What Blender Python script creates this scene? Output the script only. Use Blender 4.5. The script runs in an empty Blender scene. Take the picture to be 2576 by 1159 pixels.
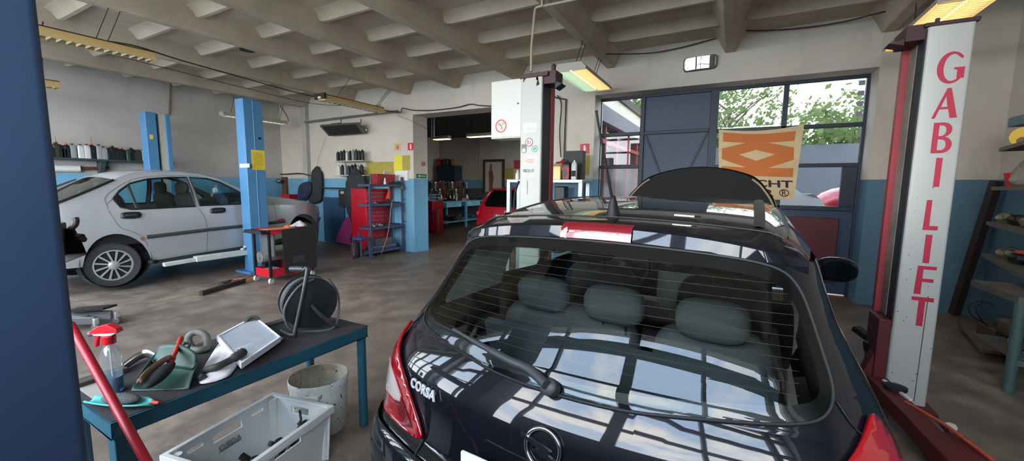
import bpy, bmesh, math, random
import bisect as _b
from mathutils import Vector, Matrix, Euler
from mathutils.geometry import tessellate_polygon
PI = math.pi
random.seed(7)
SC = bpy.context.scene
COL = SC.collection

# ---------------------------------------------------------------- camera model
CAM_F, CAM_P, CAM_R, CAM_Y, CAM_H = 1007.3, .1113, .0113, .4986, 1.5
_cy, _sy = math.cos(CAM_Y), math.sin(CAM_Y)
_fw = Vector((-_sy*math.cos(CAM_P), _cy*math.cos(CAM_P), -math.sin(CAM_P)))
_rt = Vector((_cy, _sy, 0)); _up = _rt.cross(_fw)
_r2 = _rt*math.cos(CAM_R)+_up*math.sin(CAM_R); _u2 = _up*math.cos(CAM_R)-_rt*math.sin(CAM_R)
EYE = Vector((0, 0, CAM_H))
def ray(x, y): return _fw+_r2*((x-1288)/CAM_F)-_u2*((y-579.5)/CAM_F)
def at(x, y, X=None, Y=None, Z=None, t=None):
    """the point of the workshop seen at photograph pixel (x, y) on the plane X=, Y= or Z="""
    d = ray(x, y)
    k = t if t is not None else (X/d.x if X is not None else Y/d.y if Y is not None else (Z-CAM_H)/d.z)
    return EYE+d*k
def zat(X, Y, py):
    lo, hi = -1., 4.5
    for _ in range(40):
        m = (lo+hi)/2; d = Vector((X, Y, m))-EYE; zz = d.dot(_fw)
        if 579.5-CAM_F*d.dot(_u2)/zz > py: lo = m
        else: hi = m
    return lo

# ---------------------------------------------------------------- materials
def lin(c):
    return tuple(((v/255)/12.92 if v/255 <= .04045 else ((v/255+.055)/1.055)**2.4) for v in c)
def C4(c): return (*lin(c), 1)
class NT:
    def __init__(s, name):
        s.m = bpy.data.materials.new(name); s.m.use_nodes = True
        s.n = s.m.node_tree.nodes; s.l = s.m.node_tree.links
        s.b = s.n.get('Principled BSDF'); s.out = s.n.get('Material Output')
    def add(s, t, **kw):
        n = s.n.new(t)
        for k, v in kw.items(): setattr(n, k, v)
        return n
    def link(s, a, b): s.l.new(a, b)
    def noise(s, scale, detail=4, rough=.6, coord='Object', sx=(1, 1, 1)):
        tc = s.add('ShaderNodeTexCoord'); mp = s.add('ShaderNodeMapping'); mp.inputs['Scale'].default_value = sx
        nz = s.add('ShaderNodeTexNoise'); nz.inputs['Scale'].default_value = scale
        nz.inputs['Detail'].default_value = detail; nz.inputs['Roughness'].default_value = rough
        s.link(tc.outputs[coord], mp.inputs[0]); s.link(mp.outputs[0], nz.inputs['Vector']); return nz.outputs['Fac']
    def ramp(s, fac, stops):
        r = s.add('ShaderNodeValToRGB'); e = r.color_ramp.elements
        while len(e) < len(stops): e.new(.5)
        for el, (p, c) in zip(e, stops): el.position = p; el.color = c if len(c) == 4 else (*c, 1)
        s.link(fac, r.inputs[0]); return r.outputs[0]
    def mix(s, fac, a, b, mode='MIX'):
        x = s.add('ShaderNodeMix', data_type='RGBA', blend_type=mode)
        for sock, v in ((x.inputs[0], fac), (x.inputs[6], a), (x.inputs[7], b)):
            if hasattr(v, 'node'): s.link(v, sock)
            elif isinstance(v, (int, float)): sock.default_value = v
            else: sock.default_value = v if len(v) == 4 else (*v, 1)
        return x.outputs[2]
    def math(s, op, a, b=0., clamp=False):
        x = s.add('ShaderNodeMath', operation=op, use_clamp=clamp)
        for sock, v in zip(x.inputs, (a, b)):
            if hasattr(v, 'node'): s.link(v, sock)
            else: sock.default_value = v
        return x.outputs[0]
    def bump(s, h, strength=.2, dist=.01):
        bp = s.add('ShaderNodeBump'); bp.inputs['Strength'].default_value = strength; bp.inputs['Distance'].default_value = dist
        s.link(h, bp.inputs['Height']); s.link(bp.outputs[0], s.b.inputs['Normal'])
_M = {}
def mat(name, col, rough=.5, metal=0., dirt=0., dscale=6., dcol=None, bump=0., bscale=40., coat=0., emit=None, estr=1., alpha=None, trans=0., spec=None, sx=(1, 1, 1), specks=0.):
    if name in _M: return _M[name]
    t = NT(name); b = t.b; c = C4(col)
    b.inputs['Base Color'].default_value = c; b.inputs['Roughness'].default_value = rough; b.inputs['Metallic'].default_value = metal
    if spec is not None: b.inputs['Specular IOR Level'].default_value = spec
    cur = None
    if dirt > 0:
        f = t.noise(dscale, 6, .65, sx=sx); dc = C4(dcol) if dcol else tuple(v*.45 for v in c[:3])+(1,)
        f2 = t.ramp(f, [(.38, (0, 0, 0)), (.72, (dirt, dirt, dirt))])
        cur = t.mix(f2, c, dc)
    if specks > 0:
        f = t.noise(38, 3, .5); f2 = t.ramp(f, [(.68-.05*specks, (0, 0, 0)), (.72, (1, 1, 1))])
        cur = t.mix(f2, cur if cur is not None else c, (.01, .008, .006, 1))
    if cur is not None: t.link(cur, b.inputs['Base Color'])
    if bump > 0: t.bump(t.noise(bscale, 3), bump, .01)
    if coat: b.inputs['Coat Weight'].default_value = coat; b.inputs['Coat Roughness'].default_value = .03
    if trans: b.inputs['Transmission Weight'].default_value = trans
    if emit: b.inputs['Emission Color'].default_value = C4(emit); b.inputs['Emission Strength'].default_value = estr
    _M[name] = t.m; return t.m
def glass_mat(name, tint, refl=.09, rough=.0, haze=0., hcol=(200, 205, 205)):
    """thin pane: transparent tint plus a Schlick-weighted mirror (same from both sides), optional dusty film"""
    if name in _M: return _M[name]
    t = NT(name); t.n.remove(t.b)
    lw = t.add('ShaderNodeLayerWeight'); lw.inputs[0].default_value = .5
    f = t.math('POWER', lw.outputs['Facing'], 5.); f = t.math('ADD', t.math('MULTIPLY', f, 1-refl), refl, True)
    tr = t.add('ShaderNodeBsdfTransparent'); tr.inputs[0].default_value = (*tint, 1)
    gl = t.add('ShaderNodeBsdfGlossy'); gl.inputs['Roughness'].default_value = rough
    base = tr.outputs[0]
    if haze:
        df = t.add('ShaderNodeBsdfDiffuse'); df.inputs[0].default_value = C4(hcol)
        mh = t.add('ShaderNodeMixShader'); mh.inputs[0].default_value = haze
        nz = t.noise(9, 6, .7); hz = t.ramp(nz, [(.3, (haze*.4,)*3), (.8, (min(1, haze*1.8),)*3)]); t.link(hz, mh.inputs[0])
        t.link(base, mh.inputs[1]); t.link(df.outputs[0], mh.inputs[2]); base = mh.outputs[0]
    mx = t.add('ShaderNodeMixShader'); t.link(f, mx.inputs[0]); t.link(base, mx.inputs[1]); t.link(gl.outputs[0], mx.inputs[2])
    t.link(mx.outputs[0], t.out.inputs[0]); _M[name] = t.m; return t.m

# ---------------------------------------------------------------- mesh builder
def cr(pts, n=6, closed=False):
    """Catmull-Rom through points of any dimension"""
    P = [tuple(p) for p in pts]; out = []; N = len(P); d = len(P[0])
    for i in range(N if closed else N-1):
        p0, p1, p2, p3 = (P[(i-1) % N] if closed or i > 0 else P[0]), P[i], P[(i+1) % N], (P[(i+2) % N] if closed or i < N-2 else P[-1])
        for k in range(n):
            t = k/n
            out.append(tuple(.5*(2*p1[j]+(p2[j]-p0[j])*t+(2*p0[j]-5*p1[j]+4*p2[j]-p3[j])*t*t+(3*p1[j]-p0[j]-3*p2[j]+p3[j])*t**3) for j in range(d)))
    if not closed: out.append(P[-1])
    return [Vector(o) for o in out] if d == 3 else out
def rrect(w, h, r, n=4, cx=0, cy=0):
    o = []
    for (sx, sy, a0) in ((1, 1, 0), (-1, 1, 90), (-1, -1, 180), (1, -1, 270)):
        for k in range(n+1):
            a = math.radians(a0+90*k/n); o.append((cx+sx*(w/2-r)+r*math.cos(a), cy+sy*(h/2-r)+r*math.sin(a)))
    return o
def circ(r, n=24, cx=0, cy=0, ry=None): return [(cx+r*math.cos(2*PI*k/n), cy+(ry or r)*math.sin(2*PI*k/n)) for k in range(n)]
class MB:
    def __init__(s): s.v = []; s.f = []
    def ext(s, vs, fs):
        o = len(s.v); s.v += [tuple(v) for v in vs]; s.f += [tuple(i+o for i in f) for f in fs]; return s
    def box(s, c, d, rot=None):
        R = Euler(rot).to_matrix() if rot else Matrix.Identity(3); c = Vector(c)
        vs = [c+R@Vector((sx*d[0]/2, sy*d[1]/2, sz*d[2]/2)) for sz in (-1, 1) for sy in (-1, 1) for sx in (-1, 1)]
        return s.ext(vs, [(0, 2, 3, 1), (4, 5, 7, 6), (0, 1, 5, 4), (2, 6, 7, 3), (0, 4, 6, 2), (1, 3, 7, 5)])
    def bb(s, lo, hi): return s.box([(a+b)/2 for a, b in zip(lo, hi)], [abs(b-a) for a, b in zip(lo, hi)])
    def bar(s, p0, p1, w, h=None, up=(0, 0, 1)):
        p0, p1 = Vector(p0), Vector(p1); h = h or w; d = (p1-p0).normalized(); up = Vector(up)
        if abs(d.dot(up)) > .99: up = Vector((0, 1, 0))
        a = d.cross(up).normalized(); b = a.cross(d)
        vs = [p+a*(w/2*i)+b*(h/2*j) for p in (p0, p1) for i, j in ((-1, -1), (1, -1), (1, 1), (-1, 1))]
        return s.ext(vs, [(3, 2, 1, 0), (4, 5, 6, 7)]+[(k, (k+1) % 4, 4+(k+1) % 4, 4+k) for k in range(4)])
    def tube(s, pts, r, n=10, closed=False, caps=True):
        P = [Vector(p) for p in pts]; N = len(P); vs = []; fs = []; prev = None
        for i, p in enumerate(P):
            a = P[(i-1) % N] if closed or i > 0 else P[0]; b = P[(i+1) % N] if closed or i < N-1 else P[-1]
            d = (b-a).normalized()
            if prev is None:
                u = d.orthogonal().normalized()
            else:
                u = prev-d*prev.dot(d); u = u.normalized() if u.length > 1e-6 else d.orthogonal().normalized()
            prev = u; w = d.cross(u); rr = r[i] if isinstance(r, (list, tuple)) else r
            vs += [p+(u*math.cos(2*PI*k/n)+w*math.sin(2*PI*k/n))*rr for k in range(n)]
        for i in range(N if closed else N-1):
            j = (i+1) % N
            fs += [(i*n+k, i*n+(k+1) % n, j*n+(k+1) % n, j*n+k) for k in range(n)]
        if caps and not closed: fs += [tuple(range(n))[::-1], tuple((N-1)*n+k for k in range(n))]
        return s.ext(vs, fs)
    def lathe(s, prof, o=(0, 0, 0), axis=(0, 0, 1), n=24, sx=1., sy=1., caps=True):
        """prof: (radius, height) pairs along axis"""
        o = Vector(o); ax = Vector(axis).normalized(); u = Vector((1, 0, 0)) if abs(ax.z) > .9 else ax.cross(Vector((0, 0, 1))).normalized(); w = ax.cross(u); vs = []; fs = []
        for (r, h) in prof:
            r = max(r, 1e-5); vs += [o+ax*h+u*(r*sx*math.cos(2*PI*k/n))+w*(r*sy*math.sin(2*PI*k/n)) for k in range(n)]
        for i in range(len(prof)-1): fs += [(i*n+k, i*n+(k+1) % n, (i+1)*n+(k+1) % n, (i+1)*n+k) for k in range(n)]
        if caps and prof[0][0] > 1e-4: fs.append(tuple(range(n))[::-1])
        if caps and prof[-1][0] > 1e-4: fs.append(tuple((len(prof)-1)*n+k for k in range(n)))
        return s.ext(vs, fs)
    def ell(s, c, r, n=16, m=10, rot=None, e=1.):
        R = Euler(rot).to_matrix() if rot else Matrix.Identity(3); c = Vector(c); vs = []; fs = []
        sg = lambda v: math.copysign(abs(v)**e, v)
        for i in range(m+1):
            a = PI*i/m-PI/2
            for k in range(n):
                b = 2*PI*k/n; vs.append(c+R@Vector((r[0]*sg(math.cos(a))*sg(math.cos(b)), r[1]*sg(math.cos(a))*sg(math.sin(b)), r[2]*sg(math.sin(a)))))
        for i in range(m): fs += [(i*n+k, i*n+(k+1) % n, (i+1)*n+(k+1) % n, (i+1)*n+k) for k in range(n)]
        return s.ext(vs, fs)
    def prism(s, poly, fn0, fn1, holes=()):
        """2-D outline (with holes) turned into a solid between the maps fn0 and fn1"""
        loops = [list(poly)]+[list(h) for h in holes]; flat = [p for l in loops for p in l]; n = len(flat)
        tris = tessellate_polygon([[Vector((p[0], p[1], 0)) for p in l] for l in loops])
        vs = [fn0(*p) for p in flat]+[fn1(*p) for p in flat]; fs = [tuple(t) for t in tris]+[tuple(i+n for i in t[::-1]) for t in tris]
        o = 0
        for l in loops:
            m = len(l); fs += [(o+k, o+(k+1) % m, n+o+(k+1) % m, n+o+k) for k in range(m)]; o += m
        return s.ext(vs, fs)
    def slab(s, poly, plane, off, d, holes=()):
        """outline in a coordinate plane 'xy','xz','yz' from off to off+d along the third axis"""
        ix = {'xy': (0, 1, 2), 'xz': (0, 2, 1), 'yz': (1, 2, 0)}[plane]
        def mk(o):
            def f(a, b):
                p = [0, 0, 0]; p[ix[0]] = a; p[ix[1]] = b; p[ix[2]] = o; return p
            return f
        return s.prism(poly, mk(off), mk(off+d), holes)
    def grid(s, fn, nu, nv):
        vs = [fn(i/nu, j/nv) for i in range(nu+1) for j in range(nv+1)]
        return s.ext(vs, [(i*(nv+1)+j, (i+1)*(nv+1)+j, (i+1)*(nv+1)+j+1, i*(nv+1)+j+1) for i in range(nu) for j in range(nv)])
    def panel(s, outer, fn, holes=(), du=.1, dv=.1):
        """curved sheet: flat outline with holes, cut finely, then mapped by fn(u, v)"""
        loops = [list(outer)]+[list(h) for h in holes]; flat = [p for l in loops for p in l]
        tris = tessellate_polygon([[Vector((p[0], p[1], 0)) for p in l] for l in loops])
        bm = bmesh.new(); vs = [bm.verts.new((p[0], p[1], 0)) for p in flat]
        for t in tris:
            if len(set(t)) == 3:
                try: bm.faces.new([vs[i] for i in t])
                except ValueError: pass
        us = [p[0] for p in flat]; ws = [p[1] for p in flat]
        for ax, lo, hi, d in ((0, min(us), max(us), du), (1, min(ws), max(ws), dv)):
            k = int((hi-lo)/d)
            for i in range(1, k+1):
                co = [0, 0, 0]; co[ax] = lo+(hi-lo)*i/(k+1); no = [0, 0, 0]; no[ax] = 1
                bmesh.ops.bisect_plane(bm, geom=bm.verts[:]+bm.edges[:]+bm.faces[:], plane_co=co, plane_no=no, dist=1e-6)
        bm.verts.index_update()
        s.ext([fn(v.co.x, v.co.y) for v in bm.verts], [[v.index for v in f.verts] for f in bm.faces]); bm.free(); return s
    def text(s, body, fn, size=.1, bold=0., space=1.):
        """filled lettering mapped by fn(x, y) (x along the line, y up from the baseline)"""
        cu = bpy.data.curves.new('t', 'FONT'); cu.body = body; cu.size = size; cu.offset = bold; cu.space_character = space; cu.resolution_u = 4
        cu.extrude = 0; o = bpy.data.objects.new('t', cu); COL.objects.link(o)
        dg = bpy.context.evaluated_depsgraph_get(); me = o.evaluated_get(dg).to_mesh()
        s.ext([fn(v.co.x, v.co.y) for v in me.vertices], [tuple(p.vertices) for p in me.polygons])
        bpy.data.objects.remove(o); bpy.data.curves.remove(cu); return s
    def build(s, name, m, parent=None, bev=0., smooth=35, label=None, kind=None, solid=0., local=False, sub=0, seg=2):
        me = bpy.data.meshes.new(name)
        inv = None
        if parent is not None and not local: inv = WM(parent).inverted()
        vs = [tuple(inv@Vector(v)) for v in s.v] if inv is not None else [tuple(v) for v in s.v]
        me.from_pydata(vs, [], [f for f in s.f if len(set(f)) > 2])
        bm = bmesh.new(); bm.from_mesh(me); bmesh.ops.remove_doubles(bm, verts=bm.verts[:], dist=1e-5); bmesh.ops.recalc_face_normals(bm, faces=bm.faces[:]); bm.to_mesh(me); bm.free()
        me.validate(); me.materials.append(m)
        if smooth:
            me.polygons.foreach_set('use_smooth', [True]*len(me.polygons)); me.set_sharp_from_angle(angle=math.radians(smooth))
        o = bpy.data.objects.new(name, me); COL.objects.link(o)
        if parent is not None: o.parent = parent
        if label: o['label'] = label
        if kind: o['kind'] = kind
        if sub:
            md = o.modifiers.new('sub', 'SUBSURF'); md.levels = md.render_levels = sub
        if solid:
            md = o.modifiers.new('thick', 'SOLIDIFY'); md.thickness = solid; md.offset = 0
        if bev:
            md = o.modifiers.new('bevel', 'BEVEL'); md.width = bev; md.segments = seg; md.limit_method = 'ANGLE'; md.angle_limit = math.radians(50)
        return o
def WM(o):
    m = Matrix.LocRotScale(o.location, o.rotation_euler, o.scale)
    return WM(o.parent)@m if o.parent else m
def thing(name, label, cat, loc=(0, 0, 0), rz=0., group=None, rot=None):
    o = bpy.data.objects.new(name, None); COL.objects.link(o); o.location = loc; o.rotation_euler = rot or (0, 0, rz)
    o.empty_display_size = .05; tag(o, label, cat, group); return o
def tag(o, label, cat, group=None, kind=None):
    o['label'] = label; o['category'] = cat
    if group: o['group'] = group
    if kind: o['kind'] = kind
    return o
def struct(mb, name, m, parent=None, **kw):
    o = mb.build(name, m, parent, **kw); o['kind'] = 'structure'; return o
def solo(mb, name, m, label, cat, group=None, **kw):
    """a thing made of one mesh, with its origin at its base"""
    xs = list(zip(*s_v(mb))); c = Vector(((min(xs[0])+max(xs[0]))/2, (min(xs[1])+max(xs[1]))/2, min(xs[2])))
    mb.v = [tuple(Vector(v)-c) for v in mb.v]; o = mb.build(name, m, None, **kw); o.location = c; return tag(o, label, cat, group)
def s_v(mb): return mb.v
def copy_tree(o, parent=None):
    c = o.copy(); COL.objects.link(c)
    if parent is not None: c.parent = parent
    for ch in [x for x in bpy.data.objects if x.parent == o]: copy_tree(ch, c)
    return c
SKY, EXPO = 17., 0.
def mono(xs, ys):
    """monotone cubic through points"""
    n = len(xs); d = [(ys[i+1]-ys[i])/(xs[i+1]-xs[i]) for i in range(n-1)]
    m = [d[0]] + [0 if d[i-1]*d[i] <= 0 else 2*d[i-1]*d[i]/(d[i-1]+d[i]) for i in range(1, n-1)] + [d[-1]]
    def f(x):
        if x <= xs[0]: return ys[0]
        if x >= xs[-1]: return ys[-1]
        i = _b.bisect_right(xs, x)-1; h = xs[i+1]-xs[i]; t = (x-xs[i])/h
        return (ys[i]*(1+2*t)*(1-t)**2 + m[i]*h*t*(1-t)**2 + ys[i+1]*t*t*(3-2*t) + m[i+1]*h*t*t*(t-1))
    return f
# black hatchback, car frame: x right, y forward, z up
HB_Y = mono([.15,.35,.5,.575,.605,.66,.74,.782,.84,.875,.895,.95,1.06,1.2,1.306,1.36],[-.03,-.09,-.10,-.085,-.045,-.036,-.022,-.011,.013,.039,.063,.104,.183,.280,.352,.39])
HB_W = mono([.15,.35,.5,.65,.78,.86,.93,1.0,1.1,1.2,1.28,1.34],[.76,.83,.85,.845,.838,.822,.795,.760,.710,.675,.652,.62])
def hb(u, z):
    s = -1 if u < 0 else 1; u = abs(u); w = HB_W(z); y0 = HB_Y(z); k = .25
    xa = w-.16; ya = y0+k*xa*xa; L = .34; yc = ya+.16*2*k*xa
    if u <= xa: x, y = u, y0+k*u*u
    elif u <= xa+L:
        t = (u-xa)/L; a, b, c = (1-t)**2, 2*t*(1-t), t*t
        x = a*xa+b*w+c*w; y = a*ya+b*yc+c*(yc+.20)
    else: x, y = w, yc+.20+(u-xa-L)
    if y > 2.5: x *= 1-.16*((y-2.5)/1.1)**2
    return (s*x, y, z)
def hb_roof(x, y):
    zc = ROOFZ(y); a = abs(x)
    return zc-.022*(a/.5)**2-(.105*((a-.5)/.155)**2 if a > .5 else 0)
ROOFZ = mono([.4,.54,.7,1.0,1.4,1.8,2.0],[1.345,1.385,1.410,1.437,1.448,1.446,1.43])
# ---------------------------------------------------------------- room constants (metres)
XL, XR, YF, YF2, YR, ZC = -10.85, 2.67, 6.72, 7.18, -.62, 3.66
def wall_mat(name, up, low, zsplit, dirt=.5):
    t = NT(name); tc = t.add('ShaderNodeTexCoord'); sp = t.add('ShaderNodeSeparateXYZ'); t.link(tc.outputs['Object'], sp.inputs[0])
    n1 = t.noise(.55, 6, .6); n2 = t.noise(2.3, 7, .7, sx=(1, 1, .35)); n3 = t.noise(14, 4, .6)
    U = t.mix(t.ramp(n1, [(.42, (0,)*3), (.75, (dirt,)*3)]), C4(up), tuple(v*.55 for v in lin(up))+(1,))
    U = t.mix(t.ramp(n2, [(.55, (0,)*3), (.85, (dirt*.8,)*3)]), U, tuple(v*.35 for v in lin(up))+(1,))
    L = t.mix(t.ramp(n2, [(.5, (0,)*3), (.85, (.6,)*3)]), C4(low), tuple(v*.5 for v in lin(low))+(1,))
    L = t.mix(t.ramp(n3, [(.66, (0,)*3), (.72, (.5,)*3)]), L, (.35, .34, .32, 1))
    ed = t.math('ADD', sp.outputs[2], t.math('MULTIPLY', t.math('SUBTRACT', n3, .5), .012))
    c = t.mix(t.math('LESS_THAN', ed, zsplit), U, L)
    t.link(c, t.b.inputs['Base Color']); t.b.inputs['Roughness'].default_value = .62
    t.bump(t.noise(9, 5), .12, .02); return t.m
M_WALL = wall_mat('painted plaster', (208, 200, 187), (110, 164, 194), 1.63)
M_WALL_L = wall_mat('grimy plaster', (190, 186, 180), (112, 172, 206), 1.63, .7)
M_WALL_R = wall_mat('shaded plaster', (200, 191, 178), (82, 116, 136), 1.63)  # darker, duller copy of the wall paint: weak light at the right put into colour
M_WALL_2 = wall_mat('back room plaster', (206, 196, 182), (116, 168, 196), 1.72)
M_CEIL = mat('ceiling paint', (196, 182, 160), .75, dirt=.55, dscale=1.1, dcol=(128, 112, 92), bump=.1, bscale=7)
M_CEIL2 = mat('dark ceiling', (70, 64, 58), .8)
M_BLUE = mat('navy gate steel', (44, 66, 92), .48, dirt=.35, dscale=3, dcol=(30, 44, 60))
M_NAVY = mat('navy frame steel', (32, 42, 58), .5)
M_BLACK = mat('black plastic', (22, 22, 24), .45)
M_WHITE = mat('white plastic', (226, 228, 224), .4)
M_STEEL = mat('bare steel', (150, 150, 148), .35, .9, dirt=.4, dscale=9)
def floor_mat():
    t = NT('worn concrete'); n1 = t.noise(.5, 7, .62); n2 = t.noise(3.2, 8, .7); n3 = t.noise(26, 4, .65)
    c = t.ramp(n1, [(.3, lin((106, 94, 84))), (.5, lin((136, 122, 110))), (.72, lin((164, 150, 136)))])
    c = t.mix(t.ramp(n2, [(.42, (.75,)*3), (.62, (0,)*3)]), c, C4((92, 82, 74)))
    c = t.mix(t.ramp(n3, [(.70, (0,)*3), (.76, (.75,)*3)]), c, C4((176, 170, 160)))
    t.link(c, t.b.inputs['Base Color'])
    r = t.ramp(n2, [(.3, (.34,)*3), (.7, (.58,)*3)]); t.link(r, t.b.inputs['Roughness']); t.bump(n3, .1, .004); return t.m
M_FLOOR = floor_mat()
m = MB(); m.grid(lambda a, b: (XL-.3+a*(XR-XL+.6), YR-.2+b*(14.2-YR), 0), 8, 8); struct(m, 'floor', M_FLOOR)

# ---- walls
m = MB(); m.bb((XL-.25, YR, 0), (XL, YF2, ZC)); struct(m, 'wall_left', M_WALL_L)
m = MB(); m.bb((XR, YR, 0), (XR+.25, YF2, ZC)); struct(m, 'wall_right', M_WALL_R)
OP0, OP1, OPZ = -6.12, -2.95, 2.99          # opening to the second room
GX0, GX1, GZ = -2.1, 1.52, 3.02             # gate opening
m = MB()
fw = [(XL, 0), (OP0, 0), (OP0, OPZ), (OP1, OPZ), (OP1, 0), (GX0, 0), (GX0, GZ), (GX1, GZ), (GX1, ZC), (XL, ZC)]
m.slab(fw, 'xz', YF, YF2-YF); struct(m, 'wall_front', M_WALL, smooth=0)
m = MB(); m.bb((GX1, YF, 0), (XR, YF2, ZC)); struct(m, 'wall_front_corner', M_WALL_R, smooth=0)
m = MB(); m.bb((-9.80, YF-.10, 0), (-9.62, YF+.05, 3.45)); struct(m, 'pilaster', M_WALL_L)
# rear wall: gate openings behind the camera let the daylight in
RG = ((-4.6, 1.7), (-10.2, -5.0)); RGZ = 3.54
m = MB()
rw = [(XL, 0), (RG[1][0], 0), (RG[1][0], RGZ), (RG[1][1], RGZ), (RG[1][1], 0), (RG[0][0], 0), (RG[0][0], RGZ), (RG[0][1], RGZ), (RG[0][1], 0), (XR, 0), (XR, ZC), (XL, ZC)]
m.slab(rw, 'xz', YR-.35, .35); struct(m, 'wall_rear', M_WALL, smooth=0)
# second room
m = MB(); m.bb((-11.2, 13.6, 0), (-2.36, 13.85, 3.5)); struct(m, 'wall_second_room_end', M_WALL_2)
m = MB(); m.bb((-11.2, YF2, 0), (-10.95, 13.6, 3.5)); struct(m, 'wall_second_room_left', M_WALL_2)
FZ = at(1515, 268, X=-2.25).z
m = MB(); m.bb((-2.6, YF2, 0), (-2.36, 13.6, .9)); m.bb((-2.6, YF2, FZ-.3), (-2.36, 13.6, 3.5)); struct(m, 'wall_second_room_right', M_WALL_2)
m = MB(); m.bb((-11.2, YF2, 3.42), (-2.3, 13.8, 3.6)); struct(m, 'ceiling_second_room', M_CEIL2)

# ---- ceiling: slab, long beams, cross ribs
m = MB(); m.bb((XL-.2, YR-.3, ZC), (XR+.2, YF2, ZC+.15)); struct(m, 'ceiling', M_CEIL)
BX = [-9.64, -7.92, -6.18, -4.885, -3.50, -1.796, -.078, 1.625]
def beam_prof(xr, w=.125):
    L = [(-.16, ZC+.01), (-.115, ZC-.02), (-.085, ZC-.07), (0, 3.42)]
    return [(xr-w+a, z) for a, z in L]+[(xr-a, z) for a, z in L[::-1]]
for xr in BX:
    m = MB(); m.slab(beam_prof(xr), 'xz', YR, YF-YR); struct(m, 'ceiling_beam', M_CEIL, bev=.012)
edges = [XL]+BX+[XR]
for i in range(len(edges)-1):
    a = edges[i]+(.075 if i else 0); b = edges[i+1]-(.2 if i < len(BX) else 0)
    for k in range(-3, 6):
        y = 1.95+.8*k
        if y < YR+.2: continue
        pr_ = [(y-.17, ZC+.01), (y-.09, ZC-.012), (y-.035, ZC-.045), (y, 3.555), (y+.045, 3.555), (y+.09, ZC+.01)]
        m = MB(); RT = (0, .02, .05, .09, .3, .6, 1); n = 6; vs = []; fs = []
        for j in range(n+1):                       # rounded ends where a rib dies into the beams
            x = a+(b-a)*RT[j]; e = (.06, .03, .012, .003)[j] if j < 4 else 0
            vs += [(x, yy, min(ZC+.01, zz+(e if zz < ZC-.01 else 0))) for yy, zz in pr_]
        q = len(pr_)
        for j in range(n): fs += [(j*q+c, j*q+c+1, (j+1)*q+c+1, (j+1)*q+c) for c in range(q-1)]
        m.ext(vs, fs); struct(m, 'ceiling_rib', M_CEIL, smooth=42)
# dark hole in the slab
m = MB(); c = at(622, 127, Z=3.656); m.slab(circ(.11, 20, c.x, c.y), 'xy', 3.652, .01); struct(m, 'ceiling_vent_hole', M_BLACK)

m = MB(); la, lb = at(385, 762, Z=0), at(535, 728, Z=0); m.bar(la+Vector((0, 0, .0)), lb, .05, .003); struct(m, 'floor_line', mat('worn yellow line', (136, 114, 74), .7, dirt=.8, dscale=9, dcol=(112, 102, 92)))
# ---------------------------------------------------------------- front gate
M_PANE = glass_mat('window glass', (.25, .26, .258), .06, haze=.022)
M_FROST = glass_mat('dusty window glass', (.16, .17, .17), .06, .25, haze=.10, hcol=(180, 184, 184))
gate = thing('door_1', 'navy steel gate with glazed panes and a cream and orange banner on it', 'gate', (-.3, 7.1, 0)); gate['kind'] = 'structure'
gy = 7.1
fr = MB()
def gbar(x0, z0, x1, z1, mb=fr, y=gy, d=.07): mb.bb((x0, y-d/2, z0), (x1, y+d/2, z1))
gbar(-2.17, 2.98, 1.54, 3.05); gbar(-2.17, 0, -2.1, 3.0); gbar(-1.42, 0, -1.35, 3.0); gbar(-.37, 0, -.255, 3.0, d=.09); gbar(1.485, 0, 1.56, 3.0)
for x0, x1, z in ((-2.1, -1.42, 2.40), (-2.1, -1.42, 1.845), (-1.35, -.37, 2.40), (-.255, 1.485, 2.375), (-.255, 1.485, 1.835)): gbar(x0, z-.028, x1, z+.028)
gbar(.57, 1.2, .635, 2.98); gbar(-.255, 1.2, 1.485, 1.262); gbar(1.32, 1.26, 1.485, 1.81); gbar(-2.1, 1.0, -1.42, 1.06)
fr.build('frame', M_NAVY, gate, bev=.006)
sh = MB(); sh.bb((-1.38, gy, .02), (-.34, gy+.012, 2.98)); sh.build('steel_panel', M_BLUE, gate)
sh = MB(); sh.bb((-.27, gy, .02), (1.5, gy+.012, 1.23)); sh.build('steel_panel', M_BLUE, gate)
sh = MB(); sh.bb((-2.12, gy, .02), (-1.40, gy+.012, 1.03)); sh.build('steel_panel', M_BLUE, gate)
b1 = MB(); b1.bar((-1.33, gy-.02, 2.36), (-.98, gy-.02, 1.5), .035, .03); b1.build('brace', M_NAVY, gate)
b1 = MB(); b1.bar((-.40, gy-.02, 2.36), (-.75, gy-.02, 1.5), .035, .03); b1.build('brace', M_NAVY, gate)
rp = MB(); rp.bb((.62, gy-.045, .18), (1.34, gy-.02, 1.10)); rp.build('red_panel', mat('dark red paint', (96, 34, 42), .55, dirt=.5, dscale=2, dcol=(50, 26, 32)), gate, bev=.01, label='dark red repair panel')
for x0, x1, z0, z1, mt in ((-2.1, -1.42, 2.42, 2.98, 0), (-2.1, -1.42, 1.87, 2.38, 0), (-2.1, -1.42, 1.06, 1.82, 1), (-.255, .57, 2.40, 2.98, 0), (.635, 1.485, 2.40, 2.98, 0), (-.255, .57, 1.86, 2.35, 0), (.635, 1.485, 1.86, 2.35, 0), (-.255, .57, 1.262, 1.81, 0), (.635, 1.32, 1.262, 1.81, 0)):
    g = MB(); g.grid(lambda a, b: (x0+a*(x1-x0), gy+.005, z0+b*(z1-z0)), 1, 1); g.build('pane', M_FROST if mt else M_PANE, gate)
st = MB()
for k in range(5):
    st.box((1.44, gy-.003, 2.92-.135*k), (.07, .004, .065))
st.build('checker_tape', mat('grey tape', (150, 150, 160), .6), gate, label='checkered strip of grey squares')

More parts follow.
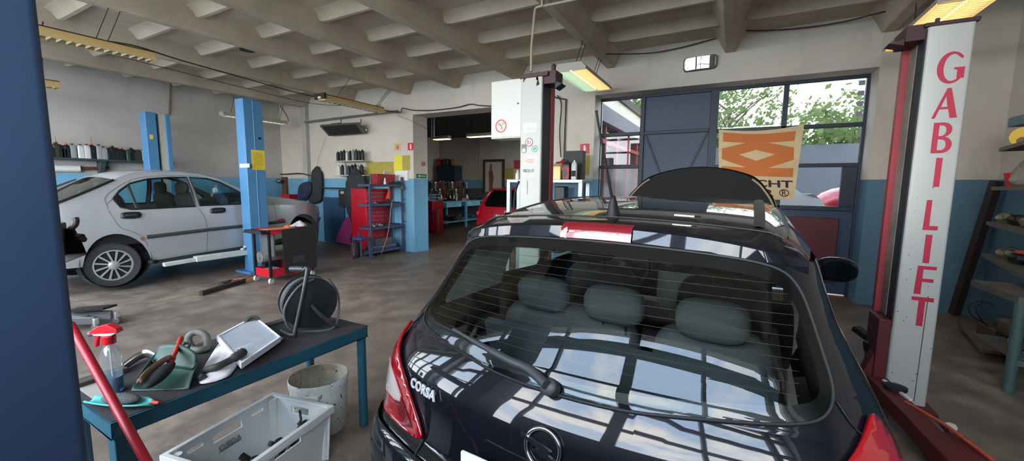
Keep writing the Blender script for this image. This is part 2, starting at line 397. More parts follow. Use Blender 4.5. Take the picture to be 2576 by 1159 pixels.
# banner with its emblem, tied in front of the gate
by = 6.98
def bpt(px, py, d=0.):
    p = at(px, py, Y=by-d); return p
ban = thing('banner', 'cream banner with orange emblem and black lettering hung over the gate windows', 'banner', at(1905, 505, Y=by))
TL, TR, BR_, BL = at(1808, 326, Y=by), at(2023, 313, Y=by), at(1998, 503, Y=by), at(1808, 500, Y=by)
def bsurf(a, b, d=0.):
    p = TL.lerp(TR, a).lerp(BL.lerp(BR_, a), b); sag = math.sin(PI*a)*(1-b)**2*.05
    y = p.y-.012*math.sin(a*9+b*3)*b-d-.01*math.sin(a*5)
    return (p.x, y, p.z-sag)
m = MB(); m.grid(bsurf, 24, 20)
t = NT('banner cloth'); 
bc = t.mix(t.ramp(t.noise(5, 5), [(.4, (0,)*3), (.75, (.35,)*3)]), C4((222, 200, 160)), C4((170, 140, 96)))
t.link(bc, t.b.inputs['Base Color']); t.b.inputs['Roughness'].default_value = .8
tl = t.add('ShaderNodeBsdfTranslucent'); tl.inputs[0].default_value = C4((226, 186, 128)); mx = t.add('ShaderNodeMixShader'); mx.inputs[0].default_value = .14
t.link(t.b.outputs[0], mx.inputs[1]); t.link(tl.outputs[0], mx.inputs[2]); t.link(mx.outputs[0], t.out.inputs[0])
M_CLOTHB = t.m
m.build('banner_cloth', M_CLOTHB, ban, smooth=80)
def buv(px, py):  # crop pixel of the emblem -> banner (a, b)
    b = (py-455+(px-975)/635*25)/(543); b = max(0, min(1, b)); l = 975+5*b; r_ = 1610-90*b
    return ((px-l)/(r_-l), b)
def emb(px, py): return bsurf(*buv(px, py), d=.006)
m = MB()
for poly in ([(1012, 472), (1552, 468), (1540, 540), (1010, 545)], [(1000, 738), (1525, 742), (1518, 808), (1000, 806)]):
    m.panel(poly, emb, du=40, dv=25)
m.panel([(1003, 600), (1190, 543), (1360, 543), (1535, 590), (1530, 680), (1350, 740), (1190, 740), (1000, 682)], emb, holes=[[(1135, 640), (1265, 598), (1400, 636), (1265, 685)]], du=40, dv=25)
m.build('emblem', mat('orange print', (206, 118, 58), .8), ban, smooth=80)
m = MB()
def btxt(x0, y0, k): return lambda x, y: emb(x0+x*k, y0-y*k*.82)
def fit(body, x0, x1, y0, y1, bold):
    q = MB(); q.text(body, lambda x, y: (x, y, 0), 1., bold); xs = [v[0] for v in q.v]; ys = [v[1] for v in q.v]
    a0, a1, c0, c1 = min(xs), max(xs), min(ys), max(ys); m.ext([emb(x0+(v[0]-a0)/(a1-a0)*(x1-x0), y1-(v[1]-c0)/(c1-c0)*(y1-y0)) for v in q.v], q.f)
fit('KNECHT', 1000, 1517, 834, 889, .025); fit('FILTER', 1010, 1387, 905, 960, .025); fit('R', 1440, 1472, 908, 946, .01)
m.panel([(1455+34*math.cos(a*PI/16), 928-28*math.sin(a*PI/16)) for a in range(32)], emb, holes=[[(1455+28*math.cos(a*PI/16), 928-22*math.sin(a*PI/16)) for a in range(32)]], du=30, dv=30)
m.build('lettering', mat('dark brown print', (58, 40, 44), .8), ban, smooth=80)

# rear gates (behind the camera; they show as reflections in the black car)
def rear_gate(nm, x0, x1, vert, rails, sill, split=None):
    g = thing(nm, 'glazed steel gate behind the camera', 'gate', ((x0+x1)/2, YR-.2, 0)); g['kind'] = 'structure'
    f = MB(); y = YR-.2
    for x, w_ in vert: f.bb((x-w_/2, y-.04, 0), (x+w_/2, y+.04, RGZ))
    for z, h in rails: f.bb((x0, y-.035, z-h/2), (x1, y+.035, z+h/2))
    f.build('frame', M_NAVY, g)
    p = MB(); xs = split if split is not None else x0
    if split is not None: p.bb((x0+.03, y, 0), (xs, y+.012, 1.0))
    p.bb((xs+.03, y, 0), (x1-.03, y+.012, sill)); p.build('steel_panel', M_BLUE, g)
    p = MB(); p.grid(lambda a, b: (x0+.03+a*(x1-x0-.06), y-.01, .3+b*(RGZ-.3)), 1, 1); p.build('pane', glass_mat('clear glass', (.97, .98, .98), .05), g)
rear_gate('door_2', RG[0][0], RG[0][1], [(-4.6, .08), (-3.4, .05), (-2.6, .09), (-1.72, .05), (-.5, .17), (.55, .05), (1.46, .08), (1.7, .06)], [(3.52, .1), (3.22, .07), (2.75, .06), (2.3, .03)], 1.6, -1.72)
rear_gate('door_3', RG[1][0], RG[1][1], [(-10.2, .08), (-8.9, .06), (-7.6, .14), (-6.3, .06), (-5.0, .08)], [(3.52, .1), (2.6, .06), (1.5, .06), (.8, .08)], .8)
# ---------------------------------------------------------------- black five-door hatchback with its bonnet up
M_CARB = mat('black car paint', (11, 13, 21), .4, .0, coat=1., spec=.08)
M_CHROME = mat('chrome', (228, 230, 234), .16, 1.)
M_RUBBER = mat('black rubber', (17, 17, 18), .6)
M_TRIMG = mat('grey trim', (64, 66, 68), .5)
M_SEAT = mat('grey seat cloth', (88, 92, 94), .85, bump=.2, bscale=120)
M_SEATD = mat('dark seat cloth', (40, 42, 46), .85)
M_INT = mat('dark interior plastic', (30, 31, 33), .6)
M_HEADL = mat('pale headliner', (196, 204, 198), .8)
M_REDL = mat('red lamp lens', (150, 6, 22), .08, coat=1., spec=.8)
M_REDD = mat('deep red lamp lens', (96, 8, 20), .1, coat=1.)
M_CLEARL = mat('clear lamp lens', (196, 190, 188), .12, .3, coat=1.)
M_CGLASS = glass_mat('car rear glass', (.58, .63, .62), .048)
M_CSIDE = glass_mat('car side glass', (.72, .86, .82), .08)
TH = math.radians(2.8)
car = thing('hatchback_car', 'black hatchback in the foreground with bonnet up and roof aerial', 'car', (-.43, .98, 0), -TH)
MC = WM(car)
def tyre_wheel(par, c, sx, r=.285, wd=.18, face=None):
    """wheel on the axis +-x: tyre with a rim part"""
    tm = MB(); ax = (sx, 0, 0)
    tm.lathe([(r*.62, -wd/2), (r*.86, -wd/2), (r*.97, -wd*.36), (r, -wd*.2), (r, wd*.2), (r*.97, wd*.36), (r*.88, wd/2), (r*.64, wd*.46), (r*.62, wd*.2)], c, ax, 40)
    o = tm.build('wheel', mat('tyre rubber', (58, 60, 62), .75, dirt=.4, dscale=8, dcol=(88, 86, 84)), par, local=True)
    rm = MB(); rm.lathe([(.001, .02), (r*.2, .04), (r*.55, 0), (r*.63, wd*.35)], c, ax, 32); rm.build('rim', face or M_STEEL, o, local=True)
    return o
W = lambda f: (lambda u, v: f(u, v))
# body shell: one sheet wrapped round the tail and both flanks, with window, lamp and wheel openings
def y2u(y, z=1.0):
    w_ = HB_W(z); xa = w_-.16; y0 = HB_Y(z); return xa+.34+(y-(y0+.25*xa*xa+.16*2*.25*xa+.20))
GL = [(0, .897), (.13, .899), (.23, .903), (.32, .911), (.41, .919), (.50, .927), (.58, .936), (.635, .95), (.668, .975), (.68, 1.01), (.672, 1.06), (.656, 1.12), (.632, 1.185), (.606, 1.225), (.565, 1.258), (.50, 1.278), (.40, 1.291), (.25, 1.301), (.1, 1.306), (0, 1.307)]
GLO = cr(GL, 3)+[(-u, z) for u, z in cr(GL, 3)[::-1][1:-1]]
def scale_loop(L, d, c):
    o = []
    for i, p in enumerate(L):
        a, b = L[i-1], L[(i+1) % len(L)]; nx, ny = b[1]-a[1], -(b[0]-a[0]); q = math.hypot(nx, ny) or 1
        o.append((p[0]+nx/q*d, p[1]+ny/q*d))
    return o
hole = scale_loop(GLO, -.03, 0)
def arch(yc, r, n=14):
    return [(y2u(yc+r*math.cos(PI-PI*k/n), .5), max(.19, .28+r*math.sin(PI*k/n))) for k in range(n+1)]
def flank(s):
    low = [(0, .2), (y2u(.28, .4), .2)]+arch(.66, .335)+[(y2u(1.0, .4), .19), (y2u(2.6, .4), .19)]+arch(2.98, .335)+[(y2u(3.45, .4), .24)]
    top = [(y2u(3.52, .6), .60), (y2u(3.40, .7), .80), (y2u(2.72, .95), .95), (y2u(2.35, 1.1), 1.13), (y2u(1.86, 1.27), 1.285), (y2u(.6, 1.2), 1.285), (.62, 1.285), (.55, 1.29), (.4, 1.305), (.2, 1.314), (0, 1.318)]
    return low+top
out = flank(1)+[(-u, z) for u, z in flank(1)[::-1][1:-1]]
side_win = []
for s in (1, -1):
    for yy in ([(.98, 1.0), (.93, 1.08), (1.02, 1.19), (1.1, 1.235), (1.42, 1.25), (1.42, .97)], [(1.52, .97), (1.52, 1.25), (1.83, 1.255), (2.02, 1.2), (2.30, 1.07), (2.42, .985)]):
        side_win.append([(s*y2u(y, z), z) for y, z in yy])
m = MB(); m.panel(out, hb, holes=[hole]+side_win, du=.07, dv=.07); body = m.build('body', M_CARB, car, local=True, smooth=40)
# roof
m = MB(); m.grid(lambda a, b: ((a-.5)*2*.655, .545+b*1.29-.06*((a-.5)*2)**2*b, hb_roof((a-.5)*2*.655, .545+b*1.29)), 36, 24); m.build('roof', M_CARB, car, local=True, smooth=60)
for s in (-1, 1):
    m = MB(); m.grid(lambda a, b: (s*(.462+.045*a), .585+b*1.2, hb_roof(.47, .585+b*1.2)+.004+.006*math.sin(PI*a)-.008*(1-b)), 6, 20)
    m.build('roof_moulding', mat('satin black moulding', (40, 38, 38), .6), car, local=True, smooth=60)
# roof spoiler in three faces (top, lip, underside)
def spo(x):
    q = (x/.62)**2; zr = hb_roof(x, .54)
    e_ = .075*q**3
    return [(.545, zr), (.475, min(zr+.004, 1.379-.035*q-.04*q**3)), (.405-.015*q+e_, 1.366-.04*q-.035*q**3), (.394-.012*q+e_, 1.358-.045*q-.035*q**3), (.382+e_, 1.318-.04*q-.03*q**3), (.40+.02*q+e_, 1.308-.04*q-.03*q**3), (.44+.01*q+e_, 1.30-.04*q-.028*q**3)]
m = MB(); nx = 48; xs = [-.618+1.236*i/nx for i in range(nx+1)]
vs = [(x, y, z) for x in xs for y, z in spo(x)]; q = 7
m.ext(vs, [(i*q+j, (i+1)*q+j, (i+1)*q+j+1, i*q+j+1) for i in range(nx) for j in range(q-1)])
m.ext([(s_*.618, y, z) for s_ in (-1, 1) for y, z in spo(.618)], [tuple(range(7)), tuple(range(7, 14))])
m.build('roof_spoiler', M_CARB, car, local=True, smooth=30)
# third brake light let into the spoiler lip
def lens(a, b, d=0.):
    x = (a-.5)*.256; f = [(.425, 1.372), (.398, 1.364), (.388, 1.352), (.377, 1.318), (.381, 1.313)]
    k = b*4; i = min(3, int(k)); tt = k-i; y, z = (f[i][j]*(1-tt)+f[i+1][j]*tt for j in (0, 1)); return (x, y-.006-d, z-.002*(2*a-1)**2)
m = MB(); m.grid(lens, 24, 8); bl = m.build('brake_light', mat('third brake light lens', (118, 14, 30), .15, coat=1., spec=.8), car, local=True, smooth=40)
m = MB()
m.grid(lambda a, b: lens(.075+.018*a, .45+.5*b, .002), 2, 4); m.slab(circ(.0075, 16, -.107, 1.343), 'xz', .372, .004); m.build('washer_nozzle', M_WHITE, bl, local=True)
m = MB()
for k in range(8): m.box((-.07+.021*k+.004*(k % 3), .3795, 1.336), (.012, .002, .012))
m.build('led_row', mat('bright red diodes', (214, 22, 48), .3), bl, local=True)
# rear window with its printed black border and heating wires
def hbo(d):
    def f(u, z):
        p = Vector(hb(u, z)); return (p.x*(1+d*.3), p.y-d, p.z+d*.6)
    return f
m = MB(); m.panel(GLO, hbo(.004), du=.06, dv=.05); rg = m.build('rear_window', M_CGLASS, car, local=True, smooth=60)
m = MB(); m.panel(GLO, hbo(.001), holes=[scale_loop(GLO, -.032, 0)], du=.06, dv=.05); m.build('window_border', mat('black printed border', (10, 11, 12), .3), rg, local=True, smooth=60)
for k in range(13):
    z = .965+.0245*k; w_ = min(.60, .628-max(0, z-1.1)*.45)
    m = MB(); m.tube([hbo(-.004)(-w_+2*w_*i/30, z+.012-.012*((i-15)/15)**2) for i in range(31)], .0007, 4); m.build('heating_wire', mat('copper heating wire', (110, 92, 74), .6), rg, local=True)
m = MB(); lp = scale_loop(GLO, .004, 0); m.tube([hbo(.003)(u, z) for u, z in lp], .005, 6, closed=True); m.build('window_seal', M_RUBBER, rg, local=True)
# tail lamps
LO = [(.845, .895), (.90, .84), (.925, .77), (.93, .70), (.91, .625), (.83, .598), (.72, .597), (.60, .598), (.485, .604), (.468, .622), (.50, .665), (.575, .735), (.66, .80), (.745, .86), (.81, .905)]
LI = [(.845, .765), (.73, .768), (.61, .70), (.655, .672), (.835, .685)]
for s in (-1, 1):
    LO_, LI_ = (LO, LI) if s < 0 else ([(u-.02, z+.045) for u, z in LO], [(u-.02, z+.045) for u, z in LI])
    m = MB(); m.panel([(s*u, z) for u, z in cr(LO_, 3, True)], hbo(.010), holes=[], du=.03, dv=.03); tl = m.build('tail_lamp', M_REDL, car, local=True, smooth=50, solid=.012)
    m = MB(); m.panel([(s*u, z) for u, z in cr(LI_, 2, True)], hbo(.019), du=.03, dv=.03); m.build('clear_lens', M_CLEARL, tl, local=True, smooth=60)
    m = MB(); m.tube([hbo(.019)(s*u, z) for u, z in cr(LI_, 2, True)], .0035, 6, closed=True); m.build('lens_rim', mat('lens rim', (180, 120, 124), .3), tl, local=True)
    m = MB(); m.panel([(s*u, z) for u, z in cr([(.60, .625), (.52, .622), (.60, .69), (.70, .755), (.76, .80), (.69, .71)], 2, True)], hbo(.018), du=.03, dv=.03); m.build('dark_lens', M_REDD, tl, local=True, smooth=60)
# shut lines, bumper joint
for s in (-1, 1):
    m = MB(); m.tube([hbo(.002)(s*u, z) for u, z in cr([(.69, .985), (.74, .93), (.80, .905)], 4)], .0025, 5); m.build('shut_line', M_RUBBER, car, local=True)
    m = MB(); m.tube([hbo(.003)(s*u, z) for u, z in cr([(.468, .615), (.465, .55), (.44, .5), (.3, .47), (0, .46)], 4)], .004, 5); m.build('shut_line', M_RUBBER, car, local=True)
m = MB(); m.tube([(x, y-.001, z+.001) for x in [-.61+.0305*i for i in range(41)] for y, z in spo(x)[:1]], .003, 5); m.build('shut_line', M_RUBBER, car, local=True)
m = MB(); m.panel([(-1.1, .25), (1.1, .25), (1.1, .56), (.95, .585), (-.95, .585), (-1.1, .56)], lambda u, z: (hb(u, z)[0]*1.01, hb(u, z)[1]-.02-.02*math.sin(PI*min(1, max(0, (z-.25)/.335))), hb(u, z)[2]), du=.06, dv=.04); m.build('bumper', M_CARB, car, local=True, smooth=50)
# emblem ring with a lightning bolt, and the model lettering
em = MB(); c0 = Vector((.013, -.020, .774)); tl_ = math.radians(12)
def ep(x, z, d=0.): return (c0.x+x, c0.y-d+z*math.sin(tl_), c0.z+z*math.cos(tl_))
em.tube([ep(.0525*math.cos(a*PI/24), .0525*math.sin(a*PI/24)) for a in range(48)], .0055, 10, closed=True)
bolt = [(-.068, .018), (-.062, .026), (.028, .006), (.022, -.003), (.004, -.006), (.066, -.030), (.072, -.020), (.070, -.036), (-.022, -.008), (-.03, .001), (-.008, .004), (-.066, .012)]
bolt = [(-.070, .016), (.026, .012), (.006, -.004), (.070, -.016), (.070, -.024), (-.028, -.012), (-.008, .004), (-.070, .024)]
bolt = [(-.070, .026), (.030, .002), (.024, -.006), (.006, -.002), (.070, -.030), (.070, -.036), (-.026, -.010), (-.030, -.004), (-.006, -.001), (-.070, .017)]
em.prism(bolt, lambda x, z: ep(x, z, -.002), lambda x, z: ep(x, z, .008))
em.build('emblem', M_CHROME, car, local=True, smooth=40)
tx = MB(); tx.text('CORSA', lambda x, y: hbo(.012)(-.565+x, .757+y), .043, .0012, 1.08); tx.build('lettering', mat('silver lettering', (206, 210, 214), .35, .3), car, local=True, smooth=0, solid=.006)
pl = MB(); pl.box((0, -.075, .66), (.46, .012, .10)); pl.build('number_plate', M_WHITE, car, local=True, bev=.004)
# rear wiper
wp = MB(); pv = Vector((0.0, .026, .932))
wp.lathe([(.026, -.02), (.026, .010), (.022, .018), (.001, .02)], pv+Vector((0, .02, -.012)), (0, -.82, .57), 20)
def wpt(u, z, d): return hbo(d)(u, z)
arm = [(0, pv.y-.004, pv.z+.006), wpt(-.075, .930, .032), wpt(-.15, .936, .030), wpt(-.24, .946, .027), wpt(-.34, .956, .022), wpt(-.44, .964, .016)]
wp.tube(cr(arm, 6), [.015]*6+[.014]*6+[.013]*6+[.010]*6+[.007]*7, 10)
w_o = wp.build('rear_wiper', mat('wiper plastic', (52, 54, 58), .5), car, local=True, smooth=60)
wb = MB(); wb.tube(cr([wpt(-.16, .935, .006), wpt(-.3, .948, .008), wpt(-.45, .958, .010), wpt(-.56, .958, .008)], 6), .007, 6); wb.build('wiper_blade', M_RUBBER, w_o, local=True)
# aerial
ae = MB(); a0 = Vector((0, .585, hb_roof(0, .585)-.004))
ae.lathe([(.040, 0), (.032, .012), (.018, .055), (.012, .075), (.001, .078)], a0, (0, -.12, 1), 16, sx=.75, sy=1.)
ao = ae.build('aerial_base', M_RUBBER, car, local=True)
ae = MB(); ae.tube(cr([a0+Vector((0, -.012, .05)), a0+Vector((-.012, -.05, .16)), a0+Vector((-.028, -.115, .32)), a0+Vector((-.034, -.135, .38))], 8), [.010]+[.006]*7+[.0045]*16+[.0055], 8); ae.build('aerial_rod', M_RUBBER, ao, local=True)
# side glass, screen
for s in (-1, 1):
    for w4 in side_win[:2]:
        m = MB(); m.panel([(s*u, z) for u, z in w4], hbo(0.), du=.2, dv=.1); m.build('side_window', M_CSIDE, car, local=True)
m = MB(); m.grid(lambda a, b: ((a-.5)*2*(.56+.14*b), 1.80+.93*b-.10*(2*a-1)**2*(1-b*.3), 1.43-.46*b-.03*(2*a-1)**2), 14, 10); m.build('windscreen', glass_mat('windscreen glass', (.80, .86, .84), .08), car, local=True)
# door mirrors
for s in (-1, 1):
    m = MB(); m.ell((s*.90, 2.02, 1.03), (.105, .055, .075), 18, 12, e=.8); m.bar((s*.74, 2.06, .99), (s*.84, 2.03, 1.0), .06, .04); mo = m.build('door_mirror', M_CARB, car, local=True)
    m = MB(); m.lathe([(.001, .0), (.075, .0)], (s*.905, 1.964, 1.03), (0, -1, 0), 20, sx=1.15, sy=.8); m.build('mirror_glass', mat('mirror glass', (200, 210, 210), .02, 1.), mo, local=True)
# raised bonnet with black underside
HO = [(.0, .66), (.0, .66)]
hl = cr([(-.645, .02), (-.655, .22), (-.64, .42), (-.60, .57), (-.54, .69), (-.49, .775), (-.41, .85), (-.22, .93), (0, .96), (.22, .93), (.41, .85), (.49, .775), (.54, .69), (.60, .57), (.64, .42), (.655, .22), (.645, .02)], 3)
hd = Vector((0, .63, .73)).normalized(); hp = Vector((0, 2.60, .97))
def bon(u, v, d=0.):
    p = hp+hd*v; n = Vector((0, hd.z, -hd.y)); k = d-.03-.06*(u/.65)**2+.05*math.sin(PI*min(1, v/.975)); p = p+n*k; return (u, p.y, p.z)
m = MB(); m.panel(hl, lambda u, v: bon(u, v, .03), du=.08, dv=.08); bo = m.build('bonnet', M_CARB, car, local=True, smooth=50, solid=.012)
m = MB(); m.panel([(u*.93, .03+v*.94) for u, v in hl], lambda u, v: bon(u, v, .004), du=.08, dv=.08); m.build('bonnet_liner', mat('bonnet liner felt', (16, 17, 18), .9), bo, local=True, smooth=60)
m = MB()
for s in (-1, 1): m.tube([bon(s*u, v, .0) for u, v in cr([(.61, .05), (.60, .45), (.51, .68), (.43, .78)], 5)], .008, 6)
m.build('bonnet_edge_line', mat('beige edge reflection', (150, 128, 96), .5), bo, local=True)  # beige reflections along the bonnet's inner lines, put into the tube colour
m = MB(); m.bb((-.62, 2.6, .55), (.62, 3.3, .78)); m.build('engine', M_INT, car, local=True, bev=.03)
# cabin
m = MB(); m.bb((-.68, .30, .30), (.68, 2.7, .42)); m.build('cabin_floor', M_INT, car, local=True)
m = MB(); m.grid(lambda a, b: ((a-.5)*1.16, .60+b*1.2, hb_roof((a-.5)*1.0, .60+b*1.2)-.028), 10, 8); m.build('headliner', mat('dark headliner', (70, 74, 74), .9), car, local=True)
for s in (-1, 1):
    m = MB(); m.panel([(.60, 1.25), (.95, 1.24), (.90, 1.10), (.93, .97), (1.0, .86), (.66, .86), (.50, .90), (.44, .98), (.50, 1.12)], lambda y, z: (s*(HB_W(z)-.035), y, z), du=.1, dv=.1); m.build('pillar_trim', M_HEADL, car, local=True)
    m = MB(); m.panel([(.2, .4), (2.6, .4), (2.6, .95), (.35, .95)], lambda y, z: (s*(HB_W(z)-.05), y, z), du=.3, dv=.1); m.build('door_card', M_INT, car, local=True)
def seat(nm, x, y, wd, hgt, zs, mt, hr, hw=.13, hz=.0):
    s_ = MB(); s_.ell((x, y, zs+hgt/2), (wd/2, .07, hgt/2), 20, 12, rot=(.28, 0, 0), e=.45); s_.ell((x, y+.26, zs+.02), (wd/2, .27, .08), 16, 10, e=.5); o = s_.build(nm, mt, car, local=True, smooth=70)
    if hr:
        for hx in hr:
            h = MB(); h.ell((hx, y-.07-hgt*.12, zs+hgt+.055+hz), (hw, .055, .08), 20, 12, rot=(.2, 0, 0), e=.6); h.build('headrest', mt, o, local=True, smooth=70)
            h = MB()
            for d in (-.05, .05): h.tube([(hx+d, y-.05-hgt*.1, zs+hgt-.08), (hx+d, y-.06-hgt*.12, zs+hgt+.02)], .006, 6)
            h.build('headrest_post', M_CHROME, o, local=True)
seat('rear_seat', -.27, .84, .70, .52, .42, M_SEAT, (-.36, -.02))
seat('rear_seat', .36, .84, .46, .52, .42, M_SEAT, (.36,))
seat('front_seat', -.35, 1.55, .48, .60, .42, M_SEATD, (-.35,), .12, .05)
seat('front_seat', .35, 1.55, .48, .60, .42, M_SEATD, (.35,), .12, .05)
m = MB(); m.bb((-.60, .22, .60), (.60, .46, .64)); m.build('boot_floor', mat('boot carpet', (52, 58, 62), .95), car, local=True)
m = MB(); m.box((0, .62, .66), (1.16, .04, .44), (.30, 0, 0)); m.build('seat_back_panel', mat('seat back carpet', (72, 82, 86), .95), car, local=True)
m = MB(); m.ell((0, 2.42, .90), (.66, .28, .13), 24, 10, e=.6); da = m.build('dashboard', M_INT, car, local=True)
m = MB(); m.prism(rrect(.24, .42, .06), lambda a, b: (a, 2.16+b*.15, .80+b*.8), lambda a, b: (a, 2.13+b*.15, .80+b*.8)); m.build('centre_console', mat('silver console', (128, 134, 132), .4, .3), da, local=True)
for dx in (-.062, .062):
    m = MB(); m.lathe([(.050, 0), (.050, .02), (.042, .026), (.001, .018)], (dx, 2.165, .945), (0, -1, .2), 20); m.build('air_vent', M_BLACK, da, local=True)
m = MB(); m.tube([(-.35+.175*math.cos(a*PI/16), 2.06+.175*.42*math.sin(a*PI/16), .90+.175*.9*math.sin(a*PI/16)) for a in range(32)], .014, 8, closed=True); m.ell((-.35, 2.08, .89), (.06, .03, .06), 12, 8); m.build('steering_wheel', M_INT, car, local=True)
m = MB(); m.ell((0, 1.98, 1.30), (.11, .02, .035), 16, 8, e=.6); m.build('rear_view_mirror', M_INT, car, local=True)
for s in (-1, 1):
    for y in (.66, 2.98): tyre_wheel(car, (s*.70, y, .285), s)
m = MB(); m.bb((-.66, .3, .2), (.66, 3.3, .32)); m.build('underbody', M_RUBBER, car, local=True)
# ---------------------------------------------------------------- silver liftback on the blue lift
M_SILV = mat('silver car paint', (184, 188, 192), .34, .35, coat=.5, dirt=.25, dscale=2.2, dcol=(140, 138, 132))
M_GREYPL = mat('grey bumper plastic', (58, 60, 62), .55)
CX0 = -7.3; CMID = -8.2
def cv(Y, z):
    x = CX0-(.03+(z-1.12)*.42 if z > 1.12 else .03*((z-.80)/.36)**2)
    if Y > 4.55: x -= .34*((Y-4.55)/.85)**2.2
    if Y < 1.75: x -= .22*((1.75-Y)/.6)**2
    return x
def ch(px, py):
    d = ray(px, py); f = lambda t: t*d.x-cv(min(5.5, max(.9, t*d.y)), 1.5+t*d.z); lo, hi = 2., 14.
    for _ in range(50):
        m_ = (lo+hi)/2
        if f(m_) > 0: lo = m_
        else: hi = m_
    return (lo*d.y, 1.5+lo*d.z)
def cm(s, d=0.):  # side map, s=+1 the visible flank, -1 its mirror image
    return lambda Y, z: ((cv(Y, z)+d) if s > 0 else 2*CMID-(cv(Y, z)+d), Y, z)
cpath = lambda L: [ch(*p) for p in L]
civ = thing('liftback_car', 'silver five-door liftback raised on the blue two-post lift', 'car', (CMID, 3.3, 0))
TOPL = [(108, 523), (200, 488), (285, 452), (312, 441), (350, 434), (400, 431.5), (450, 432), (500, 437), (545, 448), (580, 464), (640, 489), (690, 501), (730, 502), (770, 507), (793, 515), (810, 527), (819, 540)]
T = cpath(TOPL)
low = [(826, 560), (826, 575), (823, 592), (812, 609)]+cr([(806, 608), (804, 582), (796, 559), (781, 543), (762, 537.5), (744, 545), (731, 562), (724, 590), (722, 603)], 3)+[(610, 626), (500, 643), (386, 660)]+cr([(381, 655), (371, 631), (354, 610), (328, 595), (298, 588), (268, 592), (242, 605), (224, 625), (213, 648)], 3)+[(208, 672)]
LW = cpath(low)
rear = [(1.40, .40), (1.27, .60), (1.25, .95), (1.30, 1.10)]
outer = T+LW+rear
WR = cpath([(284, 500), (300, 480), (327, 461), (372, 450), (430, 446), (468, 446), (481, 480), (491, 519), (400, 523), (330, 526), (303, 521)])
WF = cpath([(476, 446), (520, 449), (552, 458), (590, 477), (632, 500), (640, 511), (600, 513), (502, 517), (490, 480)])
for s in (1, -1):
    m = MB(); m.panel(outer, cm(s), holes=[WR, WF], du=.12, dv=.07); m.build('body_side', M_SILV, civ, smooth=40)
    for Wn in (WR, WF):
        m = MB(); m.panel(Wn, cm(s, -.012), du=.3, dv=.1); g_ = m.build('side_window', M_CSIDE, civ)
        m = MB(); m.tube([cm(s, .002)(*p) for p in Wn], .013, 6, closed=True); m.build('window_seal', M_RUBBER, g_)
def across(pts, crown, n=10, inset=0.):
    mb = MB(); k = len(pts); vs = []
    for Y, z in pts:
        x = cv(Y, z)
        for j in range(n+1):
            a = 2*j/n-1; vs.append((CMID+(x-CMID)*a, Y, z+crown*(1-a*a)))
    mb.ext(vs, [(i*(n+1)+j, (i+1)*(n+1)+j, (i+1)*(n+1)+j+1, i*(n+1)+j+1) for i in range(k-1) for j in range(n)]); return mb
TT = cr(T, 4)
iR, iW, iH = 2*4, 8*4, 11*4
across(TT[iR:iW+1], .035).build('roof', M_SILV, civ, smooth=60)
across(TT[iW:iH-2], .05).build('windscreen', M_CSIDE, civ, smooth=60)
across(TT[iH-3:], .05).build('bonnet', M_SILV, civ, smooth=60)
across([(T[-1][0], T[-1][1])]+LW[:3], .0).build('front_bumper', M_SILV, civ, smooth=60)
across([(1.40, .40), (1.27, .60), (1.25, .95), (1.30, 1.10), T[0]], .0).build('tailgate', M_SILV, civ, smooth=60)
hgl = across(TT[:iR+1], .04); hgl.build('hatch_window', glass_mat('hatch glass', (.42, .45, .40), .06, haze=.04, hcol=(120, 116, 90)), civ, smooth=60)
for s in (1, -1): m = MB(); m.tube([cm(s, .006)(*p) for p in TT[:iR+1]], .016, 6); m.build('hatch_seal', M_RUBBER, civ)
# trim on the visible flank
hb_ = lambda L, d: [cm(1, d)(*ch(*p)) for p in cr([(float(a), float(b)) for a, b in L], 4)]
m = MB(); m.tube(hb_([(283, 500), (268, 517), (284, 548), (304, 573), (329, 581), (356, 595), (372, 618)], .0015), .0035, 5); m.build('shut_line', mat('shut line', (104, 108, 112), .7), civ)
m = MB(); m.tube(hb_([(268, 515), (266, 493), (311, 461), (356, 446), (438, 441), (500, 444)], .0015), .0032, 5); m.build('shut_line', mat('shut line', (104, 108, 112), .7), civ)
m = MB(); m.tube(hb_([(497, 522), (513, 545), (520, 575), (521, 600), (518, 640)], .0015), .0035, 5); m.build('shut_line', mat('shut line', (104, 108, 112), .7), civ)
m = MB(); m.tube(hb_([(684, 508), (691, 523), (695, 551), (690, 600)], .0015), .0032, 5); m.build('shut_line', mat('shut line', (104, 108, 112), .7), civ)
for (x, y), w_, h_ in (((328, 541), 26, 8.5), ((547, 529), 19, 7)):
    p = [ch(x+w_*math.copysign(abs(math.cos(a))**.6, math.cos(a)), y-1.4*math.cos(a)+h_*math.copysign(abs(math.sin(a))**.6, math.sin(a))) for a in [2*PI*k/20 for k in range(20)]]
    m = MB(); m.panel(p, cm(1, .012), du=.05, dv=.03); dh = m.build('door_handle', M_BLACK, civ, smooth=60, solid=.02)
    m = MB(); m.bar(cm(1, .028)(*ch(x-w_*.55, y+1)), cm(1, .028)(*ch(x+w_*.55, y-1)), .016, .02); m.build('grip', mat('dark grey grip', (60, 62, 66), .35), dh, bev=.004)
for a, b in (((369, 596), (519, 578)), ((523, 577.5), (668, 562)), ((676, 561), (716, 557))):
    m = MB(); n = 8; pts = [((a[0]+(b[0]-a[0])*i/n), a[1]+(b[1]-a[1])*i/n) for i in range(n+1)]
    m.tube(hb_(pts, .006)[::4]+hb_(pts, .006)[-1:], .027, 8); m.build('side_moulding', M_GREYPL, civ)
m = MB(); p = ch(707, 552); m.ell(cm(1, .004)(*p), (.012, .075, .022), 14, 8); m.build('side_repeater', mat('orange lens', (204, 70, 40), .2), civ)
hl = cpath([(797, 517), (806, 519), (817, 538), (812, 541), (803, 538)])
m = MB(); m.panel(hl, cm(1, .012), du=.05, dv=.04); m.build('headlamp', M_CLEARL, civ, smooth=60, solid=.02)
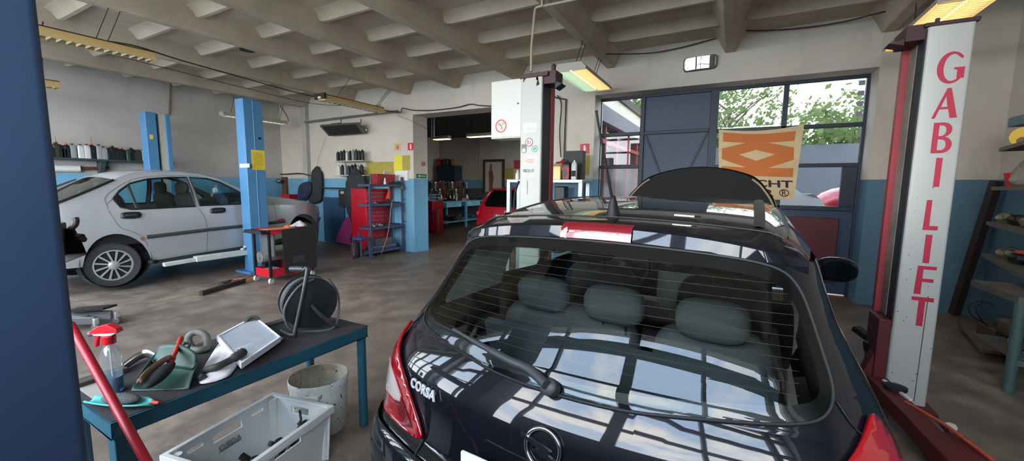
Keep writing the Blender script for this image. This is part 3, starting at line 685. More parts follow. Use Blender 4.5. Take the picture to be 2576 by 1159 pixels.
m = MB(); m.tube(hb_([(800, 556), (812, 553), (824, 550)], .006), .03, 8); m.build('bumper_strip', M_GREYPL, civ)
m = MB(); m.panel(cpath([(386, 655), (500, 636), (610, 619), (722, 596), (722, 606), (610, 629), (500, 646), (386, 663)]), cm(1, .008), du=.3, dv=.1); m.build('sill_cover', M_GREYPL, civ)
m = MB(); p = ch(345, 524); q_ = ch(322, 466); m.bar(cm(1, .004)(*p), cm(1, .004)(*q_), .03, .02); m.build('window_divider', M_GREYPL, civ)
m = MB(); p = [ch(352, 598), ch(362, 594), ch(366, 602), ch(357, 606)]; m.panel(p, cm(1, .006), du=.1, dv=.1); m.build('rust_patch', mat('rust', (150, 96, 70), .8), civ)
m = MB(); m.ell((CX0+.06, 3.95, 1.14), (.10, .06, .075), 16, 10, e=.8); m.build('door_mirror', M_SILV, civ)
# cabin, underbody, wheels
for x, y in ((CMID+.36, 2.35), (CMID-.36, 2.35), (CMID+.38, 3.25), (CMID-.38, 3.25)):
    m = MB(); m.ell((x, y, 1.02), (.27, .09, .32), 16, 10, rot=(.22, 0, 0), e=.5); s_ = m.build('seat', M_SEATD, civ, smooth=70)
    m = MB(); m.ell((x, y-.09, 1.40), (.14, .06, .10), 14, 10, e=.6); m.build('headrest', M_SEATD, s_, smooth=70)
m = MB(); m.bb((CMID-.8, 1.5, .62), (CMID+.8, 4.3, .78)); m.build('cabin_floor', M_INT, civ)
m = MB(); m.ell((CMID, 3.95, 1.10), (.76, .22, .12), 20, 8, e=.6); m.build('dashboard', M_INT, civ)
m = MB(); m.tube([(CMID+.38+.18*math.cos(a*PI/12), 3.72+.07*math.sin(a*PI/12), 1.13+.17*math.sin(a*PI/12)) for a in range(24)], .014, 6, closed=True); m.build('steering_wheel', M_INT, civ)
p = at(541, 478, X=-7.55); m = MB(); m.lathe([(.001, 0), (.042, 0), (.042, .004), (.001, .004)], p, (1, 0, 0), 20); m.build('window_disc', mat('pale round sticker', (214, 206, 206), .6), civ, label='pale round disc hanging behind the front side window')
m = MB(); m.bb((CMID-.72, 1.4, .34), (CMID+.72, 5.2, .48)); m.build('underbody', M_RUBBER, civ)
for Y in (2.16, 4.86):
    for s in (1, -1):
        m = MB(); z0 = .42 if Y < 3 else .52
        wr = .37 if Y < 3 else .33; m.lathe([(wr, -.02), (wr, .22), (.001, .22)], (CMID+s*(.86 if Y < 3 else .78), Y, z0), (-s, 0, 0), 24, caps=False); m.build('wheel_well', M_RUBBER, civ)
M_COVER = mat('silver wheel cover', (206, 208, 212), .3, .5)
for px, py, zr in ((287, 667, 0), (768, 598, 0)):
    hubp = at(px, py, X=CX0-.06); R_ = .318
    for s in (1, -1):
        c = Vector((hubp.x-.1 if s > 0 else 2*CMID-hubp.x+.1, hubp.y, hubp.z)); wd = .19
        tm = MB(); tm.lathe([(R_*.62, -wd/2), (R_*.86, -wd/2), (R_*.97, -wd*.36), (R_, -wd*.2), (R_, wd*.2), (R_*.97, wd*.36), (R_*.90, wd/2), (R_*.66, wd*.46), (R_*.64, wd*.2)], c, (s, 0, 0), 48)
        wo = tm.build('wheel', mat('tyre rubber', (58, 60, 62), .75), civ)
        d = MB(); d.lathe([(.001, -.02), (R_*.64, -.02), (R_*.64, wd*.3)], c, (s, 0, 0), 32); d.build('brake_disc', mat('dark brake parts', (40, 38, 38), .6), wo)
        d = MB(); rg_ = c+Vector((s*wd*.44, 0, 0))
        d.lathe([(R_*.60, -.012), (R_*.66, -.006), (R_*.66, .006), (R_*.61, .008), (R_*.60, -.012)], rg_, (s, 0, 0), 48, caps=False)
        d.lathe([(.001, .03), (.045, .028), (.06, .015), (.062, -.01)], rg_, (s, 0, 0), 24)
        for k in range(12):
            a = 2*PI*k/12+.15; a2 = a+.10
            def P_(r, an, h): return rg_+Vector((s*h, r*math.cos(an), r*math.sin(an)))
            d.ext([P_(.05, a-.16, .018), P_(.05, a+.16, .018), P_(R_*.62, a2+.075, .0), P_(R_*.62, a2-.045, .0), P_(.05, a-.16, .004), P_(.05, a+.16, .004), P_(R_*.62, a2+.075, -.012), P_(R_*.62, a2-.045, -.012)], [(0, 1, 2, 3), (4, 7, 6, 5), (0, 3, 7, 4), (1, 5, 6, 2)])
        d.build('wheel_cover', M_COVER, wo, smooth=40)

# ---------------------------------------------------------------- blue two-post lift
M_LBLUE = mat('light blue lift paint', (80, 134, 178), .42, dirt=.2, dscale=3, dcol=(58, 100, 140))
M_YEL = mat('yellow notice', (226, 206, 66), .6)
M_ARM = mat('pale arm paint', (206, 214, 206), .5, dirt=.3, dscale=8, dcol=(120, 124, 116))
lift = thing('lift_post', 'light blue lift post in front of the silver car, with a large yellow notice', 'lift post', (-7.08, 3.86, 0))
m = MB(); pf = [(-7.2, 3.72), (-6.96, 3.72), (-6.96, 3.86), (-6.955, 3.865), (-6.955, 3.875), (-6.96, 3.88), (-6.96, 4.02), (-7.2, 4.02)]
m.slab(pf, 'xy', .02, 2.83); m.build('column', M_LBLUE, lift, bev=.008)
m = MB(); m.bb((-7.3, 3.62, 0), (-6.86, 4.12, .03)); m.build('base_plate', M_LBLUE, lift)
def sheet_on(mb_fn, name, mt, par, **k):
    m_ = MB(); mb_fn(m_); return m_.build(name, mt, par, **k)
a, b = at(632, 376, X=-6.95), at(668, 428, X=-6.95)
ns = sheet_on(lambda q: q.bb((-6.957, a.y, b.z), (-6.953, b.y, a.z)), 'notice', M_YEL, lift, label='large yellow notice sheet')
m = MB()
for k in range(9): m.box((-6.9525, (a.y+b.y)/2, a.z-.05-.024*k), (.001, (b.y-a.y)*(.72 if k else .4), .006))
m.build('notice_text', mat('brown print', (150, 128, 50), .7), ns)
a, b = at(603, 412, Y=3.718), at(628, 421, Y=3.718); sheet_on(lambda q: q.bb((a.x, 3.716, b.z), (b.x, 3.719, a.z)), 'label_strip', M_WHITE, lift, label='small white label strip')
c = at(653, 348, X=-6.953); sheet_on(lambda q: q.lathe([(.001, 0), (.022, 0), (.022, .004)], c, (1, 0, 0), 16), 'cable_hole', M_BLACK, lift)
a, b = at(398, 664, X=-7.16), at(618, 634, X=-7.16)
def lift_arm(par, pts, w0, w1, pad, mt=M_ARM):
    q = MB()
    for (p0, p1, w_) in pts: q.bar(p0, p1, w_, w_*.75)
    o = q.build('arm', mt, par, bev=.006)
    q = MB(); q.lathe([(.05, 0), (.055, .015), (.05, .05), (.001, .05)], pad, (0, 0, 1), 16); q.build('pad', M_RUBBER, o); return o
mid = a.lerp(b, .38)
lift_arm(lift, [(b+Vector((0, .12, 0)), mid, .11), (mid+Vector((0, .1, -.005)), a+Vector((0, .06, -.02)), .075)], 0, 0, (-7.34, a.y, a.z-.01))
m = MB(); p = b+Vector((.02, -.06, .05))
for k in range(3): m.lathe([(.03, 0), (.03, .03), (.018, .035)], p+Vector((0, .045*k, .035*k)), (.4, 0, 1), 12)
m.build('height_adapters', M_ARM, lift, label='stacked pale height adapters')
lift_arm(lift, [(Vector((-7.2, 3.98, b.z)), Vector((-7.42, 4.6, b.z-.02)), .1)], 0, 0, (-7.42, 4.6, b.z+.03))
m = MB(); m.bb((-7.26, 3.76, b.z-.12), (-7.19, 3.98, b.z+.35)); m.build('carriage', M_LBLUE, lift, bev=.006)
# far post of the same lift
fx = -9.72
far = thing('lift_post', 'light blue lift post behind the silver car, with a pale slide rail', 'lift post', (fx-.12, 3.7, 0))
y0, y1 = at(366, 300, X=fx).y, at(428, 300, X=fx).y; zt = at(397, 284, X=fx).z
m = MB(); w_ = (y1-y0); pf = [(fx, y0), (fx, y0+w_*.42), (fx-.12, y0+w_*.44), (fx-.12, y1-w_*.22), (fx, y1-w_*.2), (fx, y1), (fx-.26, y1), (fx-.26, y0)]
m.slab(pf, 'xy', .02, zt-.02); m.build('column', M_LBLUE, far, bev=.006)
m = MB(); ra, rb = at(398, 300, X=fx-.04).y, at(416, 300, X=fx-.04).y; m.bb((fx-.10, ra, .3), (fx-.03, rb, zt-.01)); m.build('slide_rail', mat('pale rail', (190, 190, 176), .5), far, label='pale grey slide rail')
a, b = at(376, 338, X=fx+.002), at(386, 350, X=fx+.002); sheet_on(lambda q: q.bb((fx, a.y, b.z), (fx+.003, b.y, a.z)), 'notice', M_YEL, far, label='small yellow sticker')
m = MB(); m.bb((fx-.36, y0-.1, 0), (fx+.1, y1+.1, .03)); m.build('base_plate', M_LBLUE, far)

# ---------------------------------------------------------------- navy lift post close to the camera
M_NPOST = mat('navy lift paint', (46, 68, 98), .5, dirt=.2, dscale=4, dcol=(36, 54, 80))
np_ = thing('lift_post', 'dark navy lift post at the left edge, close to the camera', 'lift post', (-1.56, .17, 0))
m = MB(); m.slab(rrect(.28, .33, .02, 4, -1.565, .165), 'xy', .02, 2.9); m.build('column', M_NPOST, np_)
m = MB(); m.bb((-1.75, -.06, 0), (-1.38, .39, .025)); m.build('base_plate', M_NPOST, np_)
M_RUSTY = mat('oily brown steel', (58, 46, 36), .6, dirt=.5, dscale=7, dcol=(34, 28, 24))
t_ = 1.55
bp_ = [at(x, y, t=t_) for x, y in ((128, 570), (190, 574), (207, 605), (222, 640), (160, 664), (128, 668))]
dv_ = Vector((-.12, -.05, 0))
m = MB(); k = len(bp_); m.ext(bp_+[p+dv_ for p in bp_], [tuple(range(k)), tuple(range(k, 2*k))[::-1]]+[(i, (i+1) % k, k+(i+1) % k, k+i) for i in range(k)])
m.bar(at(150, 600, t=t_)+dv_*.5, Vector((-1.62, .25, at(150, 600, t=t_).z)), .12)
ca = m.build('carriage', M_RUSTY, np_, bev=.008, label='oily brown steel carriage block')
m = MB(); m.tube(cr([at(178, 575, t=t_-.01), at(188, 566, t=t_-.01), at(191, 555, t=t_-.01), at(189, 548, t=t_-.01)], 4), .010, 8); m.build('hook', M_RUSTY, ca)
for p in ((205, 594), (209, 601)):
    m = MB(); m.tube([at(p[0]-12, p[1], t=t_), at(p[0]+3, p[1]+1, t=t_)], .011, 8); m.build('bolt', M_RUSTY, ca)

# ---------------------------------------------------------------- red trolley with a black board leaning on it
M_RED = mat('red tool paint', (196, 22, 44), .35, coat=.3)
tro = thing('tool_trolley', 'red two-tray trolley on white castors standing at the foot of the blue lift post', 'trolley', (-6.13, 3.76, 0))
tx0, tx1, ty0, ty1 = -6.34, -5.93, 3.41, 4.11
def tray(z, h, nm):
    q = MB(); q.bb((tx0, ty0, z), (tx1, ty1, z+.012))
    for lo, hi in (((tx0, ty0, z), (tx0+.012, ty1, z+h)), ((tx1-.012, ty0, z), (tx1, ty1, z+h)), ((tx0, ty0, z), (tx1, ty0+.012, z+h)), ((tx0, ty1-.012, z), (tx1, ty1, z+h))): q.bb(lo, hi)
    return q.build(nm, M_RED, tro, bev=.003)
tray(.10, .12, 'lower_tray'); tray(.74, .07, 'upper_tray')
for x, y in ((tx0+.012, ty0+.012), (tx1-.012, ty0+.012), (tx0+.012, ty1-.012), (tx1-.012, ty1-.012)):
    m = MB(); m.bb((x-.016, y-.016, .10), (x+.016, y+.016, .81)); m.build('upright', M_BLACK, tro)
    m = MB(); m.lathe([(.012, -.014), (.042, -.014), (.046, 0), (.042, .014), (.012, .014)], (x, y, .046), (1, .3, 0), 20); co = m.build('castor', mat('white castor', (214, 212, 204), .5), tro)
    m = MB(); m.bb((x-.02, y-.02, .075), (x+.02, y+.02, .10)); m.build('castor_fork', M_STEEL, co)
m = MB(); m.prism([(-.06, 0), (.5, 0), (.44, .05), (0, .05)], lambda a, b: (tx0-.02+a*.9, ty0-.10, .755+b), lambda a, b: (tx0-.02+a*.9, ty0, .755+b)); m.build('handle_bracket', M_BLACK, tro)
# things in and on the trolley
m = MB(); yb = [(3.62, .12), (4.16, .13), (4.16, .835), (3.60, .80)]
m.slab(yb, 'yz', tx1+.012, .008); solo(m, 'board', mat('black board', (34, 36, 38), .6, dirt=.3, dscale=5, dcol=(52, 54, 56)), 'large black board leaning against the side of the red trolley', 'board')
m = MB(); a, b, c_, d = at(738, 645, X=-5.905), at(765, 640, X=-5.905), at(766, 655, X=-5.905), at(738, 662, X=-5.905)
hp_ = [(p.y, p.z) for p in (a, b, c_, d)]; m.slab(hp_, 'yz', -5.913, .006); solo(m, 'patch_sheet', mat('dark grey patch', (58, 60, 62), .6), 'dark grey patch on the black board of the trolley', 'sheet')
pc = at(662, 646, Y=3.55)
hx = thing('fan_heater', 'grey round-nosed gas fan heater inside the red trolley', 'heater', (pc.x, 3.65, .232))
m = MB(); m.lathe([(.083, 0), (.09, .01), (.09, .35), (.07, .36), (.001, .36)], (pc.x, 3.50, pc.z), (0, 1, 0), 28); m.build('barrel', mat('heater grey', (122, 120, 114), .5), hx)
m = MB(); m.lathe([(.001, .02), (.05, .02), (.08, .004), (.086, -.004)], (pc.x, 3.50, pc.z), (0, 1, 0), 28); m.build('nozzle', mat('light heater grey', (128, 128, 126), .4), hx)
m = MB(); m.lathe([(.018, -.012), (.03, 0), (.018, .012)], (pc.x+.005, 3.505, pc.z-.01), (0, -1, 0), 6); m.build('burner', M_STEEL, hx)
m = MB(); m.bb((pc.x-.05, 3.55, .132), (pc.x+.05, 3.80, pc.z-.07)); m.build('stand', M_BLACK, hx)
m = MB(); m.bb((-6.19, 3.46, .114), (-5.98, 3.62, .21)); cbx = m.build('charger_body', mat('charger grey', (128, 128, 124), .5), thing('battery_charger', 'small grey battery charger in the lower tray of the red trolley', 'charger', (-6.085, 3.54, .114)), bev=.008)
m = MB(); m.bb((-6.16, 3.452, .14), (-6.03, 3.46, .19)); m.build('front_plate', M_BLACK, cbx.parent)
m = MB(); m.tube(cr([(-6.13, 3.448, .16), (-6.10, 3.42, .175), (-6.06, 3.448, .165)], 4), .006, 6); m.build('handle', M_STEEL, cbx.parent)
m = MB(); m.bb((-6.30, 3.5, .40), (-5.96, 3.52, .73)); m.build('back_panel', mat('grey panel', (80, 84, 86), .6), tro)
m = MB(); m.bb((tx0+.03, 3.50, .755), (tx1-.05, 3.95, .80)); solo(m, 'cardboard', mat('brown card', (170, 136, 100), .8), 'flat brown cardboard lying in the top tray of the red trolley', 'cardboard', bev=.003)
def rag(mb, c, r, h, seed, n=22):
    rnd = random.Random(seed); ph = [rnd.random()*6 for _ in range(8)]
    def f(a, b):
        an = 2*PI*a; q = b; rr_ = r*q*(1+.22*math.sin(3*an+ph[0])+.14*math.sin(5*an+ph[1]))
        z = h*(1-q)**.6*(1+.5*math.sin(2*an+ph[2])*q)+h*.35*abs(math.sin(4*an+ph[3]+6*q))*(1-q*.7)
        return (c[0]+rr_*math.cos(an), c[1]+rr_*math.sin(an)*1.0, c[2]+z)
    mb.grid(f, n, 8)
M_RAG = mat('grimy white rag', (196, 190, 192), .9, dirt=.7, dscale=22, dcol=(70, 60, 66))
m = MB(); rag(m, (-6.12, 4.03, .81), .13, .07, 3); solo(m, 'rag', M_RAG, 'crumpled grey and white rag on the top of the red trolley', 'rag', smooth=70, solid=.004)
m = MB(); rag(m, (-6.2, 3.90, .80), .08, .03, 5); solo(m, 'glove', mat('orange glove', (224, 98, 44), .8), 'orange rubber glove beside the rag on the trolley', 'glove', smooth=70, solid=.004)
# steel bar, wood blocks, trolley jack on the floor
p0, p1 = at(505, 738, Z=.03), at(640, 698, Z=.03); m = MB(); m.bar(p0, p1, .06); o = solo(m, 'steel_bar', mat('dark square tube', (62, 58, 56), .5, .5), 'dark square steel bar on the floor in front of the blue lift post', 'bar', bev=.004)
M_WOOD = mat('pale wood block', (196, 150, 104), .8, dirt=.4, dscale=20, dcol=(140, 100, 64), sx=(1, 6, 1))
for (x, y), col, lb in (((592, 707), mat('reddish wood block', (176, 104, 66), .8), 'reddish wooden block on the floor behind the steel bar'), ((622, 703), M_WOOD, 'pale wooden block on the floor touching the red trolley'), ((570, 712), mat('black block', (44, 40, 38), .7), 'black block lying on the floor at the end of the wooden blocks')):
    c = at(x, y, Z=.03); m = MB(); m.box((c.x, c.y, .03), (.09, .19, .06), (0, 0, .25)); solo(m, 'block', col, lb, 'block', bev=.005)
c = at(215, 805, Z=.10)
jk = thing('trolley_jack', 'low trolley jack with small steel castors on the floor behind the bench', 'jack', (c.x, c.y, 0))
m = MB(); e0, e1 = at(150, 800, Z=.10), at(258, 800, Z=.10)
d_ = (e1-e0).normalized(); n_ = Vector((-d_.y, d_.x, 0))
m.bar(e0+n_*.13, e1+n_*.10, .035, .09); m.bar(e0-n_*.10, e1-n_*.07, .035, .075); m.bar(e0+n_*.0+Vector((0, 0, .02)), e1-d_*.15, .06, .05); m.build('frame', mat('grey jack steel', (104, 104, 108), .5, .4), jk, bev=.006)
m = MB(); m.bar(e0+n_*.11+Vector((0, 0, .05)), e1+n_*.09+Vector((0, 0, .09)), .15, .02); m.build('cover_plate', M_BLACK, jk)
for s_ in (-.10, .12):
    w0 = e1+n_*s_+d_*.03; m = MB(); m.lathe([(.01, -.018), (.038, -.018), (.042, 0), (.038, .018), (.01, .018)], (w0.x, w0.y, .042), (n_.x, n_.y, 0), 18); wj = m.build('castor', M_STEEL, jk)
    m = MB(); m.bar((w0.x, w0.y, .05), (w0.x, w0.y, .13), .045, .04); m.build('castor_fork', mat('pale zinc', (190, 192, 190), .4, .6), wj, bev=.006)
# ---------------------------------------------------------------- teal bench in the foreground with its things
BZ = .637
M_TEAL = mat('teal bench paint', (36, 92, 112), .5, dirt=.4, dscale=7, dcol=(22, 52, 64), bump=.1)
M_TOP = mat('dark rubber top', (42, 40, 43), .75, dirt=.4, dscale=12, dcol=(66, 62, 62), bump=.15, bscale=60)
bn = thing('work_bench', 'long low teal steel bench with a dark top in the left foreground', 'bench', (-2.19, 1.1, 0))
bx0, bx1, by0, by1 = -2.47, -1.905, .50, 1.665
m = MB(); m.bb((bx0+.004, by0+.004, BZ-.012), (bx1-.004, by1-.004, BZ)); m.build('top', M_TOP, bn)
m = MB()
for lo, hi in (((bx0, by0, BZ-.065), (bx0+.03, by1, BZ-.002)), ((bx1-.03, by0, BZ-.065), (bx1, by1, BZ-.002)), ((bx0, by0, BZ-.065), (bx1, by0+.03, BZ-.002)), ((bx0, by1-.03, BZ-.065), (bx1, by1, BZ-.002))): m.bb(lo, hi)
m.build('frame', M_TEAL, bn, bev=.004)
for x, y, k in ((bx1-.028, by1-.03, 0), (bx0+.028, by1-.03, 0), (bx1-.028, by0+.05, 1), (bx0+.028, by0+.05, 0)):
    m = MB()
    if k: m.bb((x-.04, y-.045, 0), (x+.028, y+.02, BZ-.05))
    else: m.tube([(x, y, 0), (x, y, BZ-.05)], .026, 16)
    m.build('leg', M_TEAL, bn, bev=.003)
B = lambda px, py, dz=0.: at(px, py, Z=BZ+dz)
# cable reel
rl = thing('cable_reel', 'black cable reel on a bent tubular stand at the right end of the teal bench', 'cable reel', (-2.2, 1.47, BZ))
rc = Vector((-2.185, 1.47, BZ+.165)); ra = Vector((.93, -.36, 0)).normalized()
M_REEL = mat('reel plastic', (34, 36, 40), .45)
m = MB(); m.lathe([(.02, .055), (.10, .050), (.145, .052), (.150, .058), (.148, .063), (.10, .062), (.06, .070), (.02, .072)], rc, ra, 40); m.build('flange', M_REEL, rl)
m = MB(); m.lathe([(.02, -.055), (.148, -.055), (.150, -.060), (.148, -.066), (.02, -.066)], rc, ra, 40); m.build('flange', M_REEL, rl)
m = MB(); m.lathe([(.07, -.055), (.07, .055)], rc, ra, 24); m.build('drum', M_REEL, rl)
u_ = -ra.cross(Vector((0, 0, 1))).normalized(); w_ = Vector((0, 0, 1))
M_CABLE = mat('grey cable', (86, 88, 90), .55)
for i, (r0, off) in enumerate(((.135, -.03), (.142, -.01), (.138, .012), (.128, .03), (.120, -.02), (.145, .022))):
    m = MB(); m.tube([rc+ra*(off+.004*math.sin(3*a))+u_*(r0*math.cos(a))+w_*(r0*math.sin(a)) for a in [2*PI*k/36 for k in range(36)]], .0065, 6, closed=True); m.build('cable', M_CABLE, rl)
m = MB(); lp = cr([rc+ra*.07+u_*.02+w_*.14, rc+ra*.09-u_*.07+w_*.11, rc+ra*.10-u_*.145+w_*.0, rc+ra*.09-u_*.12-w_*.12, rc+ra*.10-u_*.02-w_*.156, rc+ra*.12+u_*.10-w_*.158, rc+ra*.05+u_*.155-w_*.10, rc+ra*.02+u_*.165+w_*.02, rc+ra*.0+u_*.12+w_*.12], 6); m.tube(lp, .0065, 6); m.build('cable', M_CABLE, rl)
M_TUBE = mat('stand tube', (60, 62, 66), .4, .3)
tb = [rc-ra*.02+w_*.205-u_*.05, rc+ra*.075+w_*.205-u_*.03, rc+ra*.092+w_*.19-u_*.02, rc+ra*.115-u_*.10-w_*.13, rc+ra*.118-u_*.108-w_*.148, rc+ra*.10-u_*.125-w_*.152, rc+ra*.0-u_*.15-w_*.152]
m = MB(); m.tube([tb[0]]+cr(tb[1:], 4), .0115, 12); m.tube([rc+ra*.0+w_*.205-u_*.085, rc+ra*.06+w_*.207-u_*.03], .017, 14); m.build('stand', M_TUBE, rl)
m = MB(); m.tube(cr([rc+ra*.075-w_*.01, rc+ra*.10+u_*.04-w_*.07, rc+ra*.11+u_*.10-w_*.135, rc+ra*.112+u_*.135-w_*.152], 4), .011, 10); m.build('foot', M_TUBE, rl)
# pleated filter
A, D_, Cc = B(548, 846, .055), B(640, 797, .06), B(703, 848, .045)
fl = thing('cabin_filter', 'white framed pleated air filter leaning on the rag in the middle of the bench', 'filter', (A+Cc)/2-Vector((0, 0, .05)))
eu = D_-A; ev = Cc-D_; en = eu.cross(ev).normalized(); en = en if en.z > 0 else -en
M_FILT = mat('white filter frame', (226, 228, 234), .7); M_PLEAT = mat('grey pleats', (196, 202, 210), .9)
def fp(a, b, h=0.): return A+eu*a+ev*b+en*h
m = MB()
for a0, a1, b0, b1 in ((-.02, 1.02, -.02, .015), (-.02, 1.02, .985, 1.02), (-.02, .015, 0, 1), (.985, 1.02, 0, 1)):
    q = [fp(a0, b0, -.024), fp(a1, b0, -.024), fp(a1, b1, -.024), fp(a0, b1, -.024), fp(a0, b0, .004), fp(a1, b0, .004), fp(a1, b1, .004), fp(a0, b1, .004)]
    m.ext(q, [(0, 1, 2, 3), (4, 7, 6, 5), (0, 4, 5, 1), (1, 5, 6, 2), (2, 6, 7, 3), (3, 7, 4, 0)])
m.build('frame', M_FILT, fl)
m = MB(); n = 34; pf = [(i+a)/n for i in range(n) for a in (0, .5, .54, .96)]; ph = [0, 0, -.03, -.03]*n; vs = [fp(b, .01+.98*a, h_) for a, h_ in zip(pf, ph) for b in (.015, .985)]; m.ext(vs, [(2*i, 2*i+1, 2*i+3, 2*i+2) for i in range(len(pf)-1)]); m.build('pleats', M_PLEAT, fl, smooth=0)
# rag under the filter
t = NT('white rag'); t.link(t.mix(t.ramp(t.noise(14, 6), [(.5, (0,)*3), (.75, (.5,)*3)]), C4((224, 218, 224)), C4((150, 140, 146))), t.b.inputs['Base Color']); t.b.inputs['Roughness'].default_value = .9; M_RAG2 = t.m
ro = [(503, 968), (507, 940), (535, 890), (558, 862), (580, 858), (620, 880), (700, 850), (710, 858), (672, 880), (640, 900), (612, 905), (596, 925), (575, 950), (540, 962)]
rw3 = [B(*p) for p in cr(ro, 4, True)]
cxr = sum(p.x for p in rw3)/len(rw3); cyr = sum(p.y for p in rw3)/len(rw3)
rnd = random.Random(4)
m = MB(); k = len(rw3); nr = 9; vs = []
for j in range(nr+1):
    q = j/nr
    for i, p in enumerate(rw3):
        x, y = cxr+(p.x-cxr)*q, cyr+(p.y-cyr)*q; an = 2*PI*i/k
        z = BZ+.004+.028*(1-q**2)+.012*abs(math.sin(3.1*an+7*q))*(1-.6*q)+.008*math.sin(23*x+17*y)*(1-q)
        vs.append((x, y, max(BZ+.003, z)))
m.ext(vs, [(j*k+i, j*k+(i+1) % k, (j+1)*k+(i+1) % k, (j+1)*k+i) for j in range(nr) for i in range(k)]); solo(m, 'rag', M_RAG2, 'white rag spread under the pleated filter on the teal bench', 'rag', smooth=70, solid=.003)
# hoses
M_HOSE = mat('dark rubber hose', (52, 52, 54), .6); M_HOSE2 = mat('grey rubber hose', (104, 104, 98), .65, dirt=.3, dscale=14)
hp1 = [B(612, 885, .065), B(600, 893, .062), B(575, 908, .05), B(545, 922, .045), B(520, 930, .03), B(507, 938, .02), B(504, 948, .016), B(512, 952, .016)]
m = MB(); m.tube(cr(hp1, 6), [.021]*10+[.016]*33, 14); solo(m, 'hose', M_HOSE, 'dark curved rubber hose lying over the white rag on the bench', 'hose', smooth=60)
hp2 = [B(482, 875, .02), B(474, 855, .06), B(478, 842, .085), B(494, 835, .095), B(513, 840, .085), B(522, 855, .055), B(520, 872, .02), B(505, 880, .018), B(480, 878, .018), B(462, 870, .018)]
m = MB(); m.tube(cr(hp2, 6), .0165, 14); solo(m, 'hose', M_HOSE2, 'grey looped rubber hose standing up behind the green dustpan', 'hose', smooth=60)
m = MB(); c = at(634, 803, X=-2.425); c.z = BZ+.054; c.z = BZ+.045; m.lathe([(.025, -.018), (.041, -.02), (.045, 0), (.041, .02), (.028, .022), (.025, .01)], c, (.75, -.35, .35), 26); solo(m, 'rubber_pulley', mat('dark pulley', (62, 62, 56), .6), 'small dark grooved rubber ring behind the pleated filter', 'pulley')
m = MB(); m.bb((bx0+.02, 1.24, BZ), (bx0+.075, 1.64, BZ+.012)); solo(m, 'flat_bar', mat('dark flat bar', (60, 60, 60), .6), 'dark flat steel strip along the far edge of the bench under the reel', 'bar')
# spray bottle
sp_ = B(287, 983); SB = thing('spray_bottle', 'clear trigger spray bottle with red head and blue liquid on the bench', 'bottle', sp_)
M_CLR = glass_mat('clear bottle plastic', (.90, .93, .94), .10, .08, haze=.14, hcol=(220, 226, 230)); M_LIQ = mat('blue liquid', (22, 110, 160), .1, trans=.5)
bp2 = [(.038, 0), (.040, .01), (.040, .11), (.036, .125), (.040, .14), (.038, .165), (.024, .19), (.018, .205), (.018, .22)]
m = MB(); m.lathe(bp2, sp_, (0, 0, 1), 28, sx=1., sy=.8, caps=False); m.build('bottle_body', M_CLR, SB)
m = MB(); m.lathe([(.0377, .003), (.0385, .01), (.0385, .066), (.001, .066)], sp_, (0, 0, 1), 28, sx=1., sy=.8); m.build('liquid', M_LIQ, SB)
hd_ = (B(250, 860)-B(310, 860)); hd_.z = 0; hd_.normalize(); zz = Vector((0, 0, 1)); sd_ = hd_.cross(zz); s0 = sp_+zz*.205
M_SRED = mat('red spray head', (206, 30, 44), .35)
m = MB(); m.lathe([(.022, 0), (.023, .03), (.015, .034)], s0, (0, 0, 1), 20); m.build('collar', M_SRED, SB)
def sh(a, b, w_): return s0+hd_*a+zz*b+sd_*w_
m = MB(); prof = [(-.05, .050), (-.045, .066), (-.01, .082), (.03, .074), (.062, .052), (.060, .044), (.0, .046)]; m.prism(prof, lambda a, b: sh(a, b, -.014), lambda a, b: sh(a, b, .014)); m.build('spray_head', M_SRED, SB, bev=.004)
m = MB(); m.prism([(-.045, .048), (.058, .046), (.05, .036), (.01, .032), (-.02, .034)], lambda a, b: sh(a, b, -.012), lambda a, b: sh(a, b, .012)); m.build('spray_body', mat('light grey plastic', (176, 178, 176), .5), SB, bev=.003)
m = MB(); m.lathe([(.010, 0), (.011, .018), (.004, .026)], sh(.055, .044, 0), hd_-zz*.25, 12); m.build('nozzle', mat('grey nozzle', (92, 96, 92), .5), SB)
m = MB(); m.prism([(.028, .04), (.044, .04), (.056, -.004), (.052, -.016), (.044, -.012), (.040, .012)], lambda a, b: sh(a, b, -.007), lambda a, b: sh(a, b, .007)); m.build('trigger', M_SRED, SB, bev=.003)
m = MB(); m.tube([sh(0, .03, 0), sp_+zz*.02], .0025, 6); m.build('dip_tube', M_WHITE, SB)
# bent bracket
m = MB(); br = cr([B(308, 925, .02), B(335, 905, .025), B(356, 893, .03), B(372, 890, .035), B(392, 900, .03)], 5)
vs = []; 
for p in br: vs += [p-Vector((0, 0, .02)), p+Vector((0, 0, .022))]
m.ext(vs, [(2*i, 2*i+2, 2*i+3, 2*i+1) for i in range(len(br)-1)]); solo(m, 'bracket', mat('bright strip metal', (196, 194, 192), .25, .9), 'bent bright metal strip standing between the spray bottle and the dustpan', 'bracket', smooth=60, solid=.003)
m = MB(); q_ = B(252, 955); m.box((q_.x, q_.y, BZ+.012), (.05, .18, .024), (0, 0, .1)); solo(m, 'wood_strip', mat('dark stained wood', (70, 62, 58), .8), 'dark wooden strip behind the spray bottle on the bench', 'strip', bev=.003)
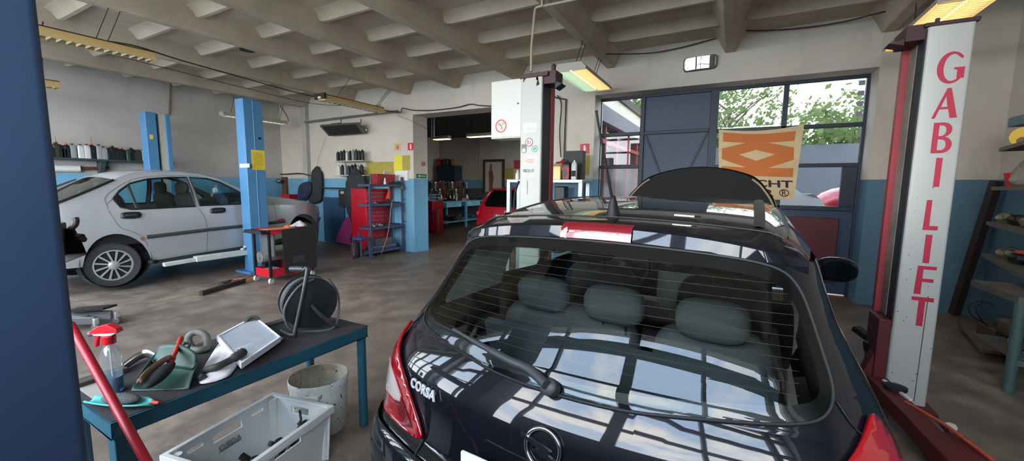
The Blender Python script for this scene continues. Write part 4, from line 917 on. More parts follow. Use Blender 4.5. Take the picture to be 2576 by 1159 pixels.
# green dustpan with hand brush in it
M_GRN = mat('green dustpan plastic', (8, 66, 54), .5, dirt=.8, dscale=10, dcol=(56, 72, 66))
dp = thing('dustpan', 'dirty green plastic dustpan lying open on the bench', 'dustpan', B(410, 955))
E0, E1, E2, E3 = B(330, 985), B(477, 980), B(502, 925, .03), B(395, 905, .03)
def pan(a, b, h=0.):
    p = E0.lerp(E1, a).lerp(E3.lerp(E2, a), b); edge = max(abs(2*a-1)**6, b**5); return Vector((p.x, p.y, BZ+.003+.055*edge*b**.5+.012*b+h))
m = MB(); m.grid(pan, 24, 18); 
m.build('pan', M_GRN, dp, smooth=60, solid=.004)
m = MB(); m.grid(lambda a, b: pan(.03+.94*a, .75+.25*b, .012+.045*math.sin(PI*a)**.5*b), 16, 6); m.build('hood', M_GRN, dp, smooth=60, solid=.004)
h0, h1 = B(450, 900, .07), B(474, 860, .10)
m = MB(); q = [(-.016, 0), (.016, 0), (.020, .6), (.016, 1), (-.016, 1), (-.020, .6)]; dd = h1-h0; sd = Vector((dd.y, -dd.x, 0)).normalized()
m.prism(q, lambda a, b: h0+dd*b+sd*a-Vector((0, 0, .006)), lambda a, b: h0+dd*b+sd*a+Vector((0, 0, .006)), holes=[[(-.008, .25), (.008, .25), (.008, .9), (-.008, .9)]]); m.build('handle', M_GRN, dp, bev=.003)
def hand_brush(b0, b1, h1_, lab, col_h, col_b, z0=.035, wdt=.05):
    o = thing('hand_brush', lab, 'brush', (b0+b1)/2-Vector((0, 0, z0)))
    ax_ = (b1-b0); n = 12; sd = Vector((ax_.y, -ax_.x, 0)).normalized()
    sd = sd if sd.x > 0 else -sd
    wf = lambda a: math.sin(PI*min(1, max(.12, a*.94+.06)))**.5
    m = MB(); m.grid(lambda a, b: b0+ax_*a+sd*(-.026*wf(a)+.014*(b-.5))+Vector((0, 0, .016*math.sin(PI*b)+.010)), 16, 6); m.build('brush_back', col_h, o, smooth=60, solid=.012)
    m = MB(); n_ = 14; P_ = [b0+ax_*(k/n_)+sd*.010+Vector((0, 0, -.004)) for k in range(n_+1)]; vs = []
    for k, p in enumerate(P_):
        f_ = wf(k/n_)*(.75 if k in (0, n_) else 1)
        vs += [p+sd*(.030*f_*math.cos(a_))+Vector((0, 0, .022*f_*math.sin(a_))) for a_ in [2*PI*j/16 for j in range(16)]]
    m.ext(vs, [(k*16+j, k*16+(j+1) % 16, (k+1)*16+(j+1) % 16, (k+1)*16+j) for k in range(n_) for j in range(16)]+[tuple(range(16)), tuple(n_*16+j for j in range(16))]); m.build('bristles', col_b, o, smooth=70)
    m = MB(); m.tube(cr([b1-ax_*.06, b1+(h1_-b1)*.35, h1_], 6), [.013]*4+[.009]*5+[.011]*4, 12); m.build('handle', mat('red brush handle', (190, 44, 36), .45), o); return o
M_BRIS = mat('black bristles', (34, 34, 36), .9, bump=.5, bscale=150)
hand_brush(B(362, 970, .05), B(432, 908, .085), B(456, 850, .135), 'black hand brush with a red handle lying in the green dustpan', mat('brown brush back', (110, 84, 70), .7), M_BRIS)
# teal brush in front
o = thing('scrub_brush', 'teal brush with dark bristles and a red tip at the front of the bench', 'brush', B(330, 1008))
c0_, c1_ = B(225, 1003, .025), B(386, 1012, .02); ax_ = c1_-c0_; sd = Vector((ax_.y, -ax_.x, 0)).normalized()
M_TQ = mat('turquoise plastic', (52, 168, 166), .45, dirt=.3, dscale=12, dcol=(110, 130, 124))
m = MB(); m.grid(lambda a, b: c0_+ax_*a+sd*((b-.5)*.075*(.55+.45*math.sin(PI*a))*(1 if a < .85 else 1-(a-.85)*4))+Vector((0, 0, -.012+.014*abs(2*b-1)**2)), 22, 10); m.build('brush_tray', M_TQ, o, smooth=60, solid=.006)
m = MB(); pc_ = c0_+ax_*.5; m.ell(pc_+Vector((0, 0, .008)), (.028, ax_.length*.30, .020), 18, 10, rot=(0, 0, math.atan2(ax_.y, ax_.x)-PI/2)); m.build('bristles', mat('grey bristles', (84, 86, 86), .9, bump=.5, bscale=160), o, smooth=70)
m = MB(); e_ = c1_-ax_*.03; m.tube([e_, e_+ax_.normalized()*.03], [.008, .006], 10); m.build('tip', mat('red tip', (206, 62, 58), .4), o)
m = MB(); m.bb((-2.40, .53, BZ), (-2.18, .60, BZ+.004)); solo(m, 'card', mat('grey card', (150, 146, 138), .8), 'pale grey card on the left end of the bench beside the navy post', 'card')
# red pole leaning in front of the bench
P0, P1 = at(192, 842, t=1.45), at(368, 1159, t=1.24); dP = (P1-P0).normalized(); kf = -P0.z/dP.z
m = MB(); m.tube([P0-dP*.06, P0+dP*kf], .0135, 14); solo(m, 'pole', mat('red pole paint', (176, 24, 44), .4, dirt=.2, dscale=14), 'red round pole leaning across the left end of the bench', 'pole')
# white bucket
bc_ = Vector((-2.16, 1.50, 0)); bk = thing('bucket', 'dirty white plastic bucket under the right end of the bench', 'bucket', bc_)
t = NT('dirty white plastic'); cc_ = t.mix(t.ramp(t.noise(7, 6, .7), [(.52, (0,)*3), (.75, (.6,)*3)]), C4((220, 222, 216)), C4((150, 132, 96)))
cc_ = t.mix(t.ramp(t.noise(42, 3, .6), [(.62, (0,)*3), (.68, (1,)*3)]), cc_, C4((50, 46, 40))); t.link(cc_, t.b.inputs['Base Color']); t.b.inputs['Roughness'].default_value = .45; M_DW = t.m
M_DWI = mat('stained bucket inside', (206, 200, 184), .6, dirt=.8, dscale=7, dcol=(120, 96, 56), specks=1.)
m = MB(); m.lathe([(.148, 0), (.152, .005), (.160, .22), (.163, .285), (.168, .287), (.170, .325), (.166, .33)], bc_, (0, 0, 1), 48, caps=False); m.lathe([(.001, .0), (.15, 0)], bc_, (0, 0, 1), 48, caps=False); m.build('shell', M_DW, bk, smooth=50)
m = MB(); m.lathe([(.166, .33), (.160, .326), (.150, .06), (.001, .055)], bc_, (0, 0, 1), 48, caps=False); m.build('lining', M_DWI, bk, smooth=50)
m = MB(); an = math.atan2(-1.2, 1.0); 
m.box((bc_.x+.172*math.cos(an), bc_.y+.172*math.sin(an), .265), (.018, .085, .028), (0, 0, an)); m.build('grip_lug', M_DW, bk, bev=.004)
for i in range(7):
    a = i*.9; r = .05+.07*((i*37) % 10)/10; m = MB(); m.ell((bc_.x+r*math.cos(a), bc_.y+r*math.sin(a), .078), (.022+.006*(i % 3), .018, .02), 10, 6, rot=(.3*i, .2*i, i)); solo(m, 'scrap', mat('oily scrap', (44, 38, 30), .7), 'small dark oily scrap at the bottom of the white bucket', 'scrap', 'scraps in the white bucket')
# white plastic crate
M_CRATE = mat('white crate plastic', (226, 230, 230), .42, dirt=.18, dscale=5, dcol=(176, 178, 172))
ck = thing('crate', 'white plastic meat crate with dark car parts, on the floor beside the bench', 'crate', (-2.02, .98, 0), math.radians(0))
r0, r1, r2 = at(412, 1144, Z=.30), at(686, 990, Z=.30), at(797, 1047, Z=.30)
eL = (r1-r0); eS = (r2-r1); eS = eS-eL.normalized()*eS.dot(eL.normalized()); lL, lS = eL.length, eS.length; eL.normalize(); eS.normalize(); zz = Vector((0, 0, 1)); lL *= 1.0
def kp(a, b, z): return r0+eL*a+eS*b+zz*(z-.30)
M_K = MB()
def wall(p0, along, inn, L, slots, th=.008, par=ck):
    q = MB(); o_ = [(0, .01), (L, .01), (L, .30), (0, .30)]
    def mp(d): return lambda a, z: p0+along*a+inn*(d+.03*(1-z/.3))+zz*(z-p0.z)
    q.prism(o_, mp(0), mp(th), holes=slots); return q.build('side_wall', M_CRATE, par, bev=.002)
slotL = [[(lL/2-.075, .225), (lL/2+.075, .225), (lL/2+.075, .262), (lL/2-.075, .262)], rrect(.075, .018, .008, 3, lL*.22, .255), rrect(.075, .018, .008, 3, lL*.80, .255)]
slotS = [[(lS/2-.06, .225), (lS/2+.06, .225), (lS/2+.06, .262), (lS/2-.06, .262)]]
wall(r0.copy(), eL, eS, lL, slotL); wall(r0+eS*lS, eL, -eS, lL, slotL); wall(r0.copy(), eS, eL, lS, slotS); wall(r0+eL*lL, eS, -eL, lS, slotS)
m = MB(); q = [kp(.02, .02, .012), kp(lL-.02, .02, .012), kp(lL-.02, lS-.02, .012), kp(.02, lS-.02, .012)]; m.ext(q+[p-zz*.01 for p in q], [(0, 1, 2, 3), (7, 6, 5, 4), (0, 4, 5, 1), (1, 5, 6, 2), (2, 6, 7, 3), (3, 7, 4, 0)]); m.build('base', M_CRATE, ck)
m = MB(); lp = [(-.012, -.012), (lL+.012, -.012), (lL+.012, lS+.012), (-.012, lS+.012)]; li = [(.012, .012), (lL-.012, .012), (lL-.012, lS-.012), (.012, lS-.012)]
m.prism(lp, lambda a, b: kp(a, b, .288), lambda a, b: kp(a, b, .303), holes=[li])
lp2 = [(-.012, -.012), (lL+.012, -.012), (lL+.012, lS+.012), (-.012, lS+.012)]; m.prism(lp2, lambda a, b: kp(a, b, .262), lambda a, b: kp(a, b, .29), holes=[[(-.004, -.004), (lL+.004, -.004), (lL+.004, lS+.004), (-.004, lS+.004)]]); m.build('rim', M_CRATE, ck, bev=.003)
m = MB()
for a, b in ((.03, .03), (lL-.03, .03), (.03, lS-.03), (lL-.03, lS-.03)): m.tube([kp(a, b, .02), kp(a, b, .29)], .022, 12)
m.build('corner_posts', M_CRATE, ck)
m = MB(); m.text('AGRO', lambda x, y: kp(lL/2+.055-x, .0245+.012*(1-(y+.175)/.3), .175+y), .040, .0012, 1.05); m.bar(kp(lL/2-.055, .024, .168), kp(lL/2+.055, .024, .168), .003, .003); m.build('lettering', mat('grey moulded lettering', (140, 146, 148), .5), ck, smooth=0, solid=.003)
rnd = random.Random(11)
M_PART = mat('oily car part', (40, 38, 36), .5, .3)
for i in range(9):
    a = .10+.42*(i/8)*lL/.57; b = lS-.075-.03*(i % 3); z = .12+.03*(i % 3); q = MB(); c = kp(a, b, z)
    q.lathe([(.012, -.03), (.028, -.02), (.03, .02), (.016, .035)], c, (rnd.uniform(-1, 1), rnd.uniform(-1, 1), .7), 12); q.bar(c, c+Vector((rnd.uniform(-.07, .07), rnd.uniform(-.07, .07), .04)), .022)
    solo(q, 'car_part', M_PART, 'dark oily car part lying in the white crate', 'car part', 'car parts in the white crate')
q = MB(); q.tube(cr([kp(lL*.50, lS-.05, .10), kp(lL*.62, lS-.07, .20), kp(lL*.78, lS-.09, .255), kp(lL*.82, lS-.11, .285), kp(lL*.825, lS-.115, .31)], 5), .006, 8); solo(q, 'bent_pipe', mat('dark bent pipe', (58, 62, 62), .4, .5), 'thin bent dark pipe sticking up out of the white crate', 'pipe')
q = MB(); c = kp(.13, lS-.10, .02); q.bar(c, c+zz*.20+eL*.02, .03, .02); solo(q, 'strap_bar', mat('dull grey bar', (120, 118, 108), .6), 'short grey bar leaning at the left end of the white crate', 'bar')
# ---------------------------------------------------------------- things on and along the front wall
WY = YF
def wrect(px0, py0, px1, py1, Y=WY, d=.006):
    a, b = at(px0, py0, Y=Y), at(px1, py1, Y=Y); q = MB(); q.bb((a.x, Y-d, min(a.z, b.z)), (b.x, Y, max(a.z, b.z))); return q
M_INK = mat('black print', (30, 28, 30), .7); M_SIGNR = mat('sign red', (196, 40, 48), .5); M_SIGNW = mat('sign white', (226, 220, 206), .5); M_GRNS = mat('sign green', (22, 104, 66), .5)
# radiant heater
hy0, hy1 = 6.36, 6.60
a, b, c, d = at(804, 317, Y=hy0), at(899.5, 311, Y=hy0), at(918, 335.6, Y=hy1), at(826, 342, Y=hy1)
rh = thing('radiant_heater', 'dark tilted radiant heater panel hung on a pipe high on the front wall', 'heater', (a+c)/2)
n_ = (b-a).cross(d-a).normalized()*.05
m = MB(); q = [a, b, c, d]; m.ext(q+[p-n_ if n_.y < 0 else p+n_ for p in q], [(0, 1, 2, 3), (7, 6, 5, 4), (0, 4, 5, 1), (1, 5, 6, 2), (2, 6, 7, 3), (3, 7, 4, 0)]); m.build('housing', mat('heater housing', (96, 94, 84), .5), rh)
s_ = n_*(.1 if n_.y < 0 else -.1)
m = MB(); m.ext([a.lerp(c, .06)+s_, b.lerp(d, .06)+s_, c.lerp(a, .06)+s_, d.lerp(b, .06)+s_], [(0, 1, 2, 3)]); pa = m.build('radiant_face', mat('dark emitter', (40, 38, 36), .6), rh)
for k in range(1, 14):
    m = MB(); t_ = k/14; m.bar(a.lerp(b, t_)+s_*1.4, d.lerp(c, t_)+s_*1.4, .008); m.build('face_rib', mat('emitter rib', (60, 56, 52), .6), pa)
for px in (858, 908):
    m = MB(); r0 = at(px, 300, Y=6.62); m.tube([r0, at(px, 309, Y=6.55), at(px-26, 312, Y=6.42)], .012, 8); m.build('bracket', M_BLACK, rh)
m = MB(); m.ell(at(922, 326, Y=6.5), (.03, .03, .05), 12, 8); m.build('gas_valve', M_STEEL, rh)
m = MB(); m.tube([at(766, 307, Y=6.60), at(860, 295.5, Y=6.62), at(960, 284, Y=6.64), at(1000, 279, Y=6.64)], .022, 10); solo(m, 'pipe', mat('grey painted pipe', (116, 112, 104), .5), 'grey pipe running high along the front wall above the radiant heater', 'pipe')
m = MB(); m.tube([at(820, 344, Y=6.62), at(800, 400, Y=6.66), at(795, 430, Y=6.68)], .004, 5); solo(m, 'cord', mat('grey cord', (120, 116, 110), .7), 'thin cord hanging from the radiant heater down to the black waistcoat', 'cord')
# signs
sg = thing('sign', 'small square sign with a red ring, above the bright yellow sheet', 'sign', at(1000, 370, Y=WY)); wrect(992, 361, 1008.5, 379).build('plate', mat('sign tan', (206, 178, 130), .6), sg)
c = at(1000.3, 370, Y=WY-.007); m = MB(); m.panel(circ(.052, 28), lambda x, z: (c.x+x, c.y, c.z+z), holes=[circ(.040, 28)], du=.2, dv=.2); m.bar((c.x-.035, c.y, c.z+.035), (c.x+.035, c.y, c.z-.035), .01, .002); m.build('ring', M_SIGNR, sg)
m = MB(); m.prism([(-.012, -.028), (.014, -.028), (.016, .0), (.006, .026), (-.002, .008), (-.014, .01)], lambda x, z: (c.x+x, c.y, c.z+z), lambda x, z: (c.x+x, c.y+.002, c.z+z)); m.build('flame', M_INK, sg)
def ext_sign(px0, py0, px1, py1, lab, dimmed):
    o = thing('extinguisher_sign', lab, 'sign', at((px0+px1)/2, (py0+py1)/2, Y=WY)); wrect(px0, py0, px1, py1).build('plate', dimmed, o)
    a, b = at(px0, py0, Y=WY-.008), at(px1, py1, Y=WY-.008); w_, h_ = b.x-a.x, a.z-b.z
    m = MB(); m.prism([(.36, .15), (.62, .15), (.62, .62), (.55, .70), (.58, .82), (.44, .86), (.34, .70), (.40, .66), (.36, .60)], lambda x, z: (a.x+x*w_, a.y, b.z+z*h_), lambda x, z: (a.x+x*w_, a.y+.002, b.z+z*h_)); m.build('pictogram', M_SIGNW, o); return o
ext_sign(1026, 359.5, 1040, 377.5, 'red fire extinguisher sign on the wall left of the wide opening', M_SIGNR)
ext_sign(1460, 362, 1482, 386, 'faded red fire extinguisher sign beside the gate', mat('faded sign red', (200, 66, 80), .6))
jx = OP0+.004
a, b = at(1047.5, 437, X=jx), at(1073, 448.5, X=jx)
o = thing('exit_sign', 'green escape sign with a white arrow on the pillar of the wide opening', 'sign', (jx, (a.y+b.y)/2, b.z)); m = MB(); m.bb((jx-.003, a.y, b.z), (jx+.003, b.y, a.z)); m.build('plate', M_GRNS, o)
L_ = b.y-a.y; h_ = a.z-b.z; ar = [(.12, .5), (.30, .80), (.36, .74), (.26, .58), (.90, .58), (.90, .44), (.26, .44), (.36, .27), (.30, .2)]
m = MB(); m.prism(ar, lambda y, z: (jx+.004, a.y+y*L_, b.z+z*h_), lambda y, z: (jx+.006, a.y+y*L_, b.z+z*h_)); m.build('arrow', M_SIGNW, o)
M_OLIVE = mat('olive yellow sheet', (176, 160, 72), .7, dirt=.4, dscale=9, dcol=(130, 118, 62))
solo(wrect(921, 408, 991, 440), 'poster', M_OLIVE, 'wide olive yellow poster on the wall behind the red box', 'poster')
solo(wrect(991.5, 391, 1012, 429), 'sheet', mat('bright yellow sheet', (226, 212, 66), .7), 'bright yellow sheet under the small ring sign', 'sheet')
solo(wrect(1012.5, 391, 1032, 428), 'sheet', M_OLIVE, 'dull olive sheet under the extinguisher sign, right of the bright yellow one', 'sheet')
solo(wrect(905, 404, 920.5, 436), 'paper', mat('pale grey paper', (196, 194, 188), .8), 'pale grey paper notice right of the bottle shelves', 'paper')
solo(wrect(996, 430, 1028, 454, d=.03), 'board', M_WHITE, 'white board leaning on the wall behind the blue rack', 'board')
solo(wrect(1456, 390, 1482, 440), 'sheet', M_OLIVE, 'olive yellow sheet under the faded extinguisher sign beside the gate', 'sheet')
# mirror high over the gate
mc = at(1761, 159, Y=WY-.05); mr = thing('wall_mirror', 'rounded rectangular mirror high on the wall above the gate', 'mirror', mc)
mw, mh = at(1804, 159, Y=WY-.05).x-mc.x, mc.z-at(1761, 176, Y=WY-.05).z
def mtilt(x, z, d=0.): return (mc.x+x, mc.y-d-.005-z*.2+x*.02, mc.z+z+.02*x)
m = MB(); m.prism(rrect(2*mw, 2*mh, .05, 5), lambda x, z: mtilt(x, z, -.03), lambda x, z: mtilt(x, z)); m.build('casing', M_BLACK, mr, bev=.006)
m = MB(); m.panel(rrect(2*mw-.03, 2*mh-.03, .045, 5), lambda x, z: mtilt(x, z, .003+.03*(1-(x/mw)**2)), du=.05, dv=.05); m.build('mirror_face', mat('mirror silver', (235, 238, 235), .02, 1.), mr, smooth=80)
# pipe trunking right of the middle post
m = MB(); m.tube(cr([at(1424, 250, Y=WY-.03), at(1400, 246, Y=WY-.03), at(1396, 243, Y=WY-.03)], 4), .012, 8); m.tube([at(1424, 250, Y=WY-.03), at(1421, 330, Y=WY-.03), at(1419, 400, Y=WY-.03)], .014, 8); solo(m, 'pipe', mat('dark conduit', (64, 56, 50), .5), 'dark conduit dropping down the wall right of the white lift post', 'pipe')
m = MB(); m.tube(cr([at(1402, 240, Y=WY-.05), at(1412, 262, Y=WY-.05), at(1408, 330, Y=WY-.05), at(1411, 395, Y=WY-.05)], 6), .010, 8); solo(m, 'cable', M_RUBBER, 'black cable hanging beside the dark conduit on the wall', 'cable')
# bottle shelves
M_SHELFW = mat('pale shelf', (190, 188, 178), .6); M_BOT = [mat('black bottle', (30, 32, 34), .4), mat('grey bottle', (150, 154, 154), .45), mat('olive black bottle', (52, 54, 48), .45), mat('pale bottle', (206, 208, 204), .45), mat('dark green bottle', (36, 66, 58), .45)]
SY = 6.56
for k, (y, x0, x1) in enumerate(((405.5, 848, 923), (440.5, 850, 926))):
    a, b = at(x0, y, Y=SY), at(x1, y, Y=SY); m = MB(); m.bb((a.x, SY-.12, a.z-.02), (b.x, WY, a.z))
    solo(m, 'wall_shelf', M_SHELFW, ('upper' if not k else 'lower')+' small pale shelf of bottles on the front wall below the radiant heater', 'shelf', bev=.003)
def can(base, w_, h_, mt, label, group=None, cap=M_BLACK, nm='bottle', dp=None, cat='bottle', spout=0., handle=False):
    o = thing(nm, label, cat, base, 0, group); dp = dp or w_*1.1
    q = MB(); pr2 = [(.5, 0), (.5, .72), (.42, .86), (.2, .93)]; vs = []; 
    secs = [(1., 0.), (1., .70), (.86, .84), (.45, .92), (.36, .92)]
    n = 20; vs = []
    for s_, z in secs: vs += [(base.x+x*s_, base.y+y*s_, base.z+z*h_) for x, y in rrect(w_, dp, min(w_, dp)*.22, 4)]
    kk = len(vs)//len(secs); q.ext(vs, [(i*kk+j, i*kk+(j+1) % kk, (i+1)*kk+(j+1) % kk, (i+1)*kk+j) for i in range(len(secs)-1) for j in range(kk)]+[tuple(range(kk))[::-1], tuple((len(secs)-1)*kk+j for j in range(kk))])
    q.build('bottle_body', mt, o, smooth=50)
    q = MB(); q.lathe([(w_*.17, .91*h_), (w_*.18, .99*h_), (w_*.14, h_)], base, (0, 0, 1), 14); q.build('cap', cap, o)
    if spout: q = MB(); q.lathe([(w_*.10, h_), (w_*.05, h_*(1+spout))], base, (0, 0, 1), 8); q.build('spout', mat('amber spout', (176, 120, 84), .5), o)
    if handle: q = MB(); q.tube(cr([base+Vector((w_*.1, 0, h_*.9)), base+Vector((w_*.42, 0, h_*.88)), base+Vector((w_*.52, 0, h_*.7)), base+Vector((w_*.50, 0, h_*.5))], 5), w_*.06, 8); q.build('handle', mt, o)
    return o
seq = [0, 2, 0, 3, 0, 1, 2, 0, 0, 1]
for k, (y, x0, x1, n) in enumerate(((404.5, 853, 914, 9), (439.5, 856, 912, 8))):
    for i in range(n):
        px = x0+(x1-x0)*i/(n-1); b_ = at(px, y, Y=SY); b_.y = SY-.02; h_ = .225+.02*((i*7) % 3)
        can(b_, .062, h_+(.05 if k == 0 and i == 6 else 0), M_BOT[seq[(i+3*k) % 10]], 'dark or pale oil bottle in the '+('upper' if not k else 'lower')+' row on the small wall shelves', 'bottles on the '+('upper' if not k else 'lower')+' wall shelf')
# clothes
def garment(nm, lab, cat, pts, Y, mt, thick=.10, sleeves=()):
    """cloth hung on a hook: outline rows (y, x_left, x_right) in photograph pixels, with deep hanging folds; sleeves as side tubes"""
    rows = cr([(float(a), float(b), float(c)) for a, b, c in pts], 4); c_ = at((rows[0][1]+rows[0][2])/2, rows[0][0], Y=Y); o = thing(nm, lab, cat, c_)
    q = MB(); vs = []; N_ = 36; K = len(rows); sd = (len(lab)*7) % 10
    for i, (py, xl, xr_) in enumerate(rows):
        L_, R_ = at(xl, py, Y=Y), at(xr_, py, Y=Y); cx = (L_+R_)/2; w_ = (R_.x-L_.x)/2; g = min(1, i/(K*.35))
        for j in range(N_):
            a = 2*PI*j/N_; f = 1+g*(.20*math.sin(4*a+sd+i*.06)+.13*math.sin(7*a-sd-i*.10)+.06*math.sin(11*a+i*.25)); ex = math.copysign(abs(math.cos(a))**.75, math.cos(a))
            vs.append((cx.x+w_*ex*(1+.03*g*math.sin(3*i+j)), cx.y+thick*.5*math.sin(a)*f*(.35+.65*g), cx.z+.012*g*math.sin(5*a+sd)))
    q.ext(vs, [(i*N_+j, i*N_+(j+1) % N_, (i+1)*N_+(j+1) % N_, (i+1)*N_+j) for i in range(K-1) for j in range(N_)]+[tuple(range(N_)), tuple((K-1)*N_+j for j in range(N_))[::-1]])
    q.build('cloth', mt, o, smooth=80)
    for S_ in sleeves:
        q = MB(); P_ = cr([at(x, y, Y=Y-thick*.35) for x, y in S_], 4); n_ = len(P_); q.tube(P_, [.055+.012*math.sin(2.3*k)-.015*k/n_ for k in range(n_)], 14); q.build('sleeve', mt, o, smooth=80)
    return o
M_JK = mat('black jacket cloth', (46, 48, 54), .85, dirt=.4, dscale=4, dcol=(28, 28, 32), bump=.2, bscale=30); M_NV = mat('navy cloth', (38, 46, 70), .85, bump=.2, bscale=30)
JY = 6.46
jk_ = garment('jacket', 'big black jacket with an orange zip hanging in front of the red tool chest', 'jacket', [(424, 889, 896), (430, 887, 903), (436, 883, 906), (441, 878, 912), (450, 876, 915), (475, 874, 918), (500, 871, 921), (515, 869, 921), (521, 871, 919)], JY, M_JK, .20, [[(880, 444), (875, 465), (872, 490), (871, 512)], [(911, 444), (917, 468), (919, 492), (919, 514)]])
m = MB(); m.tube([at(897, 484, Y=JY-.165), at(899, 495, Y=JY-.17), at(898.5, 505, Y=JY-.17)], .012, 6); m.build('zip', mat('orange zip', (232, 110, 40), .6), jk_, label='orange zip')
m = MB(); 
jk2 = garment('overalls', 'dark navy overalls hanging below the big black jacket', 'overalls', [(512, 874, 918), (524, 872, 917), (535, 875, 912), (547, 881, 908), (558, 887, 904), (568, 890, 898)], JY, M_NV, .16)
garment('waistcoat', 'black waistcoat hanging on the front wall right of the navy bag', 'waistcoat', [(418, 796, 799), (423, 792, 802), (428, 788, 803), (434, 785, 808), (445, 784, 810), (470, 783, 811), (492, 781, 810), (504, 779, 808), (511, 778, 791)], 6.645, M_JK, .14)
garment('bag', 'navy cloth bag hanging by the corner pilaster', 'bag', [(456, 775, 779), (460, 762, 781), (466, 755, 783), (478, 752, 783), (490, 752, 778), (498, 754, 773), (503, 757, 767)], 6.54, M_NV, .14)
m = MB(); m.tube([at(893, 424, Y=JY), (at(893, 424, Y=JY).x, WY, at(893, 424, Y=JY).z+.04)], .012, 8); solo(m, 'coat_hook', M_STEEL, 'long steel hook carrying the big black jacket', 'hook')
# dark blue screen, dark shelf strip, letter box, magenta sheet
m = MB(); a, b = at(812, 495, Y=6.66), at(868, 612, Y=6.66); n = 14
pts = [(a.x+(b.x-a.x)*i/n, a.z-.02*(i % 2)*((i*5) % 3)/2) for i in range(n+1)]+[(b.x, .02), (a.x, .02)]; m.slab(pts, 'xz', 6.66, .02); solo(m, 'blue_screen', mat('dark blue sheet', (40, 74, 108), .7, dirt=.3, dscale=3, dcol=(26, 50, 76)), 'dark blue sheet with a ragged top edge standing against the front wall', 'sheet')
m = MB(); a, b = at(808, 471, Y=6.60), at(880, 473, Y=6.60); m.bb((a.x, 6.52, a.z-.02), (b.x, WY, a.z)); solo(m, 'wall_shelf', mat('black shelf board', (34, 32, 34), .6), 'thin black shelf board above the dark blue sheet', 'shelf')
a, b = at(851, 474, Y=6.55), at(877, 520, Y=6.55); lb_ = thing('letter_box', 'black metal box with a pale label under the thin black shelf board', 'box', ((a.x+b.x)/2, 6.6, b.z)); m = MB(); m.bb((a.x, 6.55, b.z), (b.x, WY, a.z-.03)); m.build('case', mat('dark maroon black box', (40, 32, 36), .5), lb_, bev=.005)
m = MB(); c = at(862, 484, Y=6.545); m.box((c.x-.02, 6.546, c.z), (.12, .006, .06)); m.build('label_plate', mat('pale label', (170, 170, 168), .6), lb_)
mp_ = [(864, 547), (880, 546), (897, 556), (901, 580), (899, 600), (886, 614), (866, 611), (849, 606), (850, 590), (856, 565)]
m = MB(); mz = [(at(x, y, Y=6.4).x, at(x, y, Y=6.4).z) for x, y in cr(mp_, 3, True)]; zmin = min(z for _, z in mz)
m.prism(mz, lambda x, z: (x, 6.35+.22*(z-zmin), z-zmin*.0), lambda x, z: (x, 6.38+.22*(z-zmin), z)); mg = solo(m, 'plastic_sheet', mat('magenta plastic', (172, 50, 122), .55, dirt=.4, dscale=4, dcol=(110, 32, 84)), 'magenta plastic sheet leaning on the wall below the overalls', 'sheet', bev=.006)
m = MB(); zz = [(883, 610), (888, 596), (880, 603), (890, 588), (883, 592), (893, 578), (887, 583), (897, 570)]; m.tube([at(x, y, Y=6.33) for x, y in zz], .012, 6); solo(m, 'strap', M_JK, 'black zigzag strap hanging over the magenta sheet', 'strap')
# brown board and tools in the corner behind the lift post
m = MB(); a, b = at(600, 445, Y=6.6), at(716, 500, Y=6.6); m.bb((max(a.x, XL+.01), 6.67, b.z-.3), (b.x, 6.715, a.z)); solo(m, 'pegboard', mat('brown hardboard', (98, 66, 46), .8, dirt=.4, dscale=5, dcol=(60, 42, 32)), 'brown hardboard panel on the wall behind the blue lift post', 'board')
m = MB(); a = at(700, 455, Y=6.52); m.ell(a, (.10, .06, .06), 14, 8); m.lathe([(.05, 0), (.05, .06)], a-Vector((.13, 0, .0)), (-1, -.3, 0), 14); solo(m, 'grinder', M_STEEL, 'grey hand grinder hung on the brown hardboard', 'grinder')
m = MB(); a, b = at(715, 488, Y=6.5), at(737, 500, Y=6.5); m.bb((a.x, 6.4, b.z), (b.x, WY, a.z)); solo(m, 'red_box', M_RED, 'small red box on the wall beyond the silver bonnet', 'box', bev=.006)
m = MB(); m.tube(cr([at(672, 437, Y=6.6), at(715, 438, Y=6.66), at(755, 436, Y=6.6), at(780, 442, Y=6.62)], 5), .014, 6); solo(m, 'cable', M_RUBBER, 'dark cable along the wall left of the black waistcoat', 'cable')

# ---------------------------------------------------------------- blue steel rack and the red tool chest behind it
M_RACK = mat('blue rack steel', (64, 76, 100), .5, dirt=.4, dscale=8, dcol=(36, 44, 62)); M_DARKT = mat('dark oily tools', (38, 40, 44), .5, .4)
rk = thing('rack', 'open blue steel rack of four shelves standing end-on to the wall', 'rack', (-6.56, 6.17, 0))
rx0, rx1, ry0, ry1 = -6.73, -6.385, 5.73, 6.63; RZ = [.13, .62, 1.10, 1.50]
for x, y, h_ in ((rx1, ry0, 1.50), (rx1, ry1, 1.66), (rx0, ry1, 1.66), (rx0, ry0, .50)):
    m = MB(); m.bb((x-.018, y-.018, 0), (x+.018, y+.018, h_)); m.build('upright', M_RACK, rk)
for z in RZ:
    m = MB(); m.bb((rx0, ry0, z-.035), (rx1, ry1, z-.03)); 
    for lo, hi in (((rx1-.01, ry0, z-.05), (rx1+.006, ry1, z)), ((rx0-.006, ry0, z-.05), (rx0+.01, ry1, z)), ((rx0, ry0-.006, z-.05), (rx1, ry0+.01, z)), ((rx0, ry1-.01, z-.05), (rx1, ry1+.006, z))): m.bb(lo, hi)
    m.bb((rx0, ry0, z-.012), (rx1, ry1, z)); m.build('shelf', M_RACK, rk)
m = MB()
for k in range(6): m.bar((rx1+.02, ry1, .2+.24*k), (rx1+.05, ry1, .22+.24*k), .02)
m.build('hook_strip', M_RACK, rk)
ch_ = thing('tool_chest', 'tall red tool chest with many drawers behind the blue rack', 'tool chest', (-7.02, 6.35, 0))
qx0, qx1, qy0, qy1 = -7.30, -6.83, 6.02, 6.66
